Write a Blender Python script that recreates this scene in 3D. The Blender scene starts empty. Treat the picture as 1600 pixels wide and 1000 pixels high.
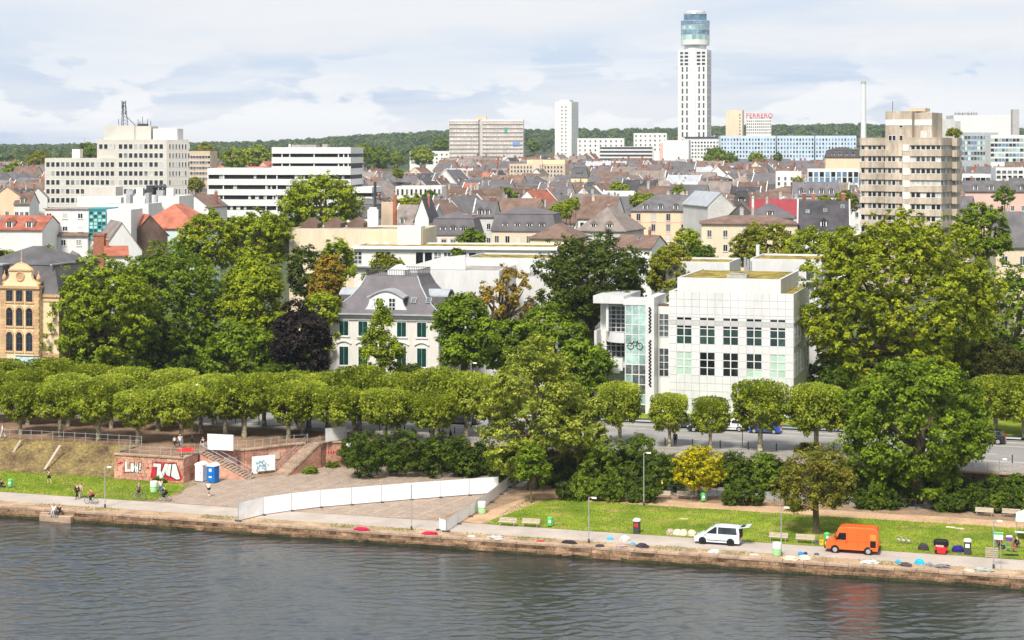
import bpy, bmesh, math, random
import numpy as np
from mathutils import Vector, Matrix, Euler
# ------------------------------------------------------------------ camera, sky, sun, exposure
F, YH, CH = 2768.0, 235.0, 39.0          # focal length in photo pixels, horizon row, eye height above the quay
scene = bpy.context.scene
COL = scene.collection
cam_data = bpy.data.cameras.new('camera')
cam_data.sensor_width = 36.0
cam_data.lens = 36.0 * F / 1600.0
cam_data.shift_y = -(500.0 - YH) / 1600.0
cam_data.clip_start = 1.0
cam_data.clip_end = 30000.0
cam = bpy.data.objects.new('camera', cam_data)
COL.objects.link(cam)
cam.location = (0, 0, CH)
cam.rotation_euler = (math.radians(90), 0, 0)
scene.camera = cam
SUN_EL, SUN_AZ = math.radians(50), math.radians(-160)   # azimuth from +Y (view direction) towards +X
sun_data = bpy.data.lights.new('sun', 'SUN')
sun_data.energy = 4.9
sun_data.angle = math.radians(13)
sun_data.color = (1.0, 0.945, 0.84)
sun = bpy.data.objects.new('sun', sun_data)
COL.objects.link(sun)
sd = Vector((math.cos(SUN_EL) * math.sin(SUN_AZ), math.cos(SUN_EL) * math.cos(SUN_AZ), math.sin(SUN_EL)))
sun.rotation_euler = sd.to_track_quat('Z', 'Y').to_euler()
sun.location = (-60, -60, 300)
world = bpy.data.worlds.new('World')
scene.world = world
world.use_nodes = True
wt = world.node_tree
wt.nodes.clear()
def N(t, typ, **kw):
 n = t.nodes.new(typ)
 for k, v in kw.items():
  if k.startswith('i_'):
   n.inputs[k[2:].replace('_', ' ')].default_value = v
  else:
   setattr(n, k, v)
 return n
def build_world():
 t = wt
 L = t.links.new
 out = N(t, 'ShaderNodeOutputWorld')
 bg = N(t, 'ShaderNodeBackground')
 bg.inputs['Strength'].default_value = 0.114
 sky = N(t, 'ShaderNodeTexSky')
 sky.sky_type = 'NISHITA'
 sky.sun_disc = False
 sky.sun_elevation = SUN_EL
 sky.sun_rotation = SUN_AZ
 sky.altitude = 100
 sky.air_density = 1.0
 sky.dust_density = 1.6
 sky.ozone_density = 1.0
 tc = N(t, 'ShaderNodeTexCoord')
 sep = N(t, 'ShaderNodeSeparateXYZ')
 L(tc.outputs['Generated'], sep.inputs[0])
 def math_(op, a, b=None, clamp=False):
  n = N(t, 'ShaderNodeMath', operation=op, use_clamp=clamp)
  for i, x in enumerate((a, b)):
   if x is None:
    continue
   if isinstance(x, (int, float)):
    n.inputs[i].default_value = x
   else:
    L(x, n.inputs[i])
  return n.outputs[0]
 zz = math_('ADD', math_('MAXIMUM', sep.outputs['Z'], 0.0), 0.10)
 px = math_('DIVIDE', sep.outputs['X'], zz)
 py = math_('DIVIDE', sep.outputs['Y'], zz)
 comb = N(t, 'ShaderNodeCombineXYZ')
 L(px, comb.inputs[0]); L(py, comb.inputs[1])
 def noise_(vec, scale, detail, rough, off, dist=0.0, stretch=None):
  m = N(t, 'ShaderNodeMapping')
  m.inputs['Location'].default_value = off
  if stretch:
   m.inputs['Scale'].default_value = stretch
  L(vec, m.inputs['Vector'])
  n = N(t, 'ShaderNodeTexNoise')
  n.inputs['Scale'].default_value = scale
  n.inputs['Detail'].default_value = detail
  n.inputs['Roughness'].default_value = rough
  n.inputs['Distortion'].default_value = dist
  L(m.outputs[0], n.inputs['Vector'])
  return n.outputs['Fac']
 def ramp_(fac, a, b):
  m = N(t, 'ShaderNodeMapRange', interpolation_type='SMOOTHSTEP')
  m.inputs['From Min'].default_value = a
  m.inputs['From Max'].default_value = b
  L(fac, m.inputs['Value'])
  return m.outputs[0]
 def mix_(fac, a, b):
  m = N(t, 'ShaderNodeMix', data_type='RGBA')
  if isinstance(fac, (int, float)):
   m.inputs['Factor'].default_value = fac
  else:
   L(fac, m.inputs['Factor'])
  for i, x in ((6, a), (7, b)):
   if isinstance(x, tuple):
    m.inputs[i].default_value = x
   else:
    L(x, m.inputs[i])
  return m.outputs[2]
 base = mix_(0.78, sky.outputs[0], (4.3, 5.25, 6.95, 1))
 deck = noise_(comb.outputs[0], 0.33, 8, 0.52, (3.1, 7.7, 0), 0.25, (0.8, 1.0, 1))
 c1 = mix_(ramp_(deck, 0.38, 0.56), base, (6.5, 6.58, 6.75, 1))
 fine = noise_(comb.outputs[0], 1.1, 6, 0.6, (11.3, 2.2, 0), 0.4, (0.75, 1.0, 1))
 c2 = mix_(math_('MULTIPLY', ramp_(fine, 0.5, 0.72), 0.6), c1, (7.5, 7.45, 7.4, 1))
 shade = noise_(comb.outputs[0], 0.8, 5, 0.55, (5.5, 1.2, 0), 0.2, (0.6, 1.15, 1))
 c3 = mix_(math_('MULTIPLY', ramp_(shade, 0.52, 0.75), 0.6), c2, (4.5, 5.15, 6.4, 1))
 az = math_('ARCTAN2', sep.outputs['X'], sep.outputs['Y'])
 c4v = N(t, 'ShaderNodeCombineXYZ')
 L(az, c4v.inputs[0]); L(sep.outputs['Z'], c4v.inputs[1])
 heap = noise_(c4v.outputs[0], 11.0, 7, 0.55, (2.35, 0.13, 0), 0.15, (1.0, 2.7, 1))
 lo = ramp_(sep.outputs['Z'], 0.0, 0.02)
 hi = math_('SUBTRACT', 1.0, ramp_(sep.outputs['Z'], 0.02, 0.075))
 hm = math_('MULTIPLY', math_('MULTIPLY', ramp_(heap, 0.46, 0.51), hi), lo)
 c5 = mix_(math_('MULTIPLY', hm, 0.85), c3, (7.6, 7.5, 7.35, 1))
 L(c5, bg.inputs['Color'])
 L(bg.outputs[0], out.inputs['Surface'])
build_world()
scene.view_settings.view_transform = 'Standard'
scene.view_settings.look = 'None'
scene.view_settings.gamma = 1.0
scene.view_settings.exposure = 0.28
scene.view_settings.use_curve_mapping = False
scene.cycles.max_bounces = 6
scene.cycles.diffuse_bounces = 3
scene.cycles.glossy_bounces = 3
scene.cycles.transmission_bounces = 4
scene.cycles.transparent_max_bounces = 6
scene.cycles.volume_bounces = 0
scene.cycles.caustics_reflective = False
scene.cycles.caustics_refractive = False
scene.cycles.use_denoising = True
# ------------------------------------------------------------------ frame of the place
AB = math.atan2(32.4, 103.0)             # the quay runs obliquely across the view
CA, SA = math.cos(AB), math.sin(AB)
RZ = -AB                                 # yaw of anything parallel to the quay
O_Y = 176.8
def W(u, v, z=0.0):                      # u along the quay, v away from the river
 return Vector((u * CA + v * SA, O_Y - u * SA + v * CA, z))
def UV(X, Y):
 return (X * CA - (Y - O_Y) * SA, X * SA + (Y - O_Y) * CA)
def gnd(px, py, z=0.0):                  # where the sight line through a photo pixel meets height z
 Y = F * (CH - z) / (py - YH)
 return Vector(((px - 800) / F * Y, Y, z))
def guv(px, py, z=0.0):
 p = gnd(px, py, z)
 return UV(p.x, p.y)
def at(px, py, Y):
 return Vector(((px - 800) / F * Y, Y, CH - (py - YH) / F * Y))
def front(px0, px1, Y, th):              # a facade from px0 (at distance Y) to px1, turned by th: origin and width
 k = (px1 - 800) / F
 X0 = (px0 - 800) / F * Y
 return X0, (k * Y - X0) / (math.cos(th) - k * math.sin(th))
def zof(py, Y):
 return CH - (py - YH) / F * Y
# ------------------------------------------------------------------ mesh helpers
class MB:
 def __init__(s):
  s.v, s.f, s.m = [], [], []
 def add(s, vs, fs, mi=0):
  b = len(s.v)
  s.v.extend(vs)
  s.f.extend([tuple(b + i for i in f) for f in fs])
  s.m.extend([mi] * len(fs))
  return s
 def box(s, x0, x1, y0, y1, z0, z1, mi=0):
  return s.add([(x0, y0, z0), (x1, y0, z0), (x1, y1, z0), (x0, y1, z0), (x0, y0, z1), (x1, y0, z1), (x1, y1, z1), (x0, y1, z1)],
      [(0, 3, 2, 1), (4, 5, 6, 7), (0, 1, 5, 4), (1, 2, 6, 5), (2, 3, 7, 6), (3, 0, 4, 7)], mi)
 def rbox(s, c, sz, rot=(0, 0, 0), mi=0):
  M = Euler(rot).to_matrix()
  c = Vector(c)
  hx, hy, hz = sz[0] / 2, sz[1] / 2, sz[2] / 2
  vs = [tuple(c + M @ Vector((a * hx, b * hy, d * hz))) for d in (-1, 1) for a, b in ((-1, -1), (1, -1), (1, 1), (-1, 1))]
  return s.add(vs, [(0, 3, 2, 1), (4, 5, 6, 7), (0, 1, 5, 4), (1, 2, 6, 5), (2, 3, 7, 6), (3, 0, 4, 7)], mi)
 def bevbox(s, x0, x1, y0, y1, z0, z1, b, mi=0):   # box with chamfered upright edges and top
  def ring(z, i):
   return [(x0 + i + b, y0 + i, z), (x1 - i - b, y0 + i, z), (x1 - i, y0 + i + b, z), (x1 - i, y1 - i - b, z),
     (x1 - i - b, y1 - i, z), (x0 + i + b, y1 - i, z), (x0 + i, y1 - i - b, z), (x0 + i, y0 + i + b, z)]
  vs = ring(z0, 0) + ring(z1 - b, 0) + ring(z1, b)
  fs = [tuple(reversed(range(8))), tuple(range(16, 24))]
  for r in (0, 8):
   for i in range(8):
    fs.append((r + i, r + (i + 1) % 8, r + 8 + (i + 1) % 8, r + 8 + i))
  return s.add(vs, fs, mi)
 def tube(s, pts, rad, n=8, mi=0, caps=True):
  pts = [Vector(p) for p in pts]
  if not isinstance(rad, (list, tuple)):
   rad = [rad] * len(pts)
  vs, fs = [], []
  a = None
  for i, p in enumerate(pts):
   d = (pts[min(i + 1, len(pts) - 1)] - pts[max(i - 1, 0)])
   d = d.normalized() if d.length > 1e-9 else Vector((0, 0, 1))
   if a is None:
    a = d.orthogonal().normalized()
   a = (a - d * a.dot(d))
   a = a.normalized() if a.length > 1e-6 else d.orthogonal().normalized()
   b = d.cross(a)
   for k in range(n):
    t = 2 * math.pi * k / n
    vs.append(tuple(p + (a * math.cos(t) + b * math.sin(t)) * rad[i]))
  for i in range(len(pts) - 1):
   for k in range(n):
    fs.append((i * n + k, i * n + (k + 1) % n, (i + 1) * n + (k + 1) % n, (i + 1) * n + k))
  if caps:
   fs.append(tuple(reversed(range(n))))
   fs.append(tuple((len(pts) - 1) * n + k for k in range(n)))
  return s.add(vs, fs, mi)
 def prism(s, poly, axis, a, b, mi=0):    # outline in the two other axes, extruded along axis from a to b
  n = len(poly)
  def p3(q, t):
   if axis == 'y':
    return (q[0], t, q[1])
   if axis == 'x':
    return (t, q[0], q[1])
   return (q[0], q[1], t)
  vs = [p3(q, a) for q in poly] + [p3(q, b) for q in poly]
  fs = [tuple(range(n)), tuple(reversed(range(n, 2 * n)))]
  for i in range(n):
   fs.append((i, i + n, (i + 1) % n + n, (i + 1) % n))
  return s.add(vs, fs, mi)
 def lathe(s, prof, n=16, c=(0, 0), mi=0):
  vs, fs = [], []
  for r, z in prof:
   for k in range(n):
    t = 2 * math.pi * k / n
    vs.append((c[0] + r * math.cos(t), c[1] + r * math.sin(t), z))
  for i in range(len(prof) - 1):
   for k in range(n):
    fs.append((i * n + k, i * n + (k + 1) % n, (i + 1) * n + (k + 1) % n, (i + 1) * n + k))
  fs.append(tuple(reversed(range(n))))
  fs.append(tuple((len(prof) - 1) * n + k for k in range(n)))
  return s.add(vs, fs, mi)
 def disc(s, c, axis, r, t, n=16, mi=0):   # short cylinder along axis 'y'
  vs, fs = [], []
  for e in (-t / 2, t / 2):
   for k in range(n):
    a = 2 * math.pi * k / n
    if axis == 'y':
     vs.append((c[0] + r * math.cos(a), c[1] + e, c[2] + r * math.sin(a)))
    elif axis == 'x':
     vs.append((c[0] + e, c[1] + r * math.cos(a), c[2] + r * math.sin(a)))
    else:
     vs.append((c[0] + r * math.cos(a), c[1] + r * math.sin(a), c[2] + e))
  fs.append(tuple(range(n)))
  fs.append(tuple(reversed(range(n, 2 * n))))
  for k in range(n):
   fs.append((k, k + n, (k + 1) % n + n, (k + 1) % n))
  return s.add(vs, fs, mi)
 def torus(s, c, R, r, axis='y', n=18, m=6, mi=0):
  vs, fs = [], []
  for i in range(n):
   a = 2 * math.pi * i / n
   for j in range(m):
    b = 2 * math.pi * j / m
    rr = R + r * math.cos(b)
    if axis == 'y':
     vs.append((c[0] + rr * math.cos(a), c[1] + r * math.sin(b), c[2] + rr * math.sin(a)))
    else:
     vs.append((c[0] + rr * math.cos(a), c[1] + rr * math.sin(a), c[2] + r * math.sin(b)))
  for i in range(n):
   for j in range(m):
    fs.append((i * m + j, ((i + 1) % n) * m + j, ((i + 1) % n) * m + (j + 1) % m, i * m + (j + 1) % m))
  return s.add(vs, fs, mi)
 def mesh(s, name, mats, smooth=False, fix=True):
  me = bpy.data.meshes.new(name)
  me.from_pydata(s.v, [], s.f)
  mats = [m for m in (mats if isinstance(mats, (list, tuple)) else [mats]) if m]
  for m in mats:
   me.materials.append(m)
  if len(mats) > 1:
   me.polygons.foreach_set('material_index', s.m)
  if fix:
   bm = bmesh.new()
   bm.from_mesh(me)
   bmesh.ops.recalc_face_normals(bm, faces=bm.faces)
   bm.to_mesh(me)
   bm.free()
  if smooth:
   me.polygons.foreach_set('use_smooth', [True] * len(me.polygons))
  me.update()
  return me
 def obj(s, name, mats, parent=None, loc=(0, 0, 0), rz=0.0, smooth=False, fix=True):
  return put(name, s.mesh(name, mats, smooth, fix), parent, loc, rz)
def put(name, me, parent=None, loc=(0, 0, 0), rz=0.0, rot=None, scale=None):
 o = bpy.data.objects.new(name, me)
 o.location = loc
 o.rotation_euler = rot if rot else (0, 0, rz)
 if scale is not None:
  o.scale = scale if isinstance(scale, (tuple, list)) else (scale,) * 3
 if parent is not None:
  o.parent = parent
 COL.objects.link(o)
 return o
def tag(o, label, cat=None, group=None, kind=None):
 if label:
  o['label'] = label
 if cat:
  o['category'] = cat
 if group:
  o['group'] = group
 if kind:
  o['kind'] = kind
 return o
def thing(name, label, cat, loc=(0, 0, 0), rz=0.0, group=None):
 o = bpy.data.objects.new(name, None)
 o.empty_display_size = 0.3
 o.location = loc
 o.rotation_euler = (0, 0, rz)
 COL.objects.link(o)
 return tag(o, label, cat, group)
def structure(o, label=None):
 return tag(o, label, kind='structure')
def dup(src, label, loc, rz, group=None, scale=None):
 kids = {}
 for o in bpy.data.objects:
  if o.parent is not None:
   kids.setdefault(o.parent.name, []).append(o)
 return _dup(src, kids, label, loc, rz, group, scale)
def _dup(src, kids, label, loc, rz, group=None, scale=None):
 r = src.copy()
 COL.objects.link(r)
 r.location = loc
 r.rotation_euler = (0, 0, rz)
 if scale is not None:
  r.scale = scale if isinstance(scale, (tuple, list)) else (scale,) * 3
 r['label'] = label
 if group:
  r['group'] = group
 for c in kids.get(src.name, ()):
  d = c.copy()
  COL.objects.link(d)
  d.parent = r
  for g in kids.get(c.name, ()):
   e = g.copy()
   COL.objects.link(e)
   e.parent = d
 return r
ORD = ['first', 'second', 'third', 'fourth', 'fifth', 'sixth', 'seventh', 'eighth', 'ninth', 'tenth', 'eleventh', 'twelfth', 'thirteenth',
  'fourteenth', 'fifteenth', 'sixteenth', 'seventeenth', 'eighteenth', 'nineteenth', 'twentieth', 'twenty-first', 'twenty-second',
  'twenty-third', 'twenty-fourth', 'twenty-fifth', 'twenty-sixth', 'twenty-seventh', 'twenty-eighth', 'twenty-ninth', 'thirtieth']
def ORDX(i):
 if i < 30:
  return ORD[i]
 return 'thirty-' + ORD[i - 30] if i < 39 else 'fortieth'
# ------------------------------------------------------------------ materials
def mat(name, col, rough=0.8, var=0.14, scale=0.6, bump=0.0, bscale=6.0, metallic=0.0, spec=0.16, tint=None, orand=0.0, stretch=None, fine=8.0):
 m = bpy.data.materials.new(name)
 m.use_nodes = True
 t = m.node_tree
 p = t.nodes['Principled BSDF']
 L = t.links.new
 p.inputs['Roughness'].default_value = rough
 p.inputs['Metallic'].default_value = metallic
 p.inputs['Specular IOR Level'].default_value = spec
 geo = N(t, 'ShaderNodeNewGeometry')
 src = geo.outputs['Position']
 if stretch:
  mp = N(t, 'ShaderNodeMapping')
  mp.inputs['Scale'].default_value = stretch
  L(src, mp.inputs['Vector'])
  src = mp.outputs[0]
 n1 = N(t, 'ShaderNodeTexNoise')
 n1.inputs['Scale'].default_value = scale
 n1.inputs['Detail'].default_value = 5
 n1.inputs['Roughness'].default_value = 0.6
 L(src, n1.inputs['Vector'])
 n2 = N(t, 'ShaderNodeTexNoise')
 n2.inputs['Scale'].default_value = scale * fine
 n2.inputs['Detail'].default_value = 3
 L(src, n2.inputs['Vector'])
 c = Vector(col[:3])
 tv = Vector(tint[:3]) if tint else c
 lo = [max(0.0, x * (1 - var * 1.6)) for x in c]
 hi = [min(1.0, x * (1 + var * 1.2)) for x in tv]
 r1 = N(t, 'ShaderNodeMapRange')
 r1.inputs['From Min'].default_value = 0.3
 r1.inputs['From Max'].default_value = 0.7
 L(n1.outputs['Fac'], r1.inputs['Value'])
 mx = N(t, 'ShaderNodeMix', data_type='RGBA')
 mx.inputs[6].default_value = (*lo, 1)
 mx.inputs[7].default_value = (*hi, 1)
 L(r1.outputs[0], mx.inputs['Factor'])
 hv = N(t, 'ShaderNodeHueSaturation')
 L(mx.outputs[2], hv.inputs['Color'])
 r2 = N(t, 'ShaderNodeMapRange')
 r2.inputs['From Min'].default_value = 0.25
 r2.inputs['From Max'].default_value = 0.75
 r2.inputs['To Min'].default_value = 1 - var
 r2.inputs['To Max'].default_value = 1 + var
 L(n2.outputs['Fac'], r2.inputs['Value'])
 val = r2.outputs[0]
 if orand:
  oi = N(t, 'ShaderNodeObjectInfo')
  r3 = N(t, 'ShaderNodeMapRange')
  r3.inputs['To Min'].default_value = 1 - orand
  r3.inputs['To Max'].default_value = 1 + orand
  L(oi.outputs['Random'], r3.inputs['Value'])
  mu = N(t, 'ShaderNodeMath', operation='MULTIPLY')
  L(val, mu.inputs[0]); L(r3.outputs[0], mu.inputs[1])
  val = mu.outputs[0]
 L(val, hv.inputs['Value'])
 L(hv.outputs[0], p.inputs['Base Color'])
 if bump:
  n3 = N(t, 'ShaderNodeTexNoise')
  n3.inputs['Scale'].default_value = bscale
  n3.inputs['Detail'].default_value = 4
  L(src, n3.inputs['Vector'])
  b = N(t, 'ShaderNodeBump')
  b.inputs['Strength'].default_value = bump
  b.inputs['Distance'].default_value = 0.1
  L(n3.outputs['Fac'], b.inputs['Height'])
  L(b.outputs[0], p.inputs['Normal'])
 return m
def leafmat(name, dark, light, accent=None, acc=0.0, nscale=0.45, trans=0.36, rough=0.5):
 m = bpy.data.materials.new(name)
 m.use_nodes = True
 t = m.node_tree
 L = t.links.new
 p = t.nodes['Principled BSDF']
 out = t.nodes['Material Output']
 p.inputs['Roughness'].default_value = rough
 p.inputs['Specular IOR Level'].default_value = 0.10
 geo = N(t, 'ShaderNodeNewGeometry')
 n1 = N(t, 'ShaderNodeTexNoise')
 n1.inputs['Scale'].default_value = nscale
 n1.inputs['Detail'].default_value = 3
 L(geo.outputs['Position'], n1.inputs['Vector'])
 add = N(t, 'ShaderNodeMath', operation='MULTIPLY_ADD')
 L(geo.outputs['Random Per Island'], add.inputs[0])
 add.inputs[1].default_value = 0.55
 r1 = N(t, 'ShaderNodeMapRange')
 r1.inputs['From Min'].default_value = 0.3
 r1.inputs['From Max'].default_value = 0.7
 r1.inputs['To Min'].default_value = -0.1
 r1.inputs['To Max'].default_value = 0.55
 L(n1.outputs['Fac'], r1.inputs['Value'])
 L(r1.outputs[0], add.inputs[2])
 mx = N(t, 'ShaderNodeMix', data_type='RGBA')
 mx.inputs[6].default_value = (*dark, 1)
 mx.inputs[7].default_value = (*light, 1)
 L(add.outputs[0], mx.inputs['Factor'])
 c = mx.outputs[2]
 if accent:
  n2 = N(t, 'ShaderNodeTexNoise')
  n2.inputs['Scale'].default_value = nscale * 1.7
  n2.inputs['Detail'].default_value = 4
  mp = N(t, 'ShaderNodeMapping')
  mp.inputs['Location'].default_value = (31.7, 12.1, 5.5)
  L(geo.outputs['Position'], mp.inputs['Vector'])
  L(mp.outputs[0], n2.inputs['Vector'])
  ad2 = N(t, 'ShaderNodeMath', operation='MULTIPLY_ADD')
  L(geo.outputs['Random Per Island'], ad2.inputs[0])
  ad2.inputs[1].default_value = 0.35
  L(n2.outputs['Fac'], ad2.inputs[2])
  r2 = N(t, 'ShaderNodeMapRange')
  r2.inputs['From Min'].default_value = 0.92 - acc * 0.55
  r2.inputs['From Max'].default_value = 1.02 - acc * 0.5
  L(ad2.outputs[0], r2.inputs['Value'])
  m2 = N(t, 'ShaderNodeMix', data_type='RGBA')
  L(r2.outputs[0], m2.inputs['Factor'])
  L(c, m2.inputs[6])
  m2.inputs[7].default_value = (*accent, 1)
  c = m2.outputs[2]
 L(c, p.inputs['Base Color'])
 tr = N(t, 'ShaderNodeBsdfTranslucent')
 L(c, tr.inputs['Color'])
 ms = N(t, 'ShaderNodeMixShader')
 ms.inputs[0].default_value = trans
 L(p.outputs[0], ms.inputs[1])
 L(tr.outputs[0], ms.inputs[2])
 L(ms.outputs[0], out.inputs['Surface'])
 return m
def linesmat(name, col, line, sx, sz, wdt=0.06, rough=0.7, var=0.1, bump=0.2, offset=0.5, vertical=True):
 """masonry / panels / tiles: brick texture over object coordinates turned onto the wall"""
 m = mat(name, col, rough, var)
 t = m.node_tree
 L = t.links.new
 p = t.nodes['Principled BSDF']
 src = p.inputs['Base Color'].links[0].from_socket
 tc = N(t, 'ShaderNodeTexCoord')
 sep = N(t, 'ShaderNodeSeparateXYZ')
 L(tc.outputs['Object'], sep.inputs[0])
 cb = N(t, 'ShaderNodeCombineXYZ')
 if vertical:
  ad = N(t, 'ShaderNodeMath', operation='ADD')
  L(sep.outputs['X'], ad.inputs[0]); L(sep.outputs['Y'], ad.inputs[1])
  L(ad.outputs[0], cb.inputs[0]); L(sep.outputs['Z'], cb.inputs[1])
 else:
  L(sep.outputs['X'], cb.inputs[0]); L(sep.outputs['Y'], cb.inputs[1])
 br = N(t, 'ShaderNodeTexBrick')
 br.offset = offset
 br.inputs['Scale'].default_value = 1.0
 br.inputs['Brick Width'].default_value = sx
 br.inputs['Row Height'].default_value = sz
 br.inputs['Mortar Size'].default_value = wdt
 br.inputs['Mortar Smooth'].default_value = 0.2
 br.inputs['Color1'].default_value = (0.82, 0.82, 0.82, 1)
 br.inputs['Color2'].default_value = (1.12, 1.12, 1.12, 1)
 L(cb.outputs[0], br.inputs['Vector'])
 mu = N(t, 'ShaderNodeMix', data_type='RGBA', blend_type='MULTIPLY')
 mu.inputs['Factor'].default_value = 1.0 if var > 0.05 else 0.25
 L(src, mu.inputs[6]); L(br.outputs['Color'], mu.inputs[7])
 mx = N(t, 'ShaderNodeMix', data_type='RGBA')
 L(br.outputs['Fac'], mx.inputs['Factor'])
 L(mu.outputs[2], mx.inputs[6])
 mx.inputs[7].default_value = (*line, 1)
 L(mx.outputs[2], p.inputs['Base Color'])
 if bump:
  b = N(t, 'ShaderNodeBump', invert=True)
  b.inputs['Strength'].default_value = bump
  b.inputs['Distance'].default_value = 0.05
  L(br.outputs['Fac'], b.inputs['Height'])
  L(b.outputs[0], p.inputs['Normal'])
 return m
def glassmat(name, col=(0.015, 0.02, 0.024), rough=0.08, spec=0.5, var=0.5):
 return mat(name, col, rough, var, 0.35, spec=spec, orand=0.5)
M = {}
M['white'] = mat('white_paint', (0.66, 0.66, 0.65), 0.55, 0.05, 0.25, stretch=(1, 1, .35))
M['offwhite'] = mat('off_white_render', (0.72, 0.70, 0.66), 0.8, 0.06, 0.22, stretch=(1, 1, .3))
M['panelwhite'] = mat('white_enamel', (0.60, 0.60, 0.60), 0.35, 0.05, 0.3, spec=0.3, orand=0.035, stretch=(1, 1, .3))
M['cream'] = mat('cream_render', (0.64, 0.54, 0.40), 0.85, 0.06, 0.2, stretch=(1, 1, .3))
M['peach'] = mat('peach_render', (0.74, 0.55, 0.38), 0.85, 0.05, 0.2, stretch=(1, 1, .3))
M['paleyellow'] = mat('pale_yellow_render', (0.74, 0.62, 0.38), 0.85, 0.05, 0.2)
M['greywall'] = mat('grey_render', (0.52, 0.51, 0.49), 0.85, 0.08, 0.2)
M['pinkwall'] = mat('pink_render', (0.62, 0.42, 0.36), 0.85, 0.06, 0.2)
M['bluewall'] = mat('pale_blue_render', (0.55, 0.68, 0.70), 0.8, 0.05, 0.2)
M['beige_conc'] = mat('beige_concrete', (0.44, 0.365, 0.285), 0.85, 0.16, 0.25, stretch=(1, 1, .22), tint=(0.50, 0.43, 0.345))
M['beige_office'] = mat('beige_cladding', (0.56, 0.53, 0.48), 0.7, 0.05, 0.2, stretch=(1, 1, .3))
M['tan'] = mat('tan_cladding', (0.56, 0.44, 0.32), 0.75, 0.06, 0.3)
M['sandstone'] = mat('sandstone', (0.52, 0.34, 0.19), 0.85, 0.12, 0.8, orand=.1)
M['redsand'] = mat('red_sandstone', (0.46, 0.23, 0.165), 0.9, 0.2, 0.7, bump=.3, bscale=9, orand=.14, tint=(0.52, 0.29, 0.21))
M['redsand_joint'] = mat('stone_joint', (0.25, 0.16, 0.12), 0.95, 0.15, 1.0)
M['coping'] = mat('coping_stone', (0.37, 0.265, 0.195), 0.9, 0.2, 0.9, bump=.3, bscale=9, orand=.12)
M['quaystone'] = mat('quay_stone', (0.11, 0.070, 0.042), 0.9, 0.4, 0.8, bump=.5, bscale=5, orand=.3, tint=(0.24, 0.16, 0.095))
M['quayledge'] = mat('quay_ledge', (0.21, 0.13, 0.08), 0.9, 0.4, 0.6, bump=.5, bscale=5, orand=.15)
M['algae'] = mat('wet_algae_stone', (0.045, 0.045, 0.018), 0.6, 0.4, 0.7, bump=.4, bscale=5)
M['concrete'] = mat('concrete', (0.42, 0.41, 0.39), 0.85, 0.1, 0.5)
M['slate'] = mat('slate_roof', (0.118, 0.112, 0.116), 0.6, 0.2, 0.35, orand=.18, fine=20)
M['slate2'] = mat('mauve_slate', (0.132, 0.120, 0.130), 0.6, 0.16, 0.3, orand=.12, fine=20)
M['darkslate'] = mat('dark_slate', (0.06, 0.055, 0.06), 0.55, 0.25, 0.3, orand=.15, fine=20)
M['brownroof'] = mat('brown_tile_roof', (0.165, 0.108, 0.085), 0.8, 0.22, 0.4, orand=.2, fine=16)
M['greyroof'] = mat('weathered_tile_roof', (0.215, 0.178, 0.16), 0.8, 0.2, 0.4, orand=.16, fine=16)
M['redroof'] = mat('red_tile_roof', (0.37, 0.125, 0.08), 0.8, 0.24, 0.4, orand=.2, fine=16)
M['crimson'] = mat('crimson_metal_roof', (0.27, 0.045, 0.055), 0.55, 0.1, 0.3)
M['zinc'] = mat('zinc_sheet', (0.42, 0.44, 0.46), 0.45, 0.1, 0.4, metallic=0.3)
M['bitumen'] = mat('flat_roof_felt', (0.30, 0.28, 0.26), 0.9, 0.2, 0.3)
M['sedum'] = mat('sedum_roof', (0.27, 0.155, 0.055), 0.95, 0.5, 0.5, tint=(0.25, 0.20, 0.04), bump=.4, bscale=4)
M['brick'] = mat('red_brick', (0.29, 0.115, 0.07), 0.9, 0.2, 1.2, orand=.3)
M['glass'] = glassmat('window_glass')
M['glass_mid'] = glassmat('window_glass_grey', (0.10, 0.115, 0.12))
M['curtain'] = mat('window_curtain', (0.46, 0.46, 0.44), 0.6, 0.15, 0.5, orand=.25)
M['glass_green'] = mat('green_backed_glass', (0.42, 0.56, 0.47), 0.12, 0.06, 0.4, spec=.6, orand=.1)
M['glass_teal'] = mat('teal_glass', (0.34, 0.50, 0.47), 0.1, 0.2, 0.5, spec=.6, orand=.35)
M['glass_dkgreen'] = mat('dark_green_glass', (0.025, 0.055, 0.05), 0.1, 0.3, 0.5, spec=.6, orand=.4)
M['glass_blue'] = mat('blue_glass', (0.13, 0.24, 0.36), 0.1, 0.35, 0.2, spec=.6, orand=.4)
M['tealframe'] = mat('teal_frame', (0.03, 0.30, 0.33), 0.4, 0.05)
M['black'] = mat('black_plastic', (0.012, 0.012, 0.013), 0.5, 0.2)
M['darkgrey'] = mat('dark_grey_metal', (0.06, 0.06, 0.065), 0.5, 0.15)
M['steel'] = mat('galvanised_steel', (0.45, 0.46, 0.47), 0.4, 0.1, 1.0, metallic=0.4)
M['greensh'] = mat('dark_green_shutter', (0.008, 0.055, 0.045), 0.5, 0.1, 1.0, orand=.15)
M['bark'] = mat('bark', (0.13, 0.095, 0.06), 0.95, 0.35, 1.2, bump=.5, bscale=6, stretch=(1, 1, .3))
M['plane_bark'] = mat('plane_bark', (0.19, 0.16, 0.105), 0.9, 0.5, 2.2, tint=(0.36, 0.33, 0.22), fine=3)
M['asphalt'] = mat('asphalt', (0.25, 0.24, 0.23), 0.9, 0.1, 0.3, fine=14)
M['path'] = mat('path_asphalt', (0.41, 0.355, 0.31), 0.92, 0.1, 0.35, fine=12)
M['pavers'] = linesmat('pavement_pavers', (0.30, 0.27, 0.245), (0.19, 0.17, 0.15), 0.6, 0.3, 0.012, vertical=False)
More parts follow.
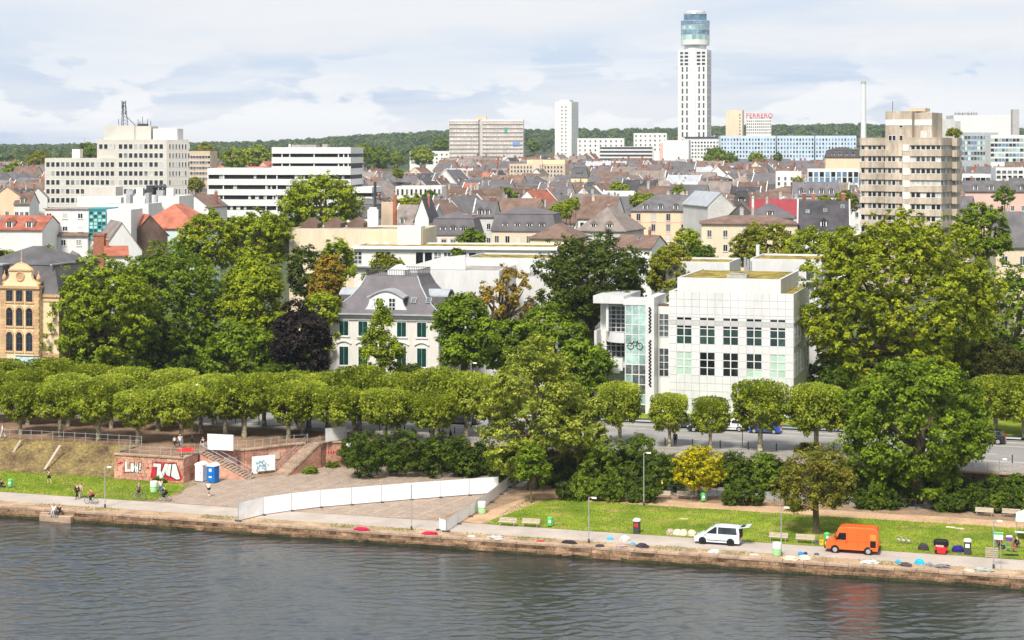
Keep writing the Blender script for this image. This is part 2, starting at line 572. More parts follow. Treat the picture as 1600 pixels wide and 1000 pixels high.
M['dirt'] = mat('bare_dirt', (0.25, 0.165, 0.105), 0.95, 0.2, 0.3, tint=(0.30, 0.21, 0.14), bump=.3, bscale=4)
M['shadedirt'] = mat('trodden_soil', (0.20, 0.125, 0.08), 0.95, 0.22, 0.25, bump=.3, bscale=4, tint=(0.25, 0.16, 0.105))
M['verge'] = mat('dry_verge', (0.42, 0.27, 0.175), 0.95, 0.25, 0.45, tint=(0.40, 0.29, 0.17), bump=.4, bscale=4)
M['dirtpath'] = mat('sandy_path', (0.47, 0.31, 0.19), 0.95, 0.14, 0.4, bump=.2, bscale=5)
M['linepaint'] = mat('road_paint', (0.7, 0.7, 0.68), 0.7, 0.15, 2.0)
M['tarp'] = mat('white_tarpaulin', (0.84, 0.84, 0.84), 0.5, 0.03, 0.8, bump=.35, bscale=1.6, orand=.04)
M['wood'] = mat('weathered_wood', (0.46, 0.38, 0.30), 0.8, 0.15, 3.0, stretch=(.3, 3, 3), orand=.1)
M['skin'] = mat('skin', (0.52, 0.31, 0.22), 0.6, 0.05)
M['rubber'] = mat('tyre_rubber', (0.02, 0.02, 0.02), 0.8, 0.2)
M['binlime'] = mat('green_bin_plastic', (0.10, 0.52, 0.13), 0.5, 0.08)
M['plasticwhite'] = mat('white_plastic', (0.78, 0.78, 0.76), 0.45, 0.05)
M['plasticblue'] = mat('blue_plastic', (0.012, 0.16, 0.52), 0.4, 0.08)
M['red'] = mat('red_paint', (0.60, 0.03, 0.03), 0.4, 0.08)
# ------------------------------------------------------------------ the large setting: river, quay, terraces, street, land
rng = random.Random(7)
nrg = np.random.default_rng(7)
def np_mesh(name, V, Q, mats, smooth=False):
 me = bpy.data.meshes.new(name)
 V = np.asarray(V, dtype=np.float32)
 Q = np.asarray(Q, dtype=np.int32)
 k = Q.shape[1]
 me.vertices.add(len(V))
 me.vertices.foreach_set('co', V.ravel())
 me.loops.add(Q.size)
 me.loops.foreach_set('vertex_index', Q.ravel())
 me.polygons.add(len(Q))
 me.polygons.foreach_set('loop_start', np.arange(0, Q.size, k, dtype=np.int32))
 me.polygons.foreach_set('loop_total', np.full(len(Q), k, dtype=np.int32))
 for m in (mats if isinstance(mats, (list, tuple)) else [mats]):
  me.materials.append(m)
 if smooth:
  me.polygons.foreach_set('use_smooth', np.ones(len(Q), dtype=bool))
 me.update(calc_edges=True)
 me.validate()
 return me
def grid_mesh(name, us, vs, zf, mats, smooth=True):
 us, vs = np.asarray(us, float), np.asarray(vs, float)
 U, V = np.meshgrid(us, vs)
 X = U * CA + V * SA
 Y = O_Y - U * SA + V * CA
 Z = zf(U, V, X, Y)
 P = np.stack([X, Y, Z], -1).reshape(-1, 3)
 nu, nv = len(us), len(vs)
 i = np.arange(nu - 1)
 j = np.arange(nv - 1)
 I, J = np.meshgrid(i, j)
 a = (J * nu + I).ravel()
 Q = np.stack([a, a + 1, a + nu + 1, a + nu], 1)
 return np_mesh(name, P, Q, mats, smooth)
def water_material():
 m = bpy.data.materials.new('river_water')
 m.use_nodes = True
 t = m.node_tree
 L = t.links.new
 p = t.nodes['Principled BSDF']
 p.inputs['Base Color'].default_value = (0.015, 0.020, 0.021, 1)
 p.inputs['Roughness'].default_value = 0.07
 p.inputs['IOR'].default_value = 1.85
 p.inputs['Specular IOR Level'].default_value = 0.62
 geo = N(t, 'ShaderNodeNewGeometry')
 mp = N(t, 'ShaderNodeMapping')
 mp.inputs['Rotation'].default_value = (0, 0, -0.45)
 mp.inputs['Scale'].default_value = (1.0, 1.7, 1.0)
 L(geo.outputs['Position'], mp.inputs['Vector'])
 n = N(t, 'ShaderNodeTexNoise')
 n.inputs['Scale'].default_value = 1.9
 n.inputs['Detail'].default_value = 4
 L(mp.outputs[0], n.inputs['Vector'])
 b = N(t, 'ShaderNodeBump')
 b.inputs['Strength'].default_value = 0.4
 b.inputs['Distance'].default_value = 0.12
 L(n.outputs['Fac'], b.inputs['Height'])
 L(b.outputs[0], p.inputs['Normal'])
 return m
WZ = -1.1
wv_r = np.random.default_rng(3)
waves = []
for k in range(64):
 lam = 0.78 * (2.3 / 0.78) ** (wv_r.random() ** 1.2)
 ang = math.radians(97) + wv_r.normal(0, 0.36)
 waves.append((lam, ang, wv_r.random() * 6.283, 0.0036 * lam))
def water_z(U, V, X, Y):
 Z = np.zeros_like(X)
 wx = X + 0.5 * np.sin(Y * 0.23 + 1.0) + 0.35 * np.sin(X * 0.41 + Y * 0.13)
 wy = Y + 0.5 * np.sin(X * 0.19 + 2.0) + 0.35 * np.sin(Y * 0.37 - X * 0.21)
 for lam, a, ph, am in waves:
  Z += am * np.sin(2 * math.pi / lam * (wx * math.cos(a) + wy * math.sin(a)) + ph)
 patch = 0.75 + 0.35 * np.sin(X * 0.071 + Y * 0.043 + 0.6) * np.sin(Y * 0.089 - X * 0.031 + 1.1)
 return WZ + Z * patch
wu = np.concatenate([[-900, -500, -300, -200, -150, -110], np.arange(-76, 62, 0.21), [80, 110, 150, 200, 300, 500, 900]])
wv = np.concatenate([[-420, -300, -220, -160, -120, -90, -70], np.arange(-47, -0.25, 0.2), [0.1]])
structure(put('river', grid_mesh('river', wu, wv, water_z, water_material())), 'grey green river with small choppy ripples')
HP = np.array([0, 4.0]) + np.array([[-800, 226], [0, 224], [320, 221], [420, 219], [550, 210], [700, 202], [800, 202], [1000, 200], [1200, 194], [1340, 192], [1600, 200], [2600, 215]], float)
def hill_top(px):
 return np.interp(px, HP[:, 0], HP[:, 1])
def land_z(U, V, X, Y):
 Yc = np.maximum(Y, 1.0)
 px = 800 + F * X / Yc
 z = np.full_like(X, 3.4)
 z = z + np.clip((Y - 560) / 1000.0, 0, 1) ** 1.1 * 16.0
 tgt = CH + (YH - hill_top(px)) * 3200.0 / F - 15.0
 s = np.clip((Y - 1650) / 1550.0, 0, 1)
 s = s * s * (3 - 2 * s)
 z = z * (1 - s) + np.maximum(tgt, 20) * s
 return z + np.where(Y > 900, 1.2 * np.sin(X * 0.011) * np.sin(Y * 0.009), 0)
def land_h(X, Y):
 return float(land_z(None, None, np.array([float(X)]), np.array([float(Y)]))[0])
def land_material():
 m = mat('town_ground', (0.10, 0.095, 0.08), 0.95, 0.25, 0.05, tint=(0.06, 0.085, 0.025))
 return m
lu = np.concatenate([-np.geomspace(4000, 40, 26), np.linspace(-35, 35, 10), np.geomspace(40, 4000, 26)])
lv = np.concatenate([[59.6, 66, 75, 90, 120, 160, 220, 300, 400], np.geomspace(480, 9000, 40)])
structure(put('ground', grid_mesh('ground', lu, lv, land_z, land_material())), 'town ground rising towards wooded hills')
def sheet(name, poly, z, m, label=None, kind='structure', inset=None):
 me = bpy.data.meshes.new(name)
 bm = bmesh.new()
 vs = [bm.verts.new(W(u, v, z)) for u, v in poly]
 f = bm.faces.new(vs)
 bm.normal_update()
 if f.normal.z < 0:
  f.normal_flip()
 bmesh.ops.triangulate(bm, faces=bm.faces[:])
 bm.to_mesh(me)
 bm.free()
 me.materials.append(m)
 o = put(name, me)
 if kind:
  o['kind'] = kind
 if label:
  o['label'] = label
 return o
def wavy(u0, u1, v, amp, step, seed):
 r = random.Random(seed)
 n = max(2, int(abs(u1 - u0) / step))
 return [(u0 + (u1 - u0) * i / n, v + r.uniform(-amp, amp)) for i in range(n + 1)]
def lawn_material():
 m = mat('lawn', (0.125, 0.215, 0.014), 0.95, 0.2, 0.22, tint=(0.21, 0.26, 0.022), bump=.6, bscale=9, fine=26)
 t = m.node_tree
 p = t.nodes['Principled BSDF']
 src = p.inputs['Base Color'].links[0].from_socket
 geo = N(t, 'ShaderNodeNewGeometry')
 n = N(t, 'ShaderNodeTexNoise')
 n.inputs['Scale'].default_value = .33
 n.inputs['Detail'].default_value = 7
 n.inputs['Roughness'].default_value = .68
 t.links.new(geo.outputs['Position'], n.inputs['Vector'])
 r1 = N(t, 'ShaderNodeMapRange')
 r1.inputs['From Min'].default_value = .52
 r1.inputs['From Max'].default_value = .66
 t.links.new(n.outputs['Fac'], r1.inputs['Value'])
 mx = N(t, 'ShaderNodeMix', data_type='RGBA')
 t.links.new(r1.outputs[0], mx.inputs['Factor'])
 t.links.new(src, mx.inputs[6])
 mx.inputs[7].default_value = (.33, .27, .075, 1)
 t.links.new(mx.outputs[2], p.inputs['Base Color'])
 return m
M['lawn'] = lawn_material()
U0, U1 = -170, 170
sheet('riverside_ground', [(U0, 0.55), (U1, 0.55), (U1, 36.4), (U0, 36.4)], -0.012, M['dirt'], 'bare brown earth beside the river')
sheet('verge', [(U0, 0.55), (U1, 0.55)] + list(reversed(wavy(U0, U1, 2.55, 0.12, 1.3, 4))), -0.004, M['verge'], 'dry grass and dirt strip along the quay edge')
sheet('riverside_path', wavy(U0, U1, 2.35, 0.05, 4, 5) + list(reversed(wavy(U0, U1, 6.8, 0.05, 4, 6))), 0.003, M['path'], 'grey asphalt riverside path')
lx = guv(735, 814)
lawn = [(-5.2, 7.0)] + wavy(-4.2, U1, 6.95, 0.10, 0.9, 8) + list(reversed(wavy(-2.6, U1, 21.6, 0.16, 1.0, 9)))
lawn[0] = (-5.4, 7.3)
sheet('lawn', lawn, 0.008, M['lawn'], 'mown bright green riverside lawn with benches')
lawn2 = wavy(U0, -45.5, 6.95, 0.08, 1.0, 10) + [(-44.2, 9), (-43.8, 11.6), (-44.3, 15.4), (-46.0, 17.6)] + list(reversed(wavy(U0, -47.2, 18.6, 0.1, 1.1, 11)))
sheet('lawn', lawn2, 0.008, M['lawn'], 'green lawn below the earth bank and graffiti wall')
sheet('sandy_path', wavy(-4.0, U1, 21.4, 0.12, 1.2, 12) + list(reversed(wavy(-6.0, U1, 24.9, 0.25, 1.2, 13))), 0.002, M['dirtpath'], 'sandy footpath behind the lawn')
sheet('sandy_path', [(-8.2, 7.6), (-5.6, 7.0), (-2.4, 21.7), (-4.4, 25.2)], 0.0, M['dirtpath'], 'sandy strip beside the low white fence')
sheet('service_path', [(-12, 28.5), (U1, 28.5), (U1, 33.4), (-12, 33.4)], 0.003, M['asphalt'], 'grey service path under the retaining wall')
def cobble_material():
 m = linesmat('cobbles', (0.41, 0.32, 0.255), (0.25, 0.19, 0.15), 0.34, 0.2, 0.03, rough=0.9, var=0.16, bump=0.5, vertical=False)
 return m
M['cobble'] = cobble_material()
sheet('cobbled_landing', [(-43.6, 7.0), (-43.0, 11.6), (-45.4, 18.6), (-46.05, 21.8), (-39, 23), (-37, 27), (-35, 33.6), (-32.4, 34.8), (-6.6, 35.6), (-7.4, 24.5), (-11.6, 7.0)], 0.0,
  M['cobble'], 'cobbled landing between the graffiti wall and white fences')
cob = bpy.data.objects['cobbled_landing']
r = random.Random(3)
chm = mat('channel_stone', (0.43, 0.36, 0.30), 0.9, 0.12, 1.0)
for k in range(13):
 u0 = -41.5 + k * 2.55
 v0, v1 = 8.0, 24.0 + (k > 2) * 8
 a, b, c_, d = W(u0, v0, .008), W(u0 + .16, v0, .008), W(u0 + 3.1 + .16, v1, .008), W(u0 + 3.1, v1, .008)
 mb = MB()
 pts = []
 for w_, zt in ((0, .012),):
  mb.add([tuple(a), tuple(b), tuple(c_), tuple(d)], [(0, 1, 2, 3)])
 mb.obj('channel_strip', chm, cob)
quay = MB().box(U0, U1, 0.08, 1.2, -4, -0.25).obj('quay_wall', M['redsand_joint'], None, W(0, 0, 0), RZ)
structure(quay, 'stone quay wall with light coping and wet foot')
cop_me, wal_me, led_me = [], [], []
for L_ in (1.75, 2.0, 2.25):
 for lst, (v0, v1, z0, z1), b, m in ((cop_me, (-0.04, 0.62, -0.24, 0.0), .03, 'coping'), (wal_me, (0.0, 0.4, -0.36, 0.0), .025, 'quaystone'), (led_me, (-0.5, 0.1, -0.4, 0.0), .04, 'quayledge')):
  lst.append((L_, MB().bevbox(0.012, L_ - .012, v0, v1, z0, z1, b).mesh('quay_stone', M[m])))
for lst, z, nm, lo, hi, ju in ((cop_me, 0.0, 'coping_stone', -68, 54, .015), (wal_me, -0.245, 'wall_stone', -68, 54, .03), (led_me, -0.61, 'ledge_stone', -68, 54, .05)):
 u = lo + r.random()
 while u < hi:
  L_, me = r.choice(lst)
  put(nm, me, quay, (u, r.uniform(-ju, ju), z + r.uniform(-.012, .012)))
  u += L_
MB().box(U0, -69, -0.04, 0.62, -0.24, 0).box(U0, -69, -.5, .1, -1.0, -.6).box(56, U1, -0.04, 0.62, -.24, 0).box(56, U1, -.5, .1, -1.0, -.6).obj('coping_run', M['coping'], quay)
mb = MB()
n = 260
vs, fs = [], []
for i in range(n + 1):
 u = -100 + 200 * i / n
 vs += [(u, -0.54 + r.uniform(-.05, .05), -0.84 + r.uniform(-.07, .07)), (u, -0.62, -2.5)]
for i in range(n):
 fs.append((2 * i, 2 * i + 2, 2 * i + 3, 2 * i + 1))
mb.add(vs, fs).obj('wet_foot', M['algae'], quay)
us0 = guv(68, 800, -.3)[0]
us1 = guv(110, 806, -.3)[0]
lnd = MB().bevbox(us0, us1, -1.15, -0.5, -1.6, -0.42, .05).bevbox(us0, us0 + 1.1, -1.0, -0.5, -0.42, -0.2, .03).obj('landing_step', M['coping'], quay)
bu = np.arange(-170, -54.9, 0.8)
bu = np.append(bu[bu < -55.2], -55.2)
bv = np.linspace(18.2, 24.6, 12)
def bank_z(U, V, X, Y):
 t = np.clip((V - 18.5) / 5.3, 0, 1)
 return 3.0 * t - 0.02 + 0.12 * np.sin(U * 1.3 + V) * np.sin(V * 1.7 + U * .6) * (t > 0) * (t < 1)
bank_m = mat('bank_soil', (0.19, 0.12, 0.078), 0.95, 0.35, 0.35, tint=(0.19, 0.145, 0.055), bump=.5, bscale=3)
structure(put('earth_bank', grid_mesh('earth_bank', bu, bv, bank_z, bank_m)), 'dry earth bank below the plane trees')
mbb = MB()
for pxa, pya, pxb, pyb in ((92, 697, 68, 735), (30, 690, 8, 726)):
 a = gnd(pxa, pya, 2.9); b = gnd(pxb, pyb, .3)
 d = Vector((.28, 0, 0))
 mbb.add([tuple(a + Vector((0, 0, .14))), tuple(a + d + Vector((0, 0, .14))), tuple(b + d + Vector((0, 0, .16))), tuple(b + Vector((0, 0, .16)))], [(0, 1, 2, 3)])
mbb.obj('drain_strip', chm, bpy.data.objects['earth_bank'])
ARC = [(-46.1, 23.55), (-43.6, 24.3), (-41.8, 25.4), (-40.4, 27.0), (-39.2, 29.0), (-38.0, 30.8), (-36.7, 31.9)]
TZ = 3.0
terr = [(U0, 24.0), (-55.2, 24.0), (-55.2, 18.0), (-46.1, 18.0)] + ARC + [(-34.6, 32.9), (-34.4, 33.3), (-32.4, 34.5), (-32.4, 36.0), (-30, 36.1), (-30, 40.6), (U0, 40.6)]
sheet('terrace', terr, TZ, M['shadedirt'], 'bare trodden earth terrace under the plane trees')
sheet('pavement', [(-30, 36.1), (U1, 36.1), (U1, 43.6), (-30, 43.6)], TZ, M['pavers'], 'grey paved walk along the near side of the street')
sheet('pavement', [(U0, 40.6), (-30, 40.6), (-30, 43.6), (U0, 43.6)], TZ - .002, M['pavers'], 'grey paved walk beside the tree terrace')
sheet('street', [(U0, 43.75), (U1, 43.75), (U1, 58.2), (U0, 58.2)], TZ - 0.1, M['asphalt'], 'grey asphalt street with parking lane')
st = bpy.data.objects['street']
for nm, v0, v1 in (('kerb', 43.6, 43.76), ('kerb.001', 58.2, 58.36)):
 structure(MB().box(-150, 150, v0, v1, TZ - .4, TZ + .004).obj('kerb', M['concrete'], None, W(0, 0, 0), RZ), 'grey kerb stones on the %s side of the street' % ('river' if v0 < 50 else 'garden'))
sheet('pavement', [(U0, 58.36), (U1, 58.36), (U1, 61.0), (U0, 61.0)], TZ, M['pavers'], 'reddish paved walk on the garden side of the street')
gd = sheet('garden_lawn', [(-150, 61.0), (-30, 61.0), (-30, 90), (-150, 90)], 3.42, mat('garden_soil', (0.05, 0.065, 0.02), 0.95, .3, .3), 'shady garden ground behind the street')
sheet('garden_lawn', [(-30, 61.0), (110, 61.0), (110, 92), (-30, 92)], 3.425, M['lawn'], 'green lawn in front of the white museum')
k = 0
for u in range(-60, 75, 6):
 MB().box(u, u + 3, 49.4, 49.52, 0, .004).obj('lane_dash', M['linepaint'], st, W(0, 0, TZ - .096), RZ)
MB().box(-90, 90, 55.55, 55.66, 0, .004).obj('parking_line', M['linepaint'], st, W(0, 0, TZ - .096), RZ)
MB().box(-90, 90, 44.5, 44.58, 0, .004).obj('edge_line', M['linepaint'], st, W(0, 0, TZ - .096), RZ)
def stone_wall(name, label, runs, z0, z1, block=(0.78, 0.42), seed=1, capped=True, kindthing=True, thick=0.5, pieces=True):
 rr = random.Random(seed)
 root = thing(name, label, 'wall', W(0, 0, 0), RZ)
 bl = {}
 def bmesh_(L_):
  q = round(L_ * 20) / 20
  if q not in bl:
   bl[q] = MB().bevbox(.012, q - .012, -0.06, 0.1, .012, block[1] - .012, .02).mesh('wall_block', M['redsand'])
  return bl[q]
 core = MB()
 for (a, b) in runs:
  du, dv = b[0] - a[0], b[1] - a[1]
  Lr = math.hypot(du, dv)
  ang = math.atan2(dv, du)
  ca, sa = math.cos(ang), math.sin(ang)
  nx, ny = -sa, ca            # inwards (behind the face)
  def loc(t, d):
   return (a[0] + ca * t + nx * d, a[1] + sa * t + ny * d)
  p = [loc(0, .02), loc(Lr, .02), loc(Lr, thick), loc(0, thick)]
  core.prism(p, 'z', z0 - .3, z1 - .16)
  if pieces:
   nrow = max(1, int(round((z1 - .16 - z0) / block[1])))
   hrow = (z1 - .16 - z0) / nrow
   for i in range(nrow):
    t = 0.0
    first = True
    while t < Lr - .05:
     L_ = rr.choice((.7, .85, 1.0)) * block[0] / .85
     if first and i % 2:
      L_ *= .55
     first = False
     L_ = min(round(L_ * 20) / 20, Lr - t)
     if Lr - t - L_ < .25:
      L_ = Lr - t
     x, y = loc(t, rr.uniform(-.012, .012))
     o = put('wall_block', bmesh_(max(L_, .2)), root, (x, y, z0 + i * hrow), ang)
     o.scale = (1, 1, hrow / block[1])
     t += L_
  if capped:
   t = 0.0
   while t < Lr - .05:
    L_ = min(1.5, Lr - t)
    if Lr - t - L_ < .4:
     L_ = Lr - t
    x, y = loc(t, 0)
    put('coping_slab', MB().bevbox(.01, L_ - .01, -0.2, thick + .03, -.16, .03, .03).mesh('coping_slab', M['coping']), root, (x, y, z1), ang)
    t += L_
 core.obj('wall_core', M['redsand_joint'], root)
 return root
bast = stone_wall('retaining_wall', 'red sandstone bastion wall sprayed with silver and red graffiti', [((-55.2, 18.0), (-46.1, 18.0)), ((-46.1, 18.0), (-46.1, 21.7))], 0, TZ, seed=2)
arcw = stone_wall('retaining_wall', 'curved red sandstone wall between the two terrace stairs', [(ARC[i], ARC[i + 1]) for i in range(len(ARC) - 1)], 0, TZ, seed=3)
pier = stone_wall('retaining_wall', 'short red sandstone pier with red lettering right of the stairs', [((-34.6, 33.2), (-32.4, 34.5)), ((-34.75, 32.0), (-34.6, 33.2))], 0, TZ, seed=4)
longw = stone_wall('retaining_wall', 'long brown retaining wall behind the shrubs below the street', [((-32.4, 36.0), (60, 36.0))], 0, TZ + .05, seed=5, pieces=False, thick=.4)
for c_ in bpy.data.objects:
 if c_.parent == longw and c_.name.startswith('wall_core'):
  c_.data.materials[0] = mat('old_wall_stone', (0.16, 0.10, 0.07), .95, .35, .6, bump=.4, bscale=3)
bw = bpy.data.materials['stone_joint']
MB().prism([(18.0, 0), (24, 0), (24, TZ), (18.0, TZ)], 'x', -55.25, -54.9).obj('flank', M['redsand'], bast)
def graffiti(parent, name, polys, m, y, u0, z0, s, sx=None):
 mb = MB()
 sx = sx or s
 for poly in polys:
  mb.add([(u0 + x * sx, y, z0 + zz * s) for x, zz in poly], [tuple(range(len(poly)))])
 return mb.obj(name, m, parent, fix=False)
silver = mat('silver_spray_paint', (0.62, 0.62, 0.62), 0.5, 0.1, 2)
redsp = mat('red_spray_paint', (0.50, 0.03, 0.05), 0.7, 0.25, 1.5)
blksp = mat('black_spray_paint', (0.02, 0.015, 0.02), 0.7, 0.1)
letA = [[(0, 1.75), (.05, 1.35), (.55, 1.35), (.45, .2), (.35, 0), (1.35, 0), (1.3, .35), (1.0, 1.0), (1.05, 1.75)],
  [(1.15, .75), (1.55, 1.8), (2.0, 1.8), (1.8, .9), (2.05, 1.75), (2.4, 1.8), (2.2, .3), (1.75, .45), (1.55, .9), (1.4, .3)],
  [(2.35, .35), (2.55, 1.8), (3.0, 1.85), (3.55, .1), (3.1, 0), (2.9, .1)]]
letB = [[(0, 1.3), (.25, 1.3), (.3, .35), (.7, .4), (.7, .1), (0, .05)], [(.75, .1), (.75, 1.1), (1.15, 1.15), (1.3, .7), (1.15, .1)], [(1.35, .1), (1.35, 1.15), (1.55, .7), (1.75, 1.2), (1.8, .1), (1.65, .1), (1.6, .5), (1.5, .1)],
  [(1.9, .35), (1.95, 1.2), (2.15, 1.2), (2.05, .35)], [(1.9, 0), (1.9, .22), (2.08, .22), (2.08, 0)]]
def outline(polys, e):
 res = []
 for p in polys:
  cx = sum(q[0] for q in p) / len(p)
  cz = sum(q[1] for q in p) / len(p)
  res.append([(x + e * (1 if x > cx else -1), z + e * (1 if z > cz else -1)) for x, z in p])
 return res
gy = 18.0 - 0.078
graffiti(bast, 'graffiti_backing', [[(-.35, .2), (-.1, 1.2), (.3, 2.05), (2.1, 2.0), (2.9, 2.1), (3.3, 1.6), (3.95, .3), (3.6, -.1), (-.1, -.1)]], redsp, gy, -50.05, .3, 1.0)
graffiti(bast, 'graffiti_outline', outline(letA, .1), blksp, gy - .004, -50.0, .35, 1.0)
graffiti(bast, 'graffiti_lettering', letA, silver, gy - .008, -50.0, .35, 1.0)
graffiti(bast, 'graffiti_outline', outline(letB, .07), blksp, gy - .004, -53.75, .85, 1.0)
graffiti(bast, 'graffiti_lettering', letB, silver, gy - .008, -53.75, .85, 1.0)
scr = []
gr = random.Random(12)
for k in range(26):
 x, z = gr.uniform(.2, 8.6), gr.uniform(.3, 2.1)
 if 1.2 < x < 3.8 and z > .6 or 4.9 < x < 8.9:
  continue
 w_ = gr.uniform(.3, .7)
 scr.append([(x, z), (x + w_, z + gr.uniform(-.1, .1)), (x + w_, z + .06), (x + w_ * .5, z + .16), (x, z + .05)])
graffiti(bast, 'graffiti_scribble', scr, redsp, gy - .003, -55.2, 0, 1.0)
def stairs(name, label, a, b, width, z1, n, flip=1):
 du, dv = b[0] - a[0], b[1] - a[1]
 Ls = math.hypot(du, dv)
 ang = math.atan2(dv, du)
 p = W(a[0], a[1], 0)
 root = thing(name, label, 'stairs', p, RZ + ang)
 tr = Ls / n
 me = None
 for i in range(n):
  z = z1 * (i + 1) / n
  mb = MB().bevbox(i * tr - .03, (i + 1) * tr + .0, -width / 2, width / 2, z - z1 / n - (.02 if i else .1), z, .015)
  mb.obj('step', M['coping'], root)
 prof = [(0, -.1), (Ls, -.1), (Ls, z1 - .02), (Ls - tr, z1 - .03)]
 MB().prism([(0, -.1), (Ls, -.1), (Ls, z1 - .2), (tr, .0)], 'y', -width / 2 + .02, width / 2 - .02).obj('stair_body', M['redsand'], root)
 for s_ in (-1, 1):
  mb = MB()
  yy = s_ * (width / 2 - .08)
  mb.tube([(0.1, yy, 1.0), (Ls - .05, yy, z1 + .95)], .025, 6)
  mb.tube([(0.1, yy, .55), (Ls - .05, yy, z1 + .5)], .012, 5)
  mb.obj('handrail', M['steel'], root)
  for q in range(5):
   x = .1 + (Ls - .15) * q / 4
   z = z1 * x / Ls
   MB().tube([(x, yy, z - .15), (x, yy, z + .95)], .03, 6).obj('post', M['steel'], root)
 return root
stairs('stone_stairs', 'stone stairs descending behind the blue portable toilet', (-39.5, 22.75), (-46.0, 22.55), 1.5, TZ, 17)
stairs('stone_stairs', 'broad stone stairs with railings beside the short pier', (-37.3, 26.1), (-35.65, 32.2), 2.1, TZ, 17)
def railing(name, label, pts, z, post_gap=1.5, h=1.0, m='steel'):
 root = thing(name, label, 'railing', W(0, 0, z), RZ)
 pm = MB().tube([(0, 0, -.05), (0, 0, h + .06)], .036, 6).mesh('post', M[m])
 for (a, b) in zip(pts[:-1], pts[1:]):
  Lr = math.hypot(b[0] - a[0], b[1] - a[1])
  n = max(1, int(round(Lr / post_gap)))
  for i in range(n + (1 if (b == pts[-1]) else 0)):
   t = i / n
   put('post', pm, root, (a[0] + (b[0] - a[0]) * t, a[1] + (b[1] - a[1]) * t, 0))
 for hh, rd in ((h * .5, .012), (h * .95, .016)):
  MB().tube([(p[0], p[1], hh) for p in pts], rd, 5).obj('rail', M[m], root)
 return root
railing('railing', 'post and wire railing along the top of the earth bank', [(-95, 23.9), (-54.9, 23.9)], TZ, 1.55, 1.15)
railing('railing', 'post and wire railing around the graffiti bastion', [(-54.7, 23.6), (-54.7, 18.3), (-46.5, 18.3), (-46.5, 21.6)], TZ, 1.45)
railing('railing', 'curved railing on top of the wall between the stairs', [(a + .1, b + .35) for a, b in ARC], TZ, 1.4)
railing('railing', 'long railing beside the street above the shrubs', [(-34.2, 33.6), (-32.7, 34.7), (-32.6, 36.3), (70, 36.3)], TZ, 1.6)
railing('fence', 'dark low fence along the service path behind the shrubs', [(-4, 28.2), (50, 28.2)], 0, 1.3, 1.1, 'darkgrey')['category'] = 'fence'
# ------------------------------------------------------------------ vegetation
LM = {
 'syc': leafmat('sycamore_leaves', (0.047, 0.090, 0.007), (0.421, 0.513, 0.025)),
 'syc_dark': leafmat('dark_sycamore_leaves', (0.032, 0.068, 0.007), (0.288, 0.390, 0.023)),
 'bright': leafmat('bright_leaves', (0.079, 0.135, 0.007), (0.451, 0.508, 0.022)),
 'giant': leafmat('giant_plane_leaves', (0.063, 0.112, 0.006), (0.451, 0.497, 0.022), (0.30, 0.19, 0.03), 0.12),
 'dark': leafmat('dark_leaves', (0.021, 0.036, 0.006), (0.140, 0.182, 0.023)),
 'purple': leafmat('copper_beech_leaves', (0.008, 0.006, 0.005), (0.038, 0.026, 0.020), trans=.12),
 'autumn': leafmat('autumn_leaves', (0.16, 0.125, 0.012), (0.42, 0.31, 0.03), (0.42, 0.21, 0.03), 0.3),
 'yellowgreen': leafmat('yellowing_leaves', (0.10, 0.125, 0.008), (0.34, 0.36, 0.025), (0.44, 0.32, 0.03), 0.2),
 'pollard': leafmat('pollard_leaves', (0.053, 0.100, 0.008), (0.451, 0.508, 0.034), (0.46, 0.50, 0.07), 0.25, trans=.4),
 'chestnut': leafmat('chestnut_leaves', (0.027, 0.064, 0.006), (0.288, 0.397, 0.021)),
 'willow': leafmat('silvery_leaves', (0.058, 0.092, 0.010), (0.451, 0.508, 0.055), (0.50, 0.52, 0.08), 0.3),
 'gold': leafmat('golden_flowers', (0.06, 0.12, 0.006), (0.72, 0.60, 0.01), (0.80, 0.66, 0.015), 0.35, nscale=1.8),
 'oak': leafmat('oak_leaves', (0.058, 0.072, 0.009), (0.360, 0.345, 0.040), (0.30, 0.19, 0.04), 0.18),
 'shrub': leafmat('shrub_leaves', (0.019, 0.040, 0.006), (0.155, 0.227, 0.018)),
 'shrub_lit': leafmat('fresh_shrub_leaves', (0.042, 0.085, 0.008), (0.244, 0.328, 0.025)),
 'yew': leafmat('yew_needles', (0.021, 0.030, 0.006), (0.128, 0.124, 0.020)),
 'forest': leafmat('forest_leaves', (0.030, 0.060, 0.016), (0.150, 0.205, 0.045), nscale=.02),
}
def leaf_cloud(name, C, Nn, size, m, rg, aspect=0.62):
 n = len(C)
 Nn = Nn / (np.linalg.norm(Nn, axis=1, keepdims=True) + 1e-9)
 R = rg.normal(size=(n, 3))
 T = R - Nn * (R * Nn).sum(1, keepdims=True)
 T /= (np.linalg.norm(T, axis=1, keepdims=True) + 1e-9)
 B = np.cross(Nn, T)
 s = (size * rg.uniform(.65, 1.3, (n, 1))) * 0.5
 fold = Nn * s * 0.25
 V = np.stack([C - T * s, C + B * s * aspect + fold, C + T * s, C - B * s * aspect + fold], 1).reshape(-1, 3)
 Q = np.arange(4 * n, dtype=np.int32).reshape(-1, 4)
 return np_mesh(name, V, Q, m)
def sphere_dirs(n, rg, jit=.18, zmin=-.75):
 i = np.arange(n) + .5
 z = 1 - (1 - zmin) * i / n
 ph = i * 2.399963 + rg.random() * 6.28
 rr = np.sqrt(np.maximum(0, 1 - z * z))
 d = np.stack([rr * np.cos(ph), rr * np.sin(ph), z], 1) + rg.normal(0, jit, (n, 3))
 return d / np.linalg.norm(d, axis=1, keepdims=True)
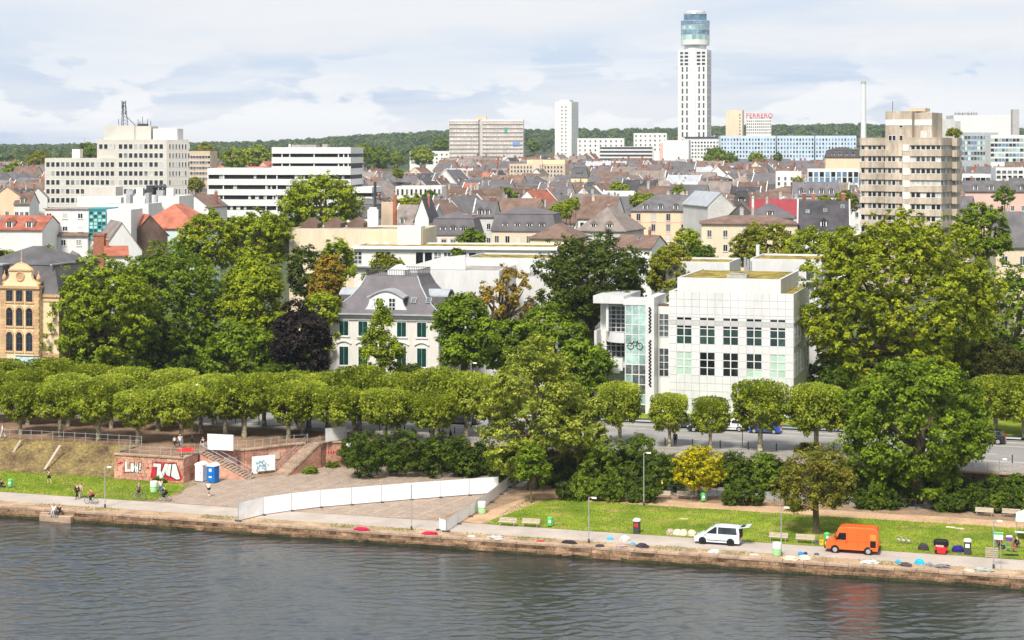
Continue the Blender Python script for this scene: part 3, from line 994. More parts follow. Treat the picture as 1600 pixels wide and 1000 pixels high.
def crown_cloud(seed, rx, ry, rz, lobes, leaves, clump=0.55, shape='round', lobe_r=(.30, .44), inner=(.5, .76), up=.8, zmin=-.75, loose=1.0):
 """lobes on an ellipsoid, clumps on the lobes, leaves in the clumps"""
 rg = np.random.default_rng(seed)
 D = sphere_dirs(lobes, rg, zmin=zmin)
 S = np.array([rx, ry, rz])
 fr = rg.uniform(inner[0], inner[1], (lobes, 1))
 LC = D * fr
 t = (LC[:, 2:3] + 1) / 2
 if shape == 'cone':
  LC[:, :2] *= (1.25 - 1.12 * t)
 elif shape == 'flat':
  LC[:, 2:3] = np.clip(LC[:, 2:3], -.6, .52)
 elif shape == 'egg':
  LC[:, :2] *= (1.12 - .42 * t)
 elif shape == 'vase':
  LC[:, :2] *= (.7 + .42 * t)
 LC = LC * S
 mr = (rx * ry * rz) ** (1 / 3)
 LR = rg.uniform(lobe_r[0], lobe_r[1], lobes) * mr
 if shape == 'cone':
  LR = LR * (1.15 - .75 * t[:, 0])
 ncl = np.maximum(5, (leaves * LR ** 2 / (LR ** 2).sum() / 26).astype(int))
 Cs, Ns = [], []
 for i in range(lobes):
  k = ncl[i]
  E = rg.normal(size=(k * 2, 3))
  E /= np.linalg.norm(E, axis=1, keepdims=True)
  E = E[(E @ D[i]) > -.35][:k]
  k = len(E)
  rad = LR[i] * rg.uniform(.72, 1.08, (k, 1)) * (1 + .25 * rg.random((k, 1)) * (rg.random((k, 1)) < .12) * loose)
  flat = np.array([1.0, 1.0, .82])
  CC = LC[i] + E * rad * flat
  m_ = 26
  off = rg.normal(0, clump * .42, (k, m_, 3)) * np.array([1, 1, .7])
  P = CC[:, None, :] + off
  nn = E[:, None, :] * .75 + np.array([0, 0, up]) + rg.normal(0, .5, (k, m_, 3)) + off / (clump + 1e-6) * .5
  Cs.append(P.reshape(-1, 3))
  Ns.append(nn.reshape(-1, 3))
 return np.concatenate(Cs), np.concatenate(Ns), LC, LR, rg
def limb_path(a, b, rr, n=5, sag=.08):
 a, b = Vector(a), Vector(b)
 L_ = (b - a).length
 pts = []
 for i in range(n + 1):
  t = i / n
  p = a.lerp(b, t)
  if 0 < i < n:
   p += Vector((rr.uniform(-1, 1), rr.uniform(-1, 1), rr.uniform(-.5, 1))) * L_ * sag
  p.z += math.sin(t * math.pi) * L_ * -.04
  pts.append(tuple(p))
 return pts
def trunk_mesh(seed, h0, r0, targets, cz, m='bark', stems=1, lean=0.0, fork=.75):
 rr = random.Random(seed)
 mb = MB()
 for s_ in range(stems):
  ang = 6.28 * s_ / stems + rr.random()
  off = Vector((math.cos(ang), math.sin(ang), 0)) * (0.0 if stems == 1 else r0 * .9)
  top = off * (1 if stems == 1 else 5.0) + Vector((lean + rr.uniform(-.2, .2), rr.uniform(-.2, .2), h0))
  rs = r0 if stems == 1 else r0 * .7
  P = [tuple(off + Vector((0, 0, -.3))), tuple(off + Vector((0, 0, .25))), tuple(off.lerp(top, .4)), tuple(off.lerp(top, .75)), tuple(top)]
  mb.tube(P, [rs * 1.55, rs * 1.15, rs * .95, rs * .85, rs * .7], 9)
  for q, tg in enumerate(targets[s_::stems]):
   base = Vector(off).lerp(top, rr.uniform(fork, 1.0))
   mb.tube(limb_path(base, tg, rr), [rs * .5, rs * .42, rs * .34, rs * .26, rs * .18, rs * .07], 6)
 return mb.mesh('trunk', M[m], smooth=True)
def tree(name, label, px, top, hw, Y, bot, leaf, zb=3.4, lobes=34, leaves=20000, size=.47, clump=.6, seed=None, shape='round', bark='bark', r0=None, stems=1, ryf=.9, group=None,
   cat='tree', loose=1.0, lobe_r=(.30, .44), inner=(.5, .76), trunk=True, limbs=12, zmin=-.75, up=.8, fork=.75):
 seed = seed if seed is not None else int(px * 7 + top)
 s = F / Y
 X = (px - 800) / s
 zt, zbot = zof(top, Y), zof(bot, Y)
 zbot = max(zbot, zb + (.2 if cat != 'shrub' else -.6))
 rx, rz = hw / s, (zt - zbot) / 2
 C, Nn, LC, LR, rg = crown_cloud(seed, rx, rx * ryf, rz, lobes, leaves, clump, shape, lobe_r, inner, up, zmin, loose)
 cz = (zt + zbot) / 2 - zb
 root = thing(name, label, cat, (X, Y, zb), 0, group)
 put('crown', leaf_cloud('crown', C, Nn, size, LM[leaf], rg), root, (0, 0, cz))
 if trunk:
  r0 = r0 or max(.12, .03 * (zt - zb) + .05)
  idx = list(range(len(LC)))
  random.Random(seed).shuffle(idx)
  tg = [tuple(Vector(LC[i]) + Vector((0, 0, cz))) for i in idx[:limbs]]
  put('trunk', trunk_mesh(seed, max(.6, cz - rz * .35), r0, tg, cz, bark, stems, fork=fork), root)
 return root
T = tree
T('sycamore_tree', 'broad green sycamore with several bare stems beside the yellow gabled house', 158, 392, 86, 258, 604, 'syc', zmin=-.95, lobes=60, leaves=36000, stems=3, seed=11, r0=.5)
T('sycamore_tree', 'tallest dark green sycamore behind the several-stemmed one', 262, 368, 98, 270, 622, 'syc_dark', zmin=-.95, lobes=70, leaves=42000, seed=12)
T('chestnut_tree', 'light green layered chestnut above the plane tree hedge', 396, 388, 62, 266, 545, 'bright', lobes=46, leaves=22000, clump=.75, seed=13, lobe_r=(.24, .34), shape='egg')
T('chestnut_tree', 'low dark green chestnut under the layered light one', 372, 490, 70, 256, 622, 'chestnut', lobes=30, leaves=14000, seed=14, lobe_r=(.24, .34))
T('plane_tree', 'bright round-crowned tree standing before the striped white office', 322, 322, 44, 325, 440, 'bright', lobes=30, leaves=13000, size=.5, seed=15)
T('plane_tree', 'broad bright tree in front of the striped office, next to the round one', 402, 320, 56, 330, 440, 'bright', lobes=34, leaves=17000, size=.5, seed=16)
T('lime_tree', 'big domed bright green tree covering the end of the striped office', 501, 268, 66, 395, 372, 'bright', zb=4, lobes=40, leaves=19000, size=.6, clump=.8, seed=17)
T('oak_tree', 'dark almost black green tree behind the copper beech', 482, 378, 36, 300, 480, 'dark', lobes=24, leaves=9000, seed=18)
T('oak_tree', 'loose grey-green tree beside the cream flat-roofed building', 528, 368, 30, 306, 460, 'syc', lobes=22, leaves=6500, seed=19, loose=2)
T('larch_tree', 'orange-yellow narrow tree between dark tree and villa', 512, 386, 27, 284, 500, 'autumn', lobes=24, leaves=6500, seed=20, shape='egg')
T('beech_tree', 'purple-black copper beech left of the white villa', 470, 463, 48, 252, 596, 'purple', lobes=34, leaves=17000, seed=21, shape='egg')
T('maple_tree', 'small fresh green tree peeking out behind the copper beech', 503, 438, 32, 262, 560, 'bright', lobes=22, leaves=7500, seed=22)
T('maple_tree', 'round olive-yellow tree directly behind the villa roof', 604, 395, 38, 292, 480, 'yellowgreen', lobes=24, leaves=9000, seed=23)
T('ginkgo_tree', 'slim pointed ginkgo standing right in front of the villa', 596, 460, 44, 236, 600, 'syc', lobes=40, leaves=9000, seed=24, shape='cone', size=.36, lobe_r=(.16, .28), inner=(.5, .95), loose=2.5)
T('maple_tree', 'vivid green maple hiding the corner of the villa', 724, 444, 50, 236, 600, 'chestnut', lobes=34, leaves=15000, seed=25, lobe_r=(.22, .34), loose=2)
T('maple_tree', 'low bright green maple beside the villa corner one', 800, 490, 52, 246, 600, 'chestnut', lobes=30, leaves=12000, seed=26, lobe_r=(.22, .34))
T('walnut_tree', 'thin half-bare tree with orange autumn leaves by the museum wings', 784, 405, 48, 262, 540, 'autumn', lobes=26, leaves=3200, seed=27, loose=4, limbs=26, lobe_r=(.14, .24), inner=(.5, .95))
T('ash_tree', 'large loose dark green tree with forked trunk beside the museum', 925, 356, 96, 256, 540, 'dark', lobes=70, leaves=34000, size=.46, seed=28, loose=3, limbs=20, lobe_r=(.2, .3), inner=(.4, .88), r0=.55)
T('lime_tree', 'yellowing round tree between the dark ash and museum roof', 1050, 380, 42, 292, 480, 'yellowgreen', lobes=26, leaves=11000, seed=29)
T('giant_plane_tree', 'gigantic yellow-green plane tree towering beside the white museum', 1402, 322, 150, 240, 636, 'giant', lobes=100, leaves=78000, size=.5, seed=30, r0=.9, lobe_r=(.2, .34), inner=(.5, .84))
T('dark_tree', 'dark green tree behind the giant plane at the frame edge', 1578, 396, 74, 262, 610, 'chestnut', lobes=34, leaves=17000, seed=31)
T('yew_tree', 'brownish dense yew above the row of pollarded planes', 1562, 528, 52, 236, 640, 'yew', lobes=30, leaves=13000, seed=32, size=.34)
T('maple_tree', 'dark green tree below the beige apartment tower', 1534, 312, 48, 330, 420, 'syc_dark', lobes=30, leaves=12000, size=.5, seed=33)
T('lime_tree', 'yellow-green tree in front of the cream corner house', 1192, 343, 52, 326, 430, 'yellowgreen', lobes=30, leaves=12000, size=.48, seed=34)
T('lime_tree', 'bright green tree below the black-tiled roof', 1272, 352, 48, 322, 440, 'bright', lobes=30, leaves=12000, size=.48, seed=35)
T('maple_tree', 'fresh green tree in front of the peach corner house', 1074, 355, 24, 335, 420, 'bright', lobes=20, leaves=5500, size=.48, seed=36)
T('yew_tree', 'dark conifer under the cream corner house', 1100, 378, 26, 312, 440, 'shrub', lobes=20, leaves=5000, seed=37)
T('cypress_tree', 'narrow dark cypress in front of the glazed flat-roofed building', 714, 384, 8, 300, 426, 'shrub', lobes=14, leaves=2200, seed=38, shape='egg', lobe_r=(.4, .55))
T('maple_tree', 'round dark green tree under the grey mansard house', 737, 358, 23, 400, 386, 'syc_dark', zb=4, lobes=20, leaves=4500, size=.5, seed=39)
T('lime_tree', 'green tree peeping above the yellow gabled house', 72, 385, 34, 305, 450, 'syc', lobes=24, leaves=7500, seed=40, loose=2)
T('lime_tree', 'olive tree at the frame edge behind the yellow gabled house', 10, 383, 30, 310, 450, 'yellowgreen', lobes=20, leaves=6000, seed=41)
T('elm_tree', 'dark green tree filling the gap between villa and museum', 866, 462, 52, 250, 622, 'syc_dark', zmin=-.95, lobes=40, leaves=15000, seed=60)
T('elm_tree', 'bushy tree behind the poplar before the museum wing', 915, 520, 40, 240, 630, 'chestnut', zmin=-.95, lobes=30, leaves=9000, seed=61)
T('poplar_tree', 'tall loose silvery poplar rising from the shrubs behind the lawn', 832, 522, 98, 204, 756, 'willow', zb=0, lobes=58, leaves=30000, size=.34, clump=.5, seed=50, r0=.55, lobe_r=(.18, .3), inner=(.5, .9), loose=3, limbs=18, shape='egg', fork=.3)
T('poplar_tree', 'lower yellow-tipped companion of the tall silvery poplar', 905, 585, 50, 206, 776, 'willow', zb=0, lobes=34, leaves=12000, size=.34, clump=.5, seed=51, lobe_r=(.2, .3), loose=2)
T('young_tree', 'small bright green tree standing alone at the lawn corner', 830, 690, 32, 196, 764, 'chestnut', zb=0, lobes=26, leaves=8000, size=.26, clump=.36, seed=52, shape='egg', r0=.11)
T('golden_rain_tree', 'small tree covered with yellow blossom behind the lawn', 1091, 690, 44, 198, 774, 'gold', zb=0, lobes=40, leaves=10000, size=.24, clump=.32, seed=53, r0=.13, zmin=-.9)
T('oak_tree', 'small spreading oak with browning leaves on the lawn', 1276, 694, 68, 180.5, 812, 'oak', zb=0, lobes=44, leaves=17000, size=.27, clump=.42, seed=54, r0=.34, lobe_r=(.22, .32), inner=(.5, .85), loose=2)
T('chestnut_tree', 'massive dome-shaped dark green chestnut behind the sandy path', 1432, 548, 108, 196, 794, 'chestnut', zb=0, lobes=130, leaves=56000, size=.4, clump=.55, seed=55, r0=.6, lobe_r=(.16, .24), inner=(.66, .93), zmin=-.95, up=.6)
pol = []
for k in range(4):
 C, Nn, LC, LR, rg = crown_cloud(200 + k, 3.9, 3.9, 2.75, 34, 9500, .5, 'flat', (.26, .36), (.55, .8), .5, -.8, 1.5)
 ns = 420
 a, q = rg.uniform(0, 6.28, ns), np.sqrt(rg.random(ns)) * 3.7
 bx, by = q * np.cos(a), q * np.sin(a)
 P = []
 for j in range(8):
  P.append(np.stack([bx + rg.normal(0, .09, ns), by + rg.normal(0, .09, ns), 1.5 + .25 * j + rg.normal(0, .08, ns) - .05 * q * q], 1))
 C = np.concatenate([C] + P)
 Nn = np.concatenate([Nn, np.tile([0, -.5, .9], (ns * 8, 1)) + rg.normal(0, .5, (ns * 8, 3))])
 cm = leaf_cloud('crown', C, Nn, .36, LM['pollard'], rg)
 rr = random.Random(k)
 mb = MB()
 mb.tube([(0, 0, -.2), (0, 0, .25), (.05, .02, 1.4), (0, .03, 2.5), (0, 0, 3.0)], [.5, .38, .31, .33, .4], 10)
 for j in range(7):
  an = 6.28 * j / 7 + rr.random() * .5
  q = rr.uniform(1.6, 3.0)
  mb.tube([(0, 0, 2.75), (math.cos(an) * q * .45, math.sin(an) * q * .45, 3.4), (math.cos(an) * q, math.sin(an) * q, rr.uniform(3.9, 4.9))], [.2, .15, .08], 7)
 pol.append((cm, mb.mesh('trunk', M['plane_bark'], smooth=True)))
def pollard(u, v, label, k, sc=1.0, rz=0.0, group='pollarded plane trees on the terrace', zs=1.0):
 root = thing('pollarded_plane_tree', label, 'tree', W(u, v, TZ), rz, group)
 root.scale = (sc * .93, sc * .93, sc * zs * 1.03)
 put('crown', pol[k % 4][0], root, (0, 0, 5.0))
 put('trunk', pol[k % 4][1], root)
 return root
pr = random.Random(21)
rows = []
nearpx = [(32, 679), (94, 684), (154, 688), (215, 692), (283, 693), (352, 680), (382, 683), (473, 680)]
for i, (px, py) in enumerate(nearpx):
 u, v = guv(px, py, TZ)
 pollard(u, v, 'pollarded plane tree, %s trunk of the front terrace row towards the stairs' % ORD[i], i, pr.uniform(.80, .95), pr.random() * 6, zs=pr.uniform(.88, .98))
for i in range(13):
 u = -84 + i * 6.3 + pr.uniform(-.5, .5)
 if u > -20:
  break
 pollard(u, 34.5 + pr.uniform(-.4, .4), 'pollarded plane tree, %s in the middle terrace row counted towards the villa' % ORD[i], i + 1, pr.uniform(.84, .96), pr.random() * 6, zs=pr.uniform(.84, .95))
for i in range(10):
 u = -86 + i * 6.4 + pr.uniform(-.5, .5)
 if u < -33:
  pollard(u, 42.0 + pr.uniform(-.3, .3), 'pollarded plane tree, %s in the rear terrace row beside the street' % ORD[i], i + 2, pr.uniform(.86, .97), pr.random() * 6, zs=pr.uniform(.84, .95))
for i, (px, sc) in enumerate([(462, .86), (512, .86), (562, .98), (622, .9), (684, 1.0), (728, .95), (775, .9), (968, .8), (1046, .68), (1110, .66), (1188, 1.0), (1275, .98), (1345, .9)]):
 Xa = (px - 800) / F
 Yv = (O_Y + 42.3 / CA) / (1 + Xa * SA / CA)
 u, v = UV(Xa * Yv, Yv)
 pollard(u, v, 'pollarded plane tree beside the street, %s of the single row past the stairs' % ORD[i], i, sc, pr.random() * 6, 'pollarded plane trees beside the street', 1.0 if sc > .85 else 1.12)
for i, px in enumerate((1556, 1600, 1650)):
 Xa = (px - 800) / F
 Yv = (O_Y + 61 / CA) / (1 + Xa * SA / CA)
 u, v = UV(Xa * Yv, Yv)
 pollard(u, v, 'pale green hedge-like plane tree below the yew, %s beyond the chestnut' % ORD[i], i + 3, .92, pr.random() * 6, 'planes beyond the chestnut')
def shrub(label, px, top, hw, Y, bot, leaf='shrub', zb=0.0, leaves=3500, **kw):
 bot = YH + (CH - zb) * F / Y + 6
 return tree('shrub', label, px, top, hw, Y, bot, leaf, zb=zb, zmin=-1.0, lobes=kw.pop('lobes', 18), leaves=leaves, size=kw.pop('size', .27), clump=.36, limbs=5, r0=.05, cat='shrub', group='shrubs on the slope', **kw)
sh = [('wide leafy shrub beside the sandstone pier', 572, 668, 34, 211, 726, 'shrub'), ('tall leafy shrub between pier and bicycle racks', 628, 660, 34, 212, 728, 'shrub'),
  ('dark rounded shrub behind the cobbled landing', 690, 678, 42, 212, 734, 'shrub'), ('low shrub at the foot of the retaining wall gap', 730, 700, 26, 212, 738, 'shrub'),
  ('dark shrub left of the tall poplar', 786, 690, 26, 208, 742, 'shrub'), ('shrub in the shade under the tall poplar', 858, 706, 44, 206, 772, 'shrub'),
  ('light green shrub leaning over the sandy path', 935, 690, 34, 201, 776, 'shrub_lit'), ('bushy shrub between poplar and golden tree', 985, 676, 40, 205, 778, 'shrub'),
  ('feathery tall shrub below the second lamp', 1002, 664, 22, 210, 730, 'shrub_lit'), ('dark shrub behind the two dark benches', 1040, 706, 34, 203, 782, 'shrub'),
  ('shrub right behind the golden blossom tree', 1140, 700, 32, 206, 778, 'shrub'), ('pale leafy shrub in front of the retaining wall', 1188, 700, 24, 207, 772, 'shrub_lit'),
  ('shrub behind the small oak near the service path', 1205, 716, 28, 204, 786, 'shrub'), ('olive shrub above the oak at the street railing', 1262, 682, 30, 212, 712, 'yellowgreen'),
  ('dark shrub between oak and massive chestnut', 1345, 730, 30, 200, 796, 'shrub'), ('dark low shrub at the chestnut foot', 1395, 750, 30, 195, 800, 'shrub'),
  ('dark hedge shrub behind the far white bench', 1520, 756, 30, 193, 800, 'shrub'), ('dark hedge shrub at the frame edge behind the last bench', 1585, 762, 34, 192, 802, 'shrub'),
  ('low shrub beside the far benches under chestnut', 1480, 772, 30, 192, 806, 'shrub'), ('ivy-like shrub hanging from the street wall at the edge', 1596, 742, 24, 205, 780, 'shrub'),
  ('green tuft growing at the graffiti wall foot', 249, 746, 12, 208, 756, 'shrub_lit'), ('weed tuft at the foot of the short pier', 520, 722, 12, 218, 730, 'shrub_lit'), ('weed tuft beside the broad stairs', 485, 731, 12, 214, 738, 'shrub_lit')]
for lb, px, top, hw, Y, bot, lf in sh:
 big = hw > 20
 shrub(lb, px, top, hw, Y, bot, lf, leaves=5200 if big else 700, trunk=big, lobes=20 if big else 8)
swm = []
for k in range(3):
 C, Nn, LC, LR, rg = crown_cloud(400 + k, 1.9, 1.5, 1.75, 22, 3600, .36, 'round', (.3, .42), (.45, .8), .7, -1.0, 2.0)
 swm.append(leaf_cloud('foliage', C, Nn, .29, LM[('shrub', 'shrub_lit', 'shrub')[k]], rg))
wr = random.Random(14)
i = 0
u = -31.2
while u < 52:
 rt = thing('wall_shrub', 'dense leafy shrub before the brown street wall, %s from the pier' % ORDX(i), 'shrub', W(u, 34.2 + wr.uniform(-.5, .4), 0), wr.random() * 6, 'growth before the street wall')
 sc = wr.uniform(.8, 1.2)
 put('foliage', swm[wr.choice((0, 0, 1, 2))], rt, (0, 0, 1.75 * sc * 1.0), 0, None, (sc, sc, sc * wr.uniform(.95, 1.2)))
 i += 1
 u += wr.uniform(1.9, 3.4)
i = 0
for px in (880, 905, 935, 962, 990, 1015, 1140, 1160, 1182, 1345, 1368, 1392, 1500, 1530, 1560, 1595):
 q = gnd(px, 781 + (px - 880) * .03)
 rt = thing('path_shrub', 'leafy shrub behind the sandy path, %s counted from the poplar' % ORDX(i), 'shrub', q, wr.random() * 6, 'growth behind the sandy path')
 sc = wr.uniform(.55, .85)
 put('foliage', swm[wr.choice((0, 1, 2))], rt, (0, 0, 1.7 * sc), 0, None, (sc, sc, sc * wr.uniform(.9, 1.5)))
 i += 1
C, Nn, LC, LR, rg = crown_cloud(420, 4.2, 3.4, 3.6, 30, 5200, .55, 'round', (.3, .42), (.45, .8), .7, -1.0, 2.0)
ug = leaf_cloud('foliage', C, Nn, .46, LM['shrub'], rg)
i = 0
for px, Y, sc in [(100, 272, 1.0), (150, 276, .9), (205, 280, 1.1), (255, 284, 1.0), (300, 280, 1.1), (350, 276, 1.0), (400, 274, 1.1), (445, 270, 1.0), (490, 268, .9), (1290, 252, .9), (1330, 254, 1.1), (1375, 256, 1.1), (1420, 258, 1.2), (1465, 258, 1.2), (1510, 256, 1.2), (1555, 254, 1.2), (1600, 252, 1.2)]:
 X = (px - 800) / F * Y
 rt = thing('garden_thicket', 'dark thicket closing the shady garden, %s from the yellow house' % ORDX(i), 'shrub', (X, Y, 3.4), wr.random() * 6, 'garden thickets')
 put('foliage', ug, rt, (0, 0, 3.5 * sc), 0, None, sc)
 i += 1
for i, (px, top, hw, Y, bot) in enumerate([(120, 560, 40, 252, 610), (205, 565, 46, 254, 610), (300, 555, 50, 256, 612), (430, 565, 40, 250, 612), (40, 565, 36, 254, 610), (640, 570, 30, 244, 612), (980, 560, 30, 250, 620), (1300, 570, 44, 232, 640), (1480, 580, 60, 226, 640)]):
 lb = ['dark shrub under the several-stemmed sycamore', 'shrub at the foot of the sycamore stems', 'dark shrub under the tallest sycamore', 'dark shrub below the copper beech', 'shrub by the glass canopy of the yellow house',
   'clipped shrub at the villa corner', 'shrub in front of the museum glass tower', 'shrub at the shaded museum side', 'shrub under the giant plane tree'][i]
 tree('shrub', lb, px, top, hw, Y, bot, 'shrub', zb=3.42, lobes=18, leaves=4500, size=.34, clump=.45, cat='shrub', group='garden shrubs', r0=.06, limbs=5)
# ---- wooded hills: one mass
def forest():
 rg = np.random.default_rng(99)
 Cs, Ns, Ss = [], [], []
 n = 0
 pts = []
 for k in range(3600):
  Y = 3300 - 1900 * rg.random() ** 1.6
  px = rg.uniform(-120, 1720)
  if px > 690 and Y < 2300:
   continue
  if 200 < px < 690 and Y < 1500 + 400 * rg.random():
   continue
  pts.append((px, Y))
 for px in np.arange(-100, 1720, 3.2):      # closed skyline
  pts.append((px + rg.uniform(-2, 2), 3200 + rg.uniform(-60, 60)))
 for px, Y in pts:
  X = (px - 800) / F * Y
  z = land_h(X, Y)
  h = rg.uniform(12, 19)
  r_ = rg.uniform(5.5, 9.5)
  m = 44
  d = rg.normal(size=(m, 3)); d[:, 2] = np.abs(d[:, 2]) * 1.1 - .25
  d /= np.linalg.norm(d, axis=1, keepdims=True)
  Cs.append(np.array([X, Y, z + h - r_ * .9]) + d * np.array([r_, r_, r_ * .9]) * rg.uniform(.75, 1.05, (m, 1)))
  Ns.append(d + rg.normal(0, .35, (m, 3)) + [0, 0, .3])
 C, Nn = np.concatenate(Cs), np.concatenate(Ns)
 o = put('forest', leaf_cloud('forest', C, Nn, 5.0, LM['forest'], rg, .8))
 tag(o, 'distant wooded hills along the horizon', 'forest', kind='stuff')
forest()
# ------------------------------------------------------------------ building kit
_win = {}
def win_mesh(w, h, nx=1, nz=1, glass='glass', frame='white', fr=.07, depth=.09, sill=True):
 key = (round(w, 2), round(h, 2), nx, nz, glass, frame, fr, sill)
 if key in _win:
  return _win[key]
 mb = MB()
 mb.box(fr * .5, w - fr * .5, -.03, .02, fr * .5, h - fr * .5, 0)
 for i in range(nx + 1):
  x = fr / 2 + (w - fr) * i / nx
  mb.box(x - fr / 2, x + fr / 2, -depth, .02, 0, h, 1)
 for j in range(nz + 1):
  z = fr / 2 + (h - fr) * j / nz
  for i in range(nx):
   x0 = fr / 2 + (w - fr) * i / nx + fr / 2
   x1 = fr / 2 + (w - fr) * (i + 1) / nx - fr / 2
   mb.box(x0, x1, -depth + .004, .02, z - fr / 2, z + fr / 2, 1)
 if sill:
  mb.box(-.08, w + .08, -.17, .02, -.12, -.004, 1)
 me = mb.mesh('window', [M[glass], M[frame]], fix=False)
 _win[key] = me
 return me
def window(parent, x, z, w, h, y=0.0, rz=0.0, **kw):
 return put('window', win_mesh(w, h, **kw), parent, (x, y, z), rz)
def gable_roof(w, d, h, r, ridge='x', o=.45, t=.22, m=0):
 mb = MB()
 if ridge == 'x':
  sl = r / (d / 2)
  P = [(-o, h - o * sl), (d / 2, h + r), (d + o, h - o * sl), (d + o, h - o * sl - t), (d / 2, h + r - t), (-o, h - o * sl - t)]
  mb.prism(P, 'x', -.2, w + .2, m)
 else:
  sl = r / (w / 2)
  P = [(-o, h - o * sl), (w / 2, h + r), (w + o, h - o * sl), (w + o, h - o * sl - t), (w / 2, h + r - t), (-o, h - o * sl - t)]
  mb.prism(P, 'y', -.2, d + .2, m)
 return mb
def hip_roof(w, d, h, r, o=.5, t=.2, ins=None, flat=0.0):
 """hipped; flat>0 keeps a flat top inset; ins the hip length along the ridge"""
 mb = MB()
 x0, x1, y0, y1 = -o, w + o, -o, d + o
 if flat:
  a = flat
  top = [(x0 + a, y0 + a, h + r), (x1 - a, y0 + a, h + r), (x1 - a, y1 - a, h + r), (x0 + a, y1 - a, h + r)]
  vs = [(x0, y0, h), (x1, y0, h), (x1, y1, h), (x0, y1, h)] + top
  fs = [(0, 1, 5, 4), (1, 2, 6, 5), (2, 3, 7, 6), (3, 0, 4, 7), (4, 5, 6, 7)]
  mb.add(vs, fs)
 else:
  if w >= d:
   i = ins if ins is not None else (d + 2 * o) / 2 * .9
   vs = [(x0, y0, h), (x1, y0, h), (x1, y1, h), (x0, y1, h), (x0 + i, d / 2, h + r), (x1 - i, d / 2, h + r)]
   fs = [(0, 1, 5, 4), (1, 2, 5), (2, 3, 4, 5), (3, 0, 4)]
  else:
   i = ins if ins is not None else (w + 2 * o) / 2 * .9
   vs = [(x0, y0, h), (x1, y0, h), (x1, y1, h), (x0, y1, h), (w / 2, y0 + i, h + r), (w / 2, y1 - i, h + r)]
   fs = [(0, 1, 4), (1, 2, 5, 4), (2, 3, 5), (3, 0, 4, 5)]
  mb.add(vs, fs)
 mb.box(x0, x1, y0, y1, h - t, h - .005)
 return mb
def mansard_roof(w, d, h, r, ins=1.2, r2=1.6, o=.3):
 mb = MB()
 x0, x1, y0, y1 = -o, w + o, -o, d + o
 a = [(x0, y0, h), (x1, y0, h), (x1, y1, h), (x0, y1, h)]
 b = [(x0 + ins, y0 + ins, h + r), (x1 - ins, y0 + ins, h + r), (x1 - ins, y1 - ins, h + r), (x0 + ins, y1 - ins, h + r)]
 mb.add(a + b, [(0, 1, 5, 4), (1, 2, 6, 5), (2, 3, 7, 6), (3, 0, 4, 7)])
 w2, d2 = w + 2 * o - 2 * ins, d + 2 * o - 2 * ins
 i = min(w2, d2) / 2 * .95
 cx, cy = (x0 + x1) / 2, (y0 + y1) / 2
 e = .15
 c = [(x0 + ins - e, y0 + ins - e, h + r), (x1 - ins + e, y0 + ins - e, h + r), (x1 - ins + e, y1 - ins + e, h + r), (x0 + ins - e, y1 - ins + e, h + r)]
 if w2 >= d2:
  rg_ = [(x0 + ins + i, cy, h + r + r2), (x1 - ins - i, cy, h + r + r2)]
  fs = [(0, 1, 5, 4), (1, 2, 5), (2, 3, 4, 5), (3, 0, 4), (3, 2, 1, 0)]
 else:
  rg_ = [(cx, y0 + ins + i, h + r + r2), (cx, y1 - ins - i, h + r + r2)]
  fs = [(0, 1, 4), (1, 2, 5, 4), (2, 3, 5), (3, 0, 4, 5), (3, 2, 1, 0)]
 mb.add(c + rg_, fs)
 mb.box(x0, x1, y0, y1, h - .25, h - .005)
 return mb
_small = {}
def small(key, fn):
 if key not in _small:
  _small[key] = fn()
 return _small[key]
def chimney_mesh(m='brick', w=.9, d=.6, h=2.2):
 def fn():
  mb = MB().box(-w / 2, w / 2, -d / 2, d / 2, -2.2, h).box(-w / 2 - .08, w / 2 + .08, -d / 2 - .08, d / 2 + .08, h - .22, h + .02, 1)
  for i in (-1, 1):
   mb.tube([(i * w * .22, 0, h), (i * w * .22, 0, h + .4)], .11, 6, 0)
  return mb.mesh('chimney', [M[m], M['concrete']])
 return small(('chim', m, w, d, h), fn)
def dormer_mesh(wallm='offwhite', roofm='slate', w=1.5, h=1.6, d=2.6, kind='gable'):
 def fn():
  mb = MB()
  mb.box(0, w, 0, d, 0, h, 0)
  if kind == 'gable':
   P = [(-.15, h - .1), (w / 2, h + .75), (w + .15, h - .1)]
   mb.prism(P, 'y', -.18, d + .6, 1)
  elif kind == 'arch':
   P = [(-.12 + (w + .24) * .5 * (1 - math.cos(math.pi * i / 8)), h - .05 + .65 * math.sin(math.pi * i / 8)) for i in range(9)]
   mb.prism(P, 'y', -.15, d + .5, 1)
  else:
   mb.prism([(-.2, h), (d + .4, h + .5), (d + .4, h + .3), (-.2, h - .12)], 'x', -.15, w + .15, 1)
  mb.box(.28, w - .28, -.05, .02, .2, h - .15, 2)
  mb.box(w / 2 - .04, w / 2 + .04, -.08, .02, .2, h - .15, 0)
  return mb.mesh('dormer', [M[wallm], M[roofm], M['glass']])
 return small(('dorm', wallm, roofm, w, h, d, kind), fn)
def skylight_mesh(w=.9, h=1.3):
 def fn():
  return MB().box(0, w, 0, h, -.05, .09, 0).box(.08, w - .08, .08, h - .08, .07, .105, 1).mesh('skylight', [M['zinc'], M['glass_mid']])
 return small(('sky', w, h), fn)
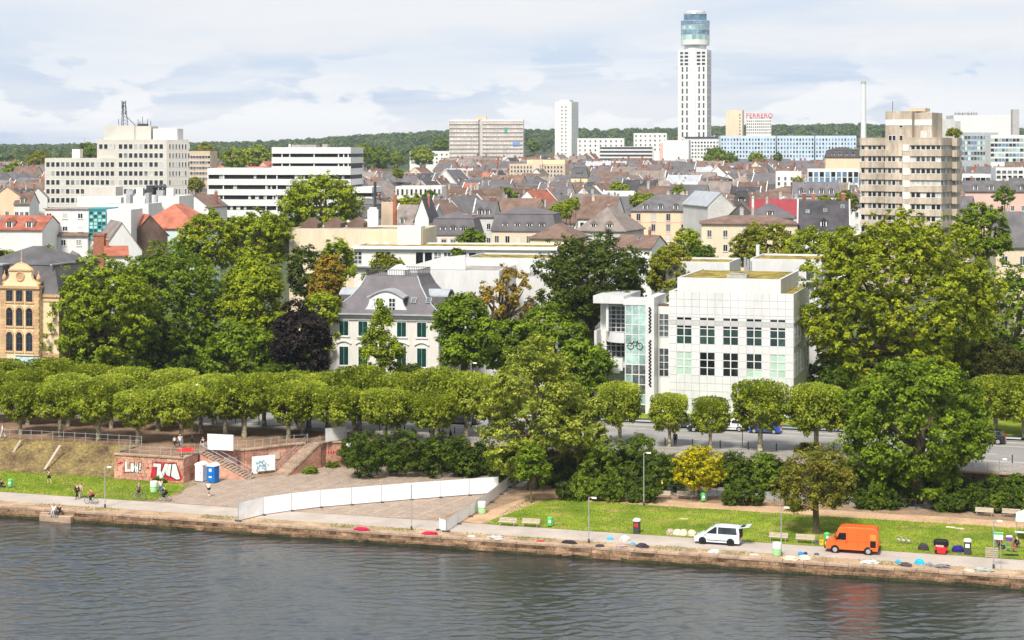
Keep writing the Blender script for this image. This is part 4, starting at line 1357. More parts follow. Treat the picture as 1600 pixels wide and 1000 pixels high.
def house(name, label, loc, rz, w, d, h, roof='gable', r=4.0, ridge='x', wall='offwhite', roofm='slate', floors=4, cols=None, trim=None, win=(1.1, 1.8), dormers=0, dk='gable',
   chim=1, skyl=0, firewalls='', group=None, rnd=None, wins=True, side=False, zwin=None, winkw=None, cat='house', chm='brick', chh=2.0, shutter=False, bare=False, fine=True):
 rr = rnd or random.Random(hash((round(loc[0], 1), round(loc[1], 1))) & 0xffff)
 root = thing(name, label, cat, loc, rz, group)
 mb = MB()
 if roof == 'gable':
  if ridge == 'x':
   mb.prism([(0, -1), (d, -1), (d, h - .06), (d / 2, h + r - .25), (0, h - .06)], 'x', 0, w)
  else:
   mb.prism([(0, -1), (w, -1), (w, h - .06), (w / 2, h + r - .25), (0, h - .06)], 'y', 0, d)
  rb = gable_roof(w, d, h, r, ridge)
  sl = r / ((d if ridge == 'x' else w) / 2)
 elif roof == 'hip':
  mb.box(0, w, 0, d, -1, h - .19)
  rb = hip_roof(w, d, h, r)
  sl = r / (min(w, d) / 2 + .5)
 elif roof == 'mansard':
  mb.box(0, w, 0, d, -1, h - .24)
  rb = mansard_roof(w, d, h, r)
  sl = r / 1.2
 else:
  mb.box(0, w, 0, d, -1, h)
  rb = MB().box(.3, w - .3, .3, d - .3, h - .1, h + .03)
  mb.box(0, w, 0, .3, h, h + .5).box(0, w, d - .3, d, h, h + .5).box(0, .3, .3, d - .3, h, h + .5).box(w - .3, w, .3, d - .3, h, h + .5)
  sl = 0
 mb.obj('wall', M[wall], root)
 rf = rb.obj('roof', M[roofm], root)
 if wins and floors:
  cols = cols or max(2, int(w / 3.0))
  fh = (h - .6) / floors
  ww, wh = win
  for fl in range(floors):
   z = (zwin[fl] if zwin else fl * fh + .75)
   for c_ in range(cols):
    x = w * (c_ + .5) / cols - ww / 2
    g = rr.choice(('glass', 'glass', 'glass_mid', 'curtain'))
    o = window(root, x, z, ww, wh, nx=2, nz=1, glass=g, **(winkw or {}))
    if trim:
     put('window_surround', small(('sur', trim, ww, wh), lambda: MB().box(-.22, ww + .22, -.06, .02, wh + .05, wh + .32).box(-.2, -.02, -.05, .02, -.05, wh + .05).box(ww + .02, ww + .2, -.05, .02, -.05, wh + .05).mesh('window_surround', M[trim])), o)
  if side:
   ns = max(2, int(d / 3.4))
   for fl in range(floors):
    z = (zwin[fl] if zwin else fl * fh + .75)
    for c_ in range(ns):
     sd = side if side in ('L', 'R') else 'R'
     if sd == 'R':
      put('window', win_mesh(ww, wh, 2, 1, rr.choice(('glass', 'glass_mid'))), root, (w, d * (c_ + .5) / ns - ww / 2, z), math.pi / 2)
     else:
      put('window', win_mesh(ww, wh, 2, 1, rr.choice(('glass', 'glass_mid'))), root, (0, d * (c_ + .5) / ns + ww / 2, z), -math.pi / 2)
 if trim:
  MB().box(-.08, w + .08, -.1, -.003, h - .55, h - .25).obj('cornice', M[trim], root)
  if floors > 1:
   fh = (h - .6) / floors
   MB().box(-.04, w + .04, -.06, -.003, (floors - 1) * fh + .15, (floors - 1) * fh + .33).obj('string_course', M[trim], root)
 if dormers and roof != 'flat':
  if roof == 'gable' and ridge == 'y':
   pass
  else:
   dw = 1.5
   me = dormer_mesh(wall if wall in ('offwhite', 'white') else 'offwhite', roofm, dw, 1.55, 2.4 if roof != 'mansard' else 1.3, dk)
   yy = .55 if roof != 'mansard' else .05
   zz = h + max(.12, (yy) * sl * .55) if roof != 'mansard' else h + .35
   for i in range(dormers):
    m0 = 1.0 if roof == 'gable' else 2.0
    x = m0 + (w - 2 * m0) * (i + .5) / dormers - dw / 2
    put('dormer', me, root, (x, yy, zz))
 if skyl and roof in ('gable', 'hip') and not (roof == 'gable' and ridge == 'y'):
  an = math.atan2(r, d / 2)
  for i in range(skyl):
   t = rr.uniform(.5, .75)
   x = w * (i + .5) / skyl + rr.uniform(-.5, .5)
   if roof == 'hip':
    x = w * .3 + (w * .4) * (i + .5) / skyl
   put('skylight', skylight_mesh(), rf, (x, d / 2 * t, h + r * t + (.06 if roof == 'gable' else -.1)), rot=(an, 0, 0))
 for i in range(chim):
  x = rr.choice((.12, .88, .3, .7)) * w if roof != 'hip' else w * rr.uniform(.35, .65)
  y = d * rr.uniform(.42, .6)
  top = h + r + chh * .5
  put('chimney', chimney_mesh(chm, .55 if rr.random() < .5 else .9, .5, chh), root, (x, y, h + r * .75))
 for s_ in firewalls:
  x = -.16 if s_ == 'L' else w - .14
  if ridge == 'x' and roof == 'gable':
   MB().prism([(-.3, h - .3), (d / 2, h + r + .35), (d + .3, h - .3), (d + .3, h - .9), (d / 2, h + r - .4), (-.3, h - .9)], 'x', x, x + .3).obj('firewall', M['offwhite'], root)
 return root
def hfront(px0, px1, Y, deg):
 th = math.radians(deg)
 X0, w = front(px0, px1, Y, th)
 return X0, w, th
def H(name, label, px0, px1, Y, deg, eave, ridge_py, d, **kw):
 """a house by where its front wall stands: columns px0..px1, distance Y, turn, eave and ridge rows"""
 X0, w, th = hfront(px0, px1, Y, deg)
 zb = land_h(X0, Y)
 h = zof(eave, Y) - zb
 rt = kw.get('roof', 'gable')
 r = max(.6, zof(ridge_py, Y + (d / 2 if rt != 'flat' else 0)) - zof(eave, Y))
 kw.setdefault('r', r)
 return house(name, label, (X0, Y, zb), th, w, d, h, **kw)
# ------------------------------------------------------------------ villa
def villa():
 X0, w, th = hfront(516, 685, 262, -12)
 Y = 262
 zb = 3.42
 z = lambda py: zof(py, Y) - zb
 d = 16.0
 root = thing('white_villa', 'white two-storey villa with mansard slate roof and dark green shutters', 'villa', (X0, Y, zb), th)
 he = z(489)
 wl = MB().box(0, w, 0, d, -.5, he - .3).box(-.12, w + .12, -.12, d + .12, -.5, z(580)).box(-.15, w + .15, -.15, d + .15, z(578), z(575))
 wl.box(-.3, w + .3, -.3, d + .3, he - .55, he - .02).box(-.18, w + .18, -.18, d + .18, he - .95, he - .75)
 wl.obj('wall', mat('villa_render', (0.64, 0.61, 0.565), .85, .05, .3, stretch=(1, 1, .3)), root)
 ct = z(433)
 o = .7
 rb = MB()
 rings = [(o, he), (-.9, he + (ct - he) * .18), (-2.4, he + (ct - he) * .42), (-3.6, he + (ct - he) * .72), (-4.3, ct)]
 vs, fs = [], []
 for e, zz in rings:
  vs += [(-e, -e, zz), (w + e, -e, zz), (w + e, d + e, zz), (-e, d + e, zz)]
 for i in range(len(rings) - 1):
  for k in range(4):
   fs.append((i * 4 + k, i * 4 + (k + 1) % 4, (i + 1) * 4 + (k + 1) % 4, (i + 1) * 4 + k))
 fs.append(tuple((len(rings) - 1) * 4 + k for k in range(4)))
 rb.add(vs, fs)
 roof = rb.obj('roof', M['slate2'], root)
 e = o + .12
 MB().box(-e, w + e, -e, -e + .22, he - .12, he + .1).box(-e, w + e, d + e - .22, d + e, he - .12, he + .1).box(-e, -e + .22, -e + .23, d + e - .23, he - .12, he + .1).box(w + e - .22, w + e, -e + .23, d + e - .23, he - .12, he + .1).obj('gutter', M['zinc'], roof)
 for sx, sy in ((1, 1), (-1, 1)):
  pts = []
  for e_, zz in rings:
   pts.append(((-e_ if sx > 0 else w + e_), -e_, zz + .05))
  MB().tube(pts, .1, 6).obj('hip_ridge', M['zinc'], roof)
 a, b, c_, d_ = 4.3, w - 4.3, 4.3, d - 4.3
 rl = MB()
 for q in ((a, c_, b, c_), (a, d_, b, d_), (a, c_, a, d_), (b, c_, b, d_)):
  rl.tube([(q[0], q[1], ct + .9), (q[2], q[3], ct + .9)], .05, 5)
  n = 22
  for i in range(n + 1):
   t = i / n
   x, y = q[0] + (q[2] - q[0]) * t, q[1] + (q[3] - q[1]) * t
   rl.tube([(x, y, ct), (x, y, ct + .95)], .035, 4)
 rl.obj('roof_railing', M['darkgrey'], roof)
 MB().prism([(w / 2 - 1.3, ct), (w / 2 - 1.3, ct + .7), (w / 2, ct + 1.5), (w / 2 + 1.3, ct + .7), (w / 2 + 1.3, ct)], 'y', d / 2 - 1.5, d / 2 + 1.5).obj('lantern', M['white'], roof)
 sx = F / Y
 cols = [(530.5, 545), (561.5, 574), (621, 635), (652.5, 666)]
 shut = {}
 for r_, (t0, t1) in enumerate(((501, 523), (541, 569))):
  for k, (a_, b_) in enumerate(cols):
   x0 = (a_ - 516) / (685 - 516) * w
   x1 = (b_ - 516) / (685 - 516) * w
   ww = 1.35
   xm = (x0 + x1) / 2
   zt, zz = z(t0), z(t1)
   hh = zt - zz
   wd = MB().box(-ww / 2 - .16, ww / 2 + .16, -.07, .02, -.12, hh + .16).box(-ww / 2 - .25, ww / 2 + .25, -.16, .02, -.28, -.125)
   wn = wd.obj('window', M['white'], root, (xm, 0, zz))
   for s_ in (-1, 1):
    key = (s_, r_)
    if key not in shut:
     mb = MB().box(.02 if s_ > 0 else -ww / 2, ww / 2 if s_ > 0 else -.02, -.11, -.072, 0, hh)
     x0_, x1_ = (.09, ww / 2 - .08) if s_ > 0 else (-ww / 2 + .08, -.09)
     nsl = int(hh / .16)
     for i in range(nsl):
      zc = .08 + i * (hh - .1) / nsl
      mb.box(x0_, x1_, -.15, -.112, zc, zc + .07)
     shut[key] = mb.mesh('shutter', M['greensh'])
    put('shutter', shut[key], wn, (0, 0, 0))
   if r_ == 0:
    MB().prism([(-1.0, hh + .2), (-.6, hh + .32), (0, hh + .62), (.6, hh + .32), (1.0, hh + .2)], 'y', -.12, .02).obj('keystone_hood', M['white'], wn)
   else:
    P = [(-1.15 + 2.3 * i / 10, hh + .55 + .4 * math.sin(math.pi * i / 10)) for i in range(11)]
    Q = [(x * .96, zz_ - .16) for x, zz_ in reversed(P)]
    MB().prism(P + Q, 'y', -.2, .02).obj('arched_hood', M['white'], wn)
 for yy in (3.2, 6.6, 10.2):
  for (t0, t1) in ((501, 523), (541, 569)):
   wn = MB().box(-.8, .8, -.07, .02, -.1, z(t0) - z(t1) + .1).obj('window', M['white'], root, (w, yy, z(t1)), math.pi / 2)
   MB().box(-.65, -.02, -.12, -.072, 0, z(t0) - z(t1)).box(.02, .65, -.12, -.072, 0, z(t0) - z(t1)).obj('shutter', M['greensh'], wn)
 x0, x1 = (580 - 516) / 169 * w, (625 - 516) / 169 * w
 zb2, zt2 = he - .1, z(458)
 xc = (x0 + x1) / 2
 hw_ = (x1 - x0) / 2 + .35
 P = [(xc - hw_ - 1.5, zb2), (xc - hw_ - .9, zb2 + .35), (xc - hw_ - .25, zb2 + 1.2), (xc - hw_, zb2 + 1.9), (xc - hw_, zt2 - .5)]
 arc = [(xc - hw_ + 2 * hw_ * i / 12, zt2 - .5 + 1.0 * math.sin(math.pi * i / 12)) for i in range(13)]
 P2 = P + arc[1:-1] + [(2 * xc - x, zz) for x, zz in reversed(P)]
 dm = MB().prism(P2, 'y', .35, .8).obj('roof_dormer', M['white'], root)
 top = [(x, zz + .16) for x, zz in [(xc - hw_ - .35, zt2 - .52)] + arc + [(xc + hw_ + .35, zt2 - .52)]]
 MB().prism(top + [(x, zz - .22) for x, zz in reversed(top)], 'y', .1, 5.2).obj('dormer_roof', M['zinc'], dm)
 MB().box(xc - hw_ + .02, xc + hw_ - .02, .82, 4.6, zb2, zt2 - .5).obj('dormer_cheek', M['slate2'], dm)
 for s_ in (-1, 1):
  put('window', win_mesh(1.05, 2.0, 2, 3, 'glass', 'white', .09), dm, (xc + s_ * .95 - .52, .35, he + .35))
 for xx, sgn in ((-.2, -1), (w + .2, 1)):
  prof = [(d * .3 + 4.4 * i / 8, he + 2.3 + .85 * math.sin(math.pi * i / 8)) for i in range(9)]
  sdm = MB().prism([(d * .3, he), (d * .3 + 4.4, he)] + list(reversed(prof)), 'x', *((xx + .5, xx + 4) if sgn < 0 else (xx - 4, xx - .5))).obj('roof_dormer', M['slate2'], root)
  tp = [(y, zz + .14) for y, zz in prof]
  MB().prism(tp + [(y, zz - .2) for y, zz in reversed(tp)], 'x', *((xx, xx + 4.4) if sgn < 0 else (xx - 4.4, xx))).obj('dormer_roof', M['zinc'], sdm)
 for sx_, sz_ in ((.72, .45), (.86, .42)):
  put('skylight', skylight_mesh(.8, 1.0), roof, (w * sx_ - (.0), 1.45, he + (ct - he) * .3), rot=(.75, 0, 0))
 MB().tube([(w + .12, -.12, 0), (w + .12, -.12, he - .4)], .07, 6).obj('downpipe', M['zinc'], root)
 MB().tube([(-.12, -.12, 0), (-.12, -.12, he - .4)], .07, 6).obj('downpipe', M['zinc'], root)
villa()
# ------------------------------------------------------------------ white museum
def museum():
 Y = 240.0
 X0, w, th = hfront(1045, 1240, Y, -16.5)
 zb = 3.42
 z = lambda py: zof(py, Y) - zb
 d = 17.0
 root = thing('white_museum', 'white cubic museum clad in square enamel panels with gridded windows', 'museum', (X0, Y, zb), th)
 top = z(455)
 core = MB().box(.12, w - .12, .12, d, -.5, top - .35)
 core.obj('wall_core', M['offwhite'], root)
 nm = 16
 mod = w / nm
 mz = mod * 1.0
 rows_px = [455, 467, 478.5, 490, 494.6, 499.6, 507.2, 512, 524, 536.5, 548.5, 560.5, 572.5, 585, 597, 609, 621, 633, 645]
 zr = [z(p) for p in rows_px]
 wcols = [c for i in range(5) for c in (1 + 3 * i, 2 + 3 * i)]
 pan = {}
 gband = mat('grey_granite_band', (0.45, 0.45, 0.45), .5, .06, .6, orand=.06)
 def panel(wd, ht, m='panelwhite'):
  k = (round(wd, 3), round(ht, 3), m)
  if k not in pan:
   g = .016
   pan[k] = MB().box(g, wd - g, 0, .12, g, ht - g).mesh('facade_panel', M[m] if m in M else gband)
  return pan[k]
 winrows = {4: 'slot', 6: 'win', 7: 'win', 8: 'win', 10: 'low', 11: 'low', 12: 'low'}
 glz = {}
 mull = .07
 for ri in range(len(zr) - 1):
  zt, zb_ = zr[ri], zr[ri + 1]
  for c_ in range(nm):
   kind = winrows.get(ri)
   if kind and c_ in wcols:
    continue
   put('facade_panel', panel(mod, zt - zb_, 'band' if ri == 5 else 'panelwhite'), root, (c_ * mod, 0, zb_))
 wi = random.Random(5)
 for i in range(5):
  x = (1 + 3 * i) * mod
  for (r0, r1, tag_) in ((4, 4, 'slot'), (6, 8, 'up'), (10, 12, 'lo')):
   zt, zb_ = zr[r0], zr[r1 + 1]
   fr = MB()
   fr.box(x, x + .06, .02, .12, zb_, zt).box(x + 2 * mod - .06, x + 2 * mod, .02, .12, zb_, zt).box(x + mod - mull / 2 - .03, x + mod + mull / 2 + .03, .02, .12, zb_, zt)
   for rr_ in range(r0, r1 + 2):
    zz = zr[rr_]
    lo_, hi_ = max(zb_, zz - .05), min(zt, zz + .05)
    fr.box(x + .061, x + mod - .066, .022, .118, lo_, hi_).box(x + mod + .066, x + 2 * mod - .061, .022, .118, lo_, hi_)
   wn = fr.obj('window', M['white'], root)
   for rr_ in range(r0, r1 + 1):
    for s_ in (0, 1):
     if tag_ == 'slot':
      g = 'glass'
     elif tag_ == 'up':
      g = 'glass' if rr_ == 6 else 'glass_dkgreen'
     else:
      g = 'glass_green' if i in (0, 4) or (i == 3 and rr_ == 12) else 'glass'
     ht = zr[rr_] - zr[rr_ + 1]
     k = (g, round(ht, 3))
     if k not in glz:
      glz[k] = MB().box(.02, mod - .02, .085, .1, .02, ht - .02).mesh('pane', M[g])
     put('pane', glz[k], wn, (x + s_ * mod, 0, zr[rr_ + 1]))
 fl = linesmat('flank_panels', (0.80, 0.80, 0.79), (0.62, 0.62, 0.62), mod, mod, .02, rough=.4, var=.03, bump=.1, offset=0)
 MB().box(w - .115, w, .121, d, -.5, top).obj('flank_wall', fl, root)
 MB().box(w + .001, w + .01, .13, d, zr[6], zr[5]).obj('granite_band', gband, root)
 for (r0, r1) in ((4, 4), (6, 8), (10, 12)):
  zt, zb_ = zr[r0], zr[r1 + 1]
  for k in range(5):
   ya = 1.0 + k * 3.1
   o = put('window', win_mesh(2.1, zt - zb_, 3, max(1, (r1 - r0 + 1)), 'glass_mid', 'white', .07, .06, False), root, (w, ya, zb_), math.pi / 2)
 MB().box(0, w, .121, .5, top - .4, top - .01).box(0, .5, .5, d, top - .4, top - .01).obj('parapet', M['panelwhite'], root)
 MB().box(.5, w - .12, .5, d, top - .35, top - .3).obj('gutter_roof', M['sedum'], root)
 s0x, s1x, s0y, s1y = .9, w - 1.9, 1.4, d + 3
 up = z(440) + .5
 MB().box(s0x, s1x, s0y, s1y, top - .34, up - .28).box(s0x, s1x, s0y, s0y + .3, up - .28, up).box(s0x, s0x + .3, s0y + .3, s1y, up - .28, up).box(s1x - .3, s1x, s0y + .3, s1y, up - .28, up).obj('roof_storey', M['panelwhite'], root)
 sd = MB().box(s0x + .31, s1x - .31, s0y + .31, s1y, up - .27, up - .2)
 sd.obj('green_roof', M['sedum'], root)
 MB().box(w * .42, w * .58, 5, 7.2, up - .2, up + .25).box(w * .43, w * .57, 5.1, 7.1, up + .25, up + .32, 1).obj('roof_hatch', [M['concrete'], M['glass_mid']], root)
 y1 = .9
 MB().box(-1.66, -.02, y1, d, -.5, z(480)).obj('link_wall', M['offwhite'], root)
 MB().box(-1.66, -.05, y1 + .2, y1 + 4, z(480), z(480) + .06).obj('link_roof', M['brownroof'], root)
 for a_, b_ in ((491, 528), (545, 590)):
  put('window', win_mesh(1.4, z(a_) - z(b_), 2, 4, 'glass_mid', 'white', .08, .06, False), root, (-1.55, y1, z(b_)))
 MB().box(-2.9, -1.7, -1.6, 6.5, -.5, z(464)).obj('screen_wall', M['panelwhite'], root)
 sl = small(('slot',), lambda: MB().box(0, .28, -.012, .02, 0, .26).mesh('slot', M['black']))
 for k in range(46):
  if k in (15, 16, 17, 18):
   continue
  put('slot', sl, root, (-2.45 + .12 * (k % 2), -1.6, z(482 + k * 2.7)))
 gx0, gx1, gy = -5.8, -2.95, -1.0
 gt, gb = z(477), -.2
 gl = MB().box(gx0 + .1, gx1 - .1, gy + .06, gy + 4.5, gb, gt - .1)
 gl.obj('stair_core', M['glass_teal'], root)
 fr = MB()
 tp = small(('gp',), lambda: MB().box(.03, 1.53, 0, .05, .03, 1.17).mesh('pane', M['glass_teal']))
 gw = (gx1 - gx0) / 3
 nr = 11
 gh = (gt - gb) / nr
 pm = MB().box(.04, gw - .04, 0, .03, .04, gh - .04).mesh('pane', M['glass_teal'])
 pd = MB().box(.04, gw - .04, 0, .03, .04, gh - .04).mesh('pane', M['glass_mid'])
 for i in range(4):
  fr.box(gx0 + i * gw - .05, gx0 + i * gw + .05, gy - .06, gy + .05, gb, gt)
 for j in range(nr + 1):
  fr.box(gx0 - .05, gx1 + .05, gy - .05, gy + .045, gb + j * gh - .05, gb + j * gh + .05)
 tw = fr.obj('stair_tower_frame', M['white'], root)
 for i in range(3):
  for j in range(nr):
   put('pane', pd if (j in (4,) or (j < 4 and (i + j) % 3)) else pm, tw, (gx0 + i * gw, gy + .0, gb + j * gh))
 MB().box(gx0 - .3, gx1, gy - .1, gy + 5, gt, gt + .7).obj('stair_tower_roof', M['panelwhite'], root)
 em = MB()
 for cx in (gx0 + .75, gx0 + 2.0):
  em.torus((cx, gy - .1, z(541)), .42, .04, 'y', 20, 5)
 em.tube([(gx0 + .75, gy - .1, z(541)), (gx0 + 1.15, gy - .1, z(534)), (gx0 + 1.75, gy - .1, z(534)), (gx0 + 2.0, gy - .1, z(541))], .04, 5)
 em.tube([(gx0 + 1.15, gy - .1, z(534)), (gx0 + 1.4, gy - .1, z(541)), (gx0 + 1.75, gy - .1, z(532))], .04, 5)
 em.obj('bicycle_emblem', M['black'], root)
 bx0 = -10.4
 MB().box(bx0, gx0 - .3, -.6, 10, z(476), z(464)).obj('canopy_roof', M['panelwhite'], root)
 grid = win_mesh(2.9, z(482) - z(524), 4, 6, 'glass_mid', 'white', .1, .08, False)
 put('window', grid, root, (gx0 - 3.5, 2.3, z(524)))
 MB().tube([(gx0 - 2.8, .3, z(520)), (gx0 - 2.8, .3, z(476))], .22, 12).obj('column', M['white'], root)
 MB().box(bx0 + .3, gx0 - .3, 2.38, 9.5, -.5, z(476)).obj('rear_wall', M['offwhite'], root)
 def arc_band(name, r, zz0, zz1, th_, m, cx=gx0 - .3, cy=3.0, a0=180, a1=270, parent=root):
  mb = MB()
  n = 14
  P, Q = [], []
  for i in range(n + 1):
   a = math.radians(a0 + (a1 - a0) * i / n)
   P.append((cx + r * math.cos(a), cy + r * math.sin(a)))
   Q.append((cx + (r - th_) * math.cos(a), cy + (r - th_) * math.sin(a)))
  for i in range(n):
   mb.prism([P[i], P[i + 1], Q[i + 1], Q[i]], 'z', zz0, zz1)
  return mb.obj(name, m, parent)
 arc_band('balcony_parapet', 3.3, z(538), z(522), .25, M['panelwhite'])
 arc_band('balcony_floor', 3.2, z(537), z(534), 2.9, M['concrete'])
 arc_band('lower_balcony_parapet', 4.4, z(580), z(560), .25, M['panelwhite'])
 ban = arc_band('pink_banner', 4.45, z(578), z(563), .03, mat('pink_banner', (0.72, 0.36, 0.42), .6, .06), a0=186, a1=226)
 arc_band('lower_balcony_floor', 4.3, z(579), z(577), 4.0, M['concrete'])
 put('window', win_mesh(2.9, z(536) - z(564), 4, 3, 'glass_mid', 'white', .1, .08, False), root, (gx0 - 3.5, 2.3, z(564)))
 MB().box(gx0 - 2.6, gx0 - .7, -1.35, -1.15, z(584), z(562)).obj('sign_panel', M['white'], root)
 MB().box(bx0, bx0 + .35, 0, 4, -.5, z(520)).obj('side_screen', M['panelwhite'], root)
 MB().box(bx0 + .3, gx0, 2.0, 2.3, -.5, z(584)).obj('base_wall', M['panelwhite'], root)
 return root
museum()
def flatblock(name, label, px0, px1, Y, deg, top, d, wall='white', zb=None, roofm='bitumen', cat='building', par=.35, bottom=None):
 X0, w, th = hfront(px0, px1, Y, deg)
 zb = land_h(X0, Y) if zb is None else zb
 h = zof(top, Y) - zb
 root = thing(name, label, cat, (X0, Y, zb), th)
 MB().box(0, w, 0, d, -1, h - par).obj('wall', M[wall] if isinstance(wall, str) else wall, root)
 MB().box(0, w, 0, .25, h - par, h).box(0, w, d - .25, d, h - par, h).box(0, .25, .25, d - .25, h - par, h).box(w - .25, w, .25, d - .25, h - par, h).obj('parapet', M[wall] if isinstance(wall, str) else wall, root)
 MB().box(.26, w - .26, .26, d - .26, h - par - .005, h - par + .06).obj('roof', M[roofm], root)
 return root, w, h, zb
r_, w_, h_, zb_ = flatblock('museum_wing', 'white museum wing with sedum roof behind the cube', 1172, 1284, 268, -16, 404, 14, 'panelwhite', roofm='sedum')
for i in range(4):
 window(r_, w_ * .78 + (i % 2) * 1.35, h_ - 3.2 - (i // 2) * 1.5, 1.3, 1.4, glass='glass_mid', sill=False)
window(r_, w_ * .3, h_ - 3.2, 1.6, .5, glass='glass', sill=False)
window(r_, w_ * .5, h_ - 3.2, 1.6, .5, glass='glass', sill=False)
for px in (1168, 1171.5, 1185):
 p = at(px, 400, 262)
mast = thing('roof_flue', 'cluster of steel flue pipes on the museum roof', 'flue', at(1168, 440, 262), 0)
for i, dx in enumerate((-.35, .1, .5)):
 MB().tube([(dx, .1 * i, -1.5), (dx, .1 * i, 3.6 - .3 * i)], .2, 10).obj('pipe', M['steel'], mast)
p = at(1184, 425, 285)
fl = thing('roof_flue', 'single thin white flue beside the sedum roof wing', 'flue', (p.x, p.y, p.z), 0)
MB().tube([(0, 0, -3), (0, 0, 4.4)], .3, 10).obj('pipe', M['white'], fl)
flatblock('museum_wing', 'low white museum wing left of the flue pipes', 1040, 1140, 290, -16, 408, 12, 'panelwhite', roofm='sedum')
rmp, w_, h_, zb_ = flatblock('museum_wing', 'white museum wing with curved wall behind the villa roof', 622, 780, 282, -10, 421, 16, 'panelwhite')
MB().prism([(w_ * .0, h_ - .2), (w_ * .62, h_ - .2), (w_ * .62, h_ + 2.2), (w_ * .36, h_ + 1.7), (w_ * .1, h_ + .5)], 'y', 4, 4.4).obj('ramp_screen', M['panelwhite'], rmp)
r_, w_, h_, zb_ = flatblock('museum_wing', 'white museum wing with ochre sedum roof behind the half-bare tree', 726, 870, 296, -12, 402, 14, 'panelwhite', roofm='sedum')
for i in range(3):
 window(r_, w_ * .42 + i * 1.5, h_ - 4.8, 1.4, 2.0, glass='curtain', sill=False)
r_, w_, h_, zb_ = flatblock('museum_wing', 'white museum cube with gridded windows hidden behind the dark ash', 806, 930, 268, -14, 432, 14, 'panelwhite')
for i in range(5):
 for j in range(2):
  put('window', win_mesh(2.1, 2.6, 2, 3, 'glass_mid', 'white', .08, .06, False), r_, (1.2 + i * 2.6, 0, h_ - 6.2 - 4.6 * j))
r_, w_, h_, zb_ = flatblock('cream_museum_building', 'long cream flat-roofed building with roof plant behind the villa', 452, 660, 330, -7, 357, 16, 'cream')
MB().box(w_ - 4.6, w_ - .2, -.5, 4, h_ - 4.6, h_ + .5).obj('stair_box', M['white'], r_)
for i in range(2):
 MB().box(w_ * .62 + i * 2.2, w_ * .62 + 1.2 + i * 2.2, -.06, .02, h_ - 5.2, h_ - 2.4).obj('door', M['white'], r_)
MB().box(w_ * .4, w_ * .82, -1.6, -.02, h_ - 5.55, h_ - 5.3).obj('balcony', M['concrete'], r_)
rl = MB()
for i in range(18):
 x = w_ * .4 + i * w_ * .42 / 17
 rl.tube([(x, -1.5, h_ - 5.3), (x, -1.5, h_ - 4.3)], .03, 4)
rl.tube([(w_ * .4, -1.5, h_ - 4.3), (w_ * .82, -1.5, h_ - 4.3)], .04, 4)
rl.obj('balcony_railing', M['steel'], r_)
r2, w2, h2, zb2 = flatblock('glazed_museum_annex', 'glazed storey with dark sliding windows and sedum roof edge', 553, 870, 318, -7, 384, 13, 'offwhite', roofm='sedum')
zz = h2 - 3.3
for i, (a_, b_, g) in enumerate(((553, 566, 'glass_mid'), (587, 602, 'glass'), (603, 612, 'glass'), (650, 663, 'glass'), (664, 677, 'glass'), (679, 691, 'glass_mid'), (694, 706, 'glass_mid'), (719, 731, 'glass'), (733, 746, 'glass'))):
 x0 = (a_ - 553) / 317 * w2
 x1 = (b_ - 553) / 317 * w2
 put('window', win_mesh(x1 - x0, 2.3, 1 if g == 'glass' else 2, 1 if g == 'glass' else 3, g, 'white', .1, .08, False), r2, (x0, 0, zz))
for i in range(7):
 x0 = (752 + i * 16 - 553) / 317 * w2
 put('glass_panel', small(('gpan',), lambda: MB().box(.04, 1.78, -.05, .02, 0, 1.9).mesh('glass_panel', M['glass_green'])), r2, (x0, 0, zz + .4))
MB().box(-.6, w2 * .98, -.9, -.03, zz - .5, zz - .25).obj('terrace_slab', M['concrete'], r2)
MB().box(-.3, w2 + .1, -.7, 0, h2 - .55, h2 - .2).obj('eaves_board', M['white'], r2)
for nm, lab, px, py, Y, fn in (
  ('ventilation_box', 'pale ventilation box on the cream building roof', 583, 352, 338, lambda: MB().box(-1, 1, -1, 1, -.2, 3.0).box(-.7, .7, -.7, .7, 3.0, 3.4)),
  ('ventilation_duct', 'black vertical duct on the cream building roof', 586, 352, 346, lambda: MB().tube([(0, 0, 0), (0, 0, 8.5)], .28, 8)),
  ('brick_chimney', 'ochre brick chimney stack with red pipe behind the cream building', 609, 352, 352, lambda: MB().box(-1.6, 1.2, -1, 1, -4, 4.6)),
  ('red_pipe', 'tall orange-red pipe beside the ochre stack', 617, 352, 350, lambda: MB().tube([(0, 0, -3), (0, 0, 6)], .4, 8))):
 p = at(px, py, Y)
 o = fn().obj(nm, {'ventilation_box': M['offwhite'], 'ventilation_duct': M['darkgrey'], 'brick_chimney': M['tan'], 'red_pipe': M['redroof']}[nm], None, p)
 tag(o, lab, 'roof plant')
sh = thing('roof_shed', 'brown gabled skylight sheds on the cream building roof', 'roof shed', at(478, 356, 338), -.1)
for i in range(3):
 MB().prism([(0, -1.5), (0, .8), (1.6, 1.8), (3.2, .8), (3.2, -1.5)], 'y', 0, 5).obj('gable_shed', M['brownroof'], sh, (-1 + i * 4.2, i * 1.5, 0))
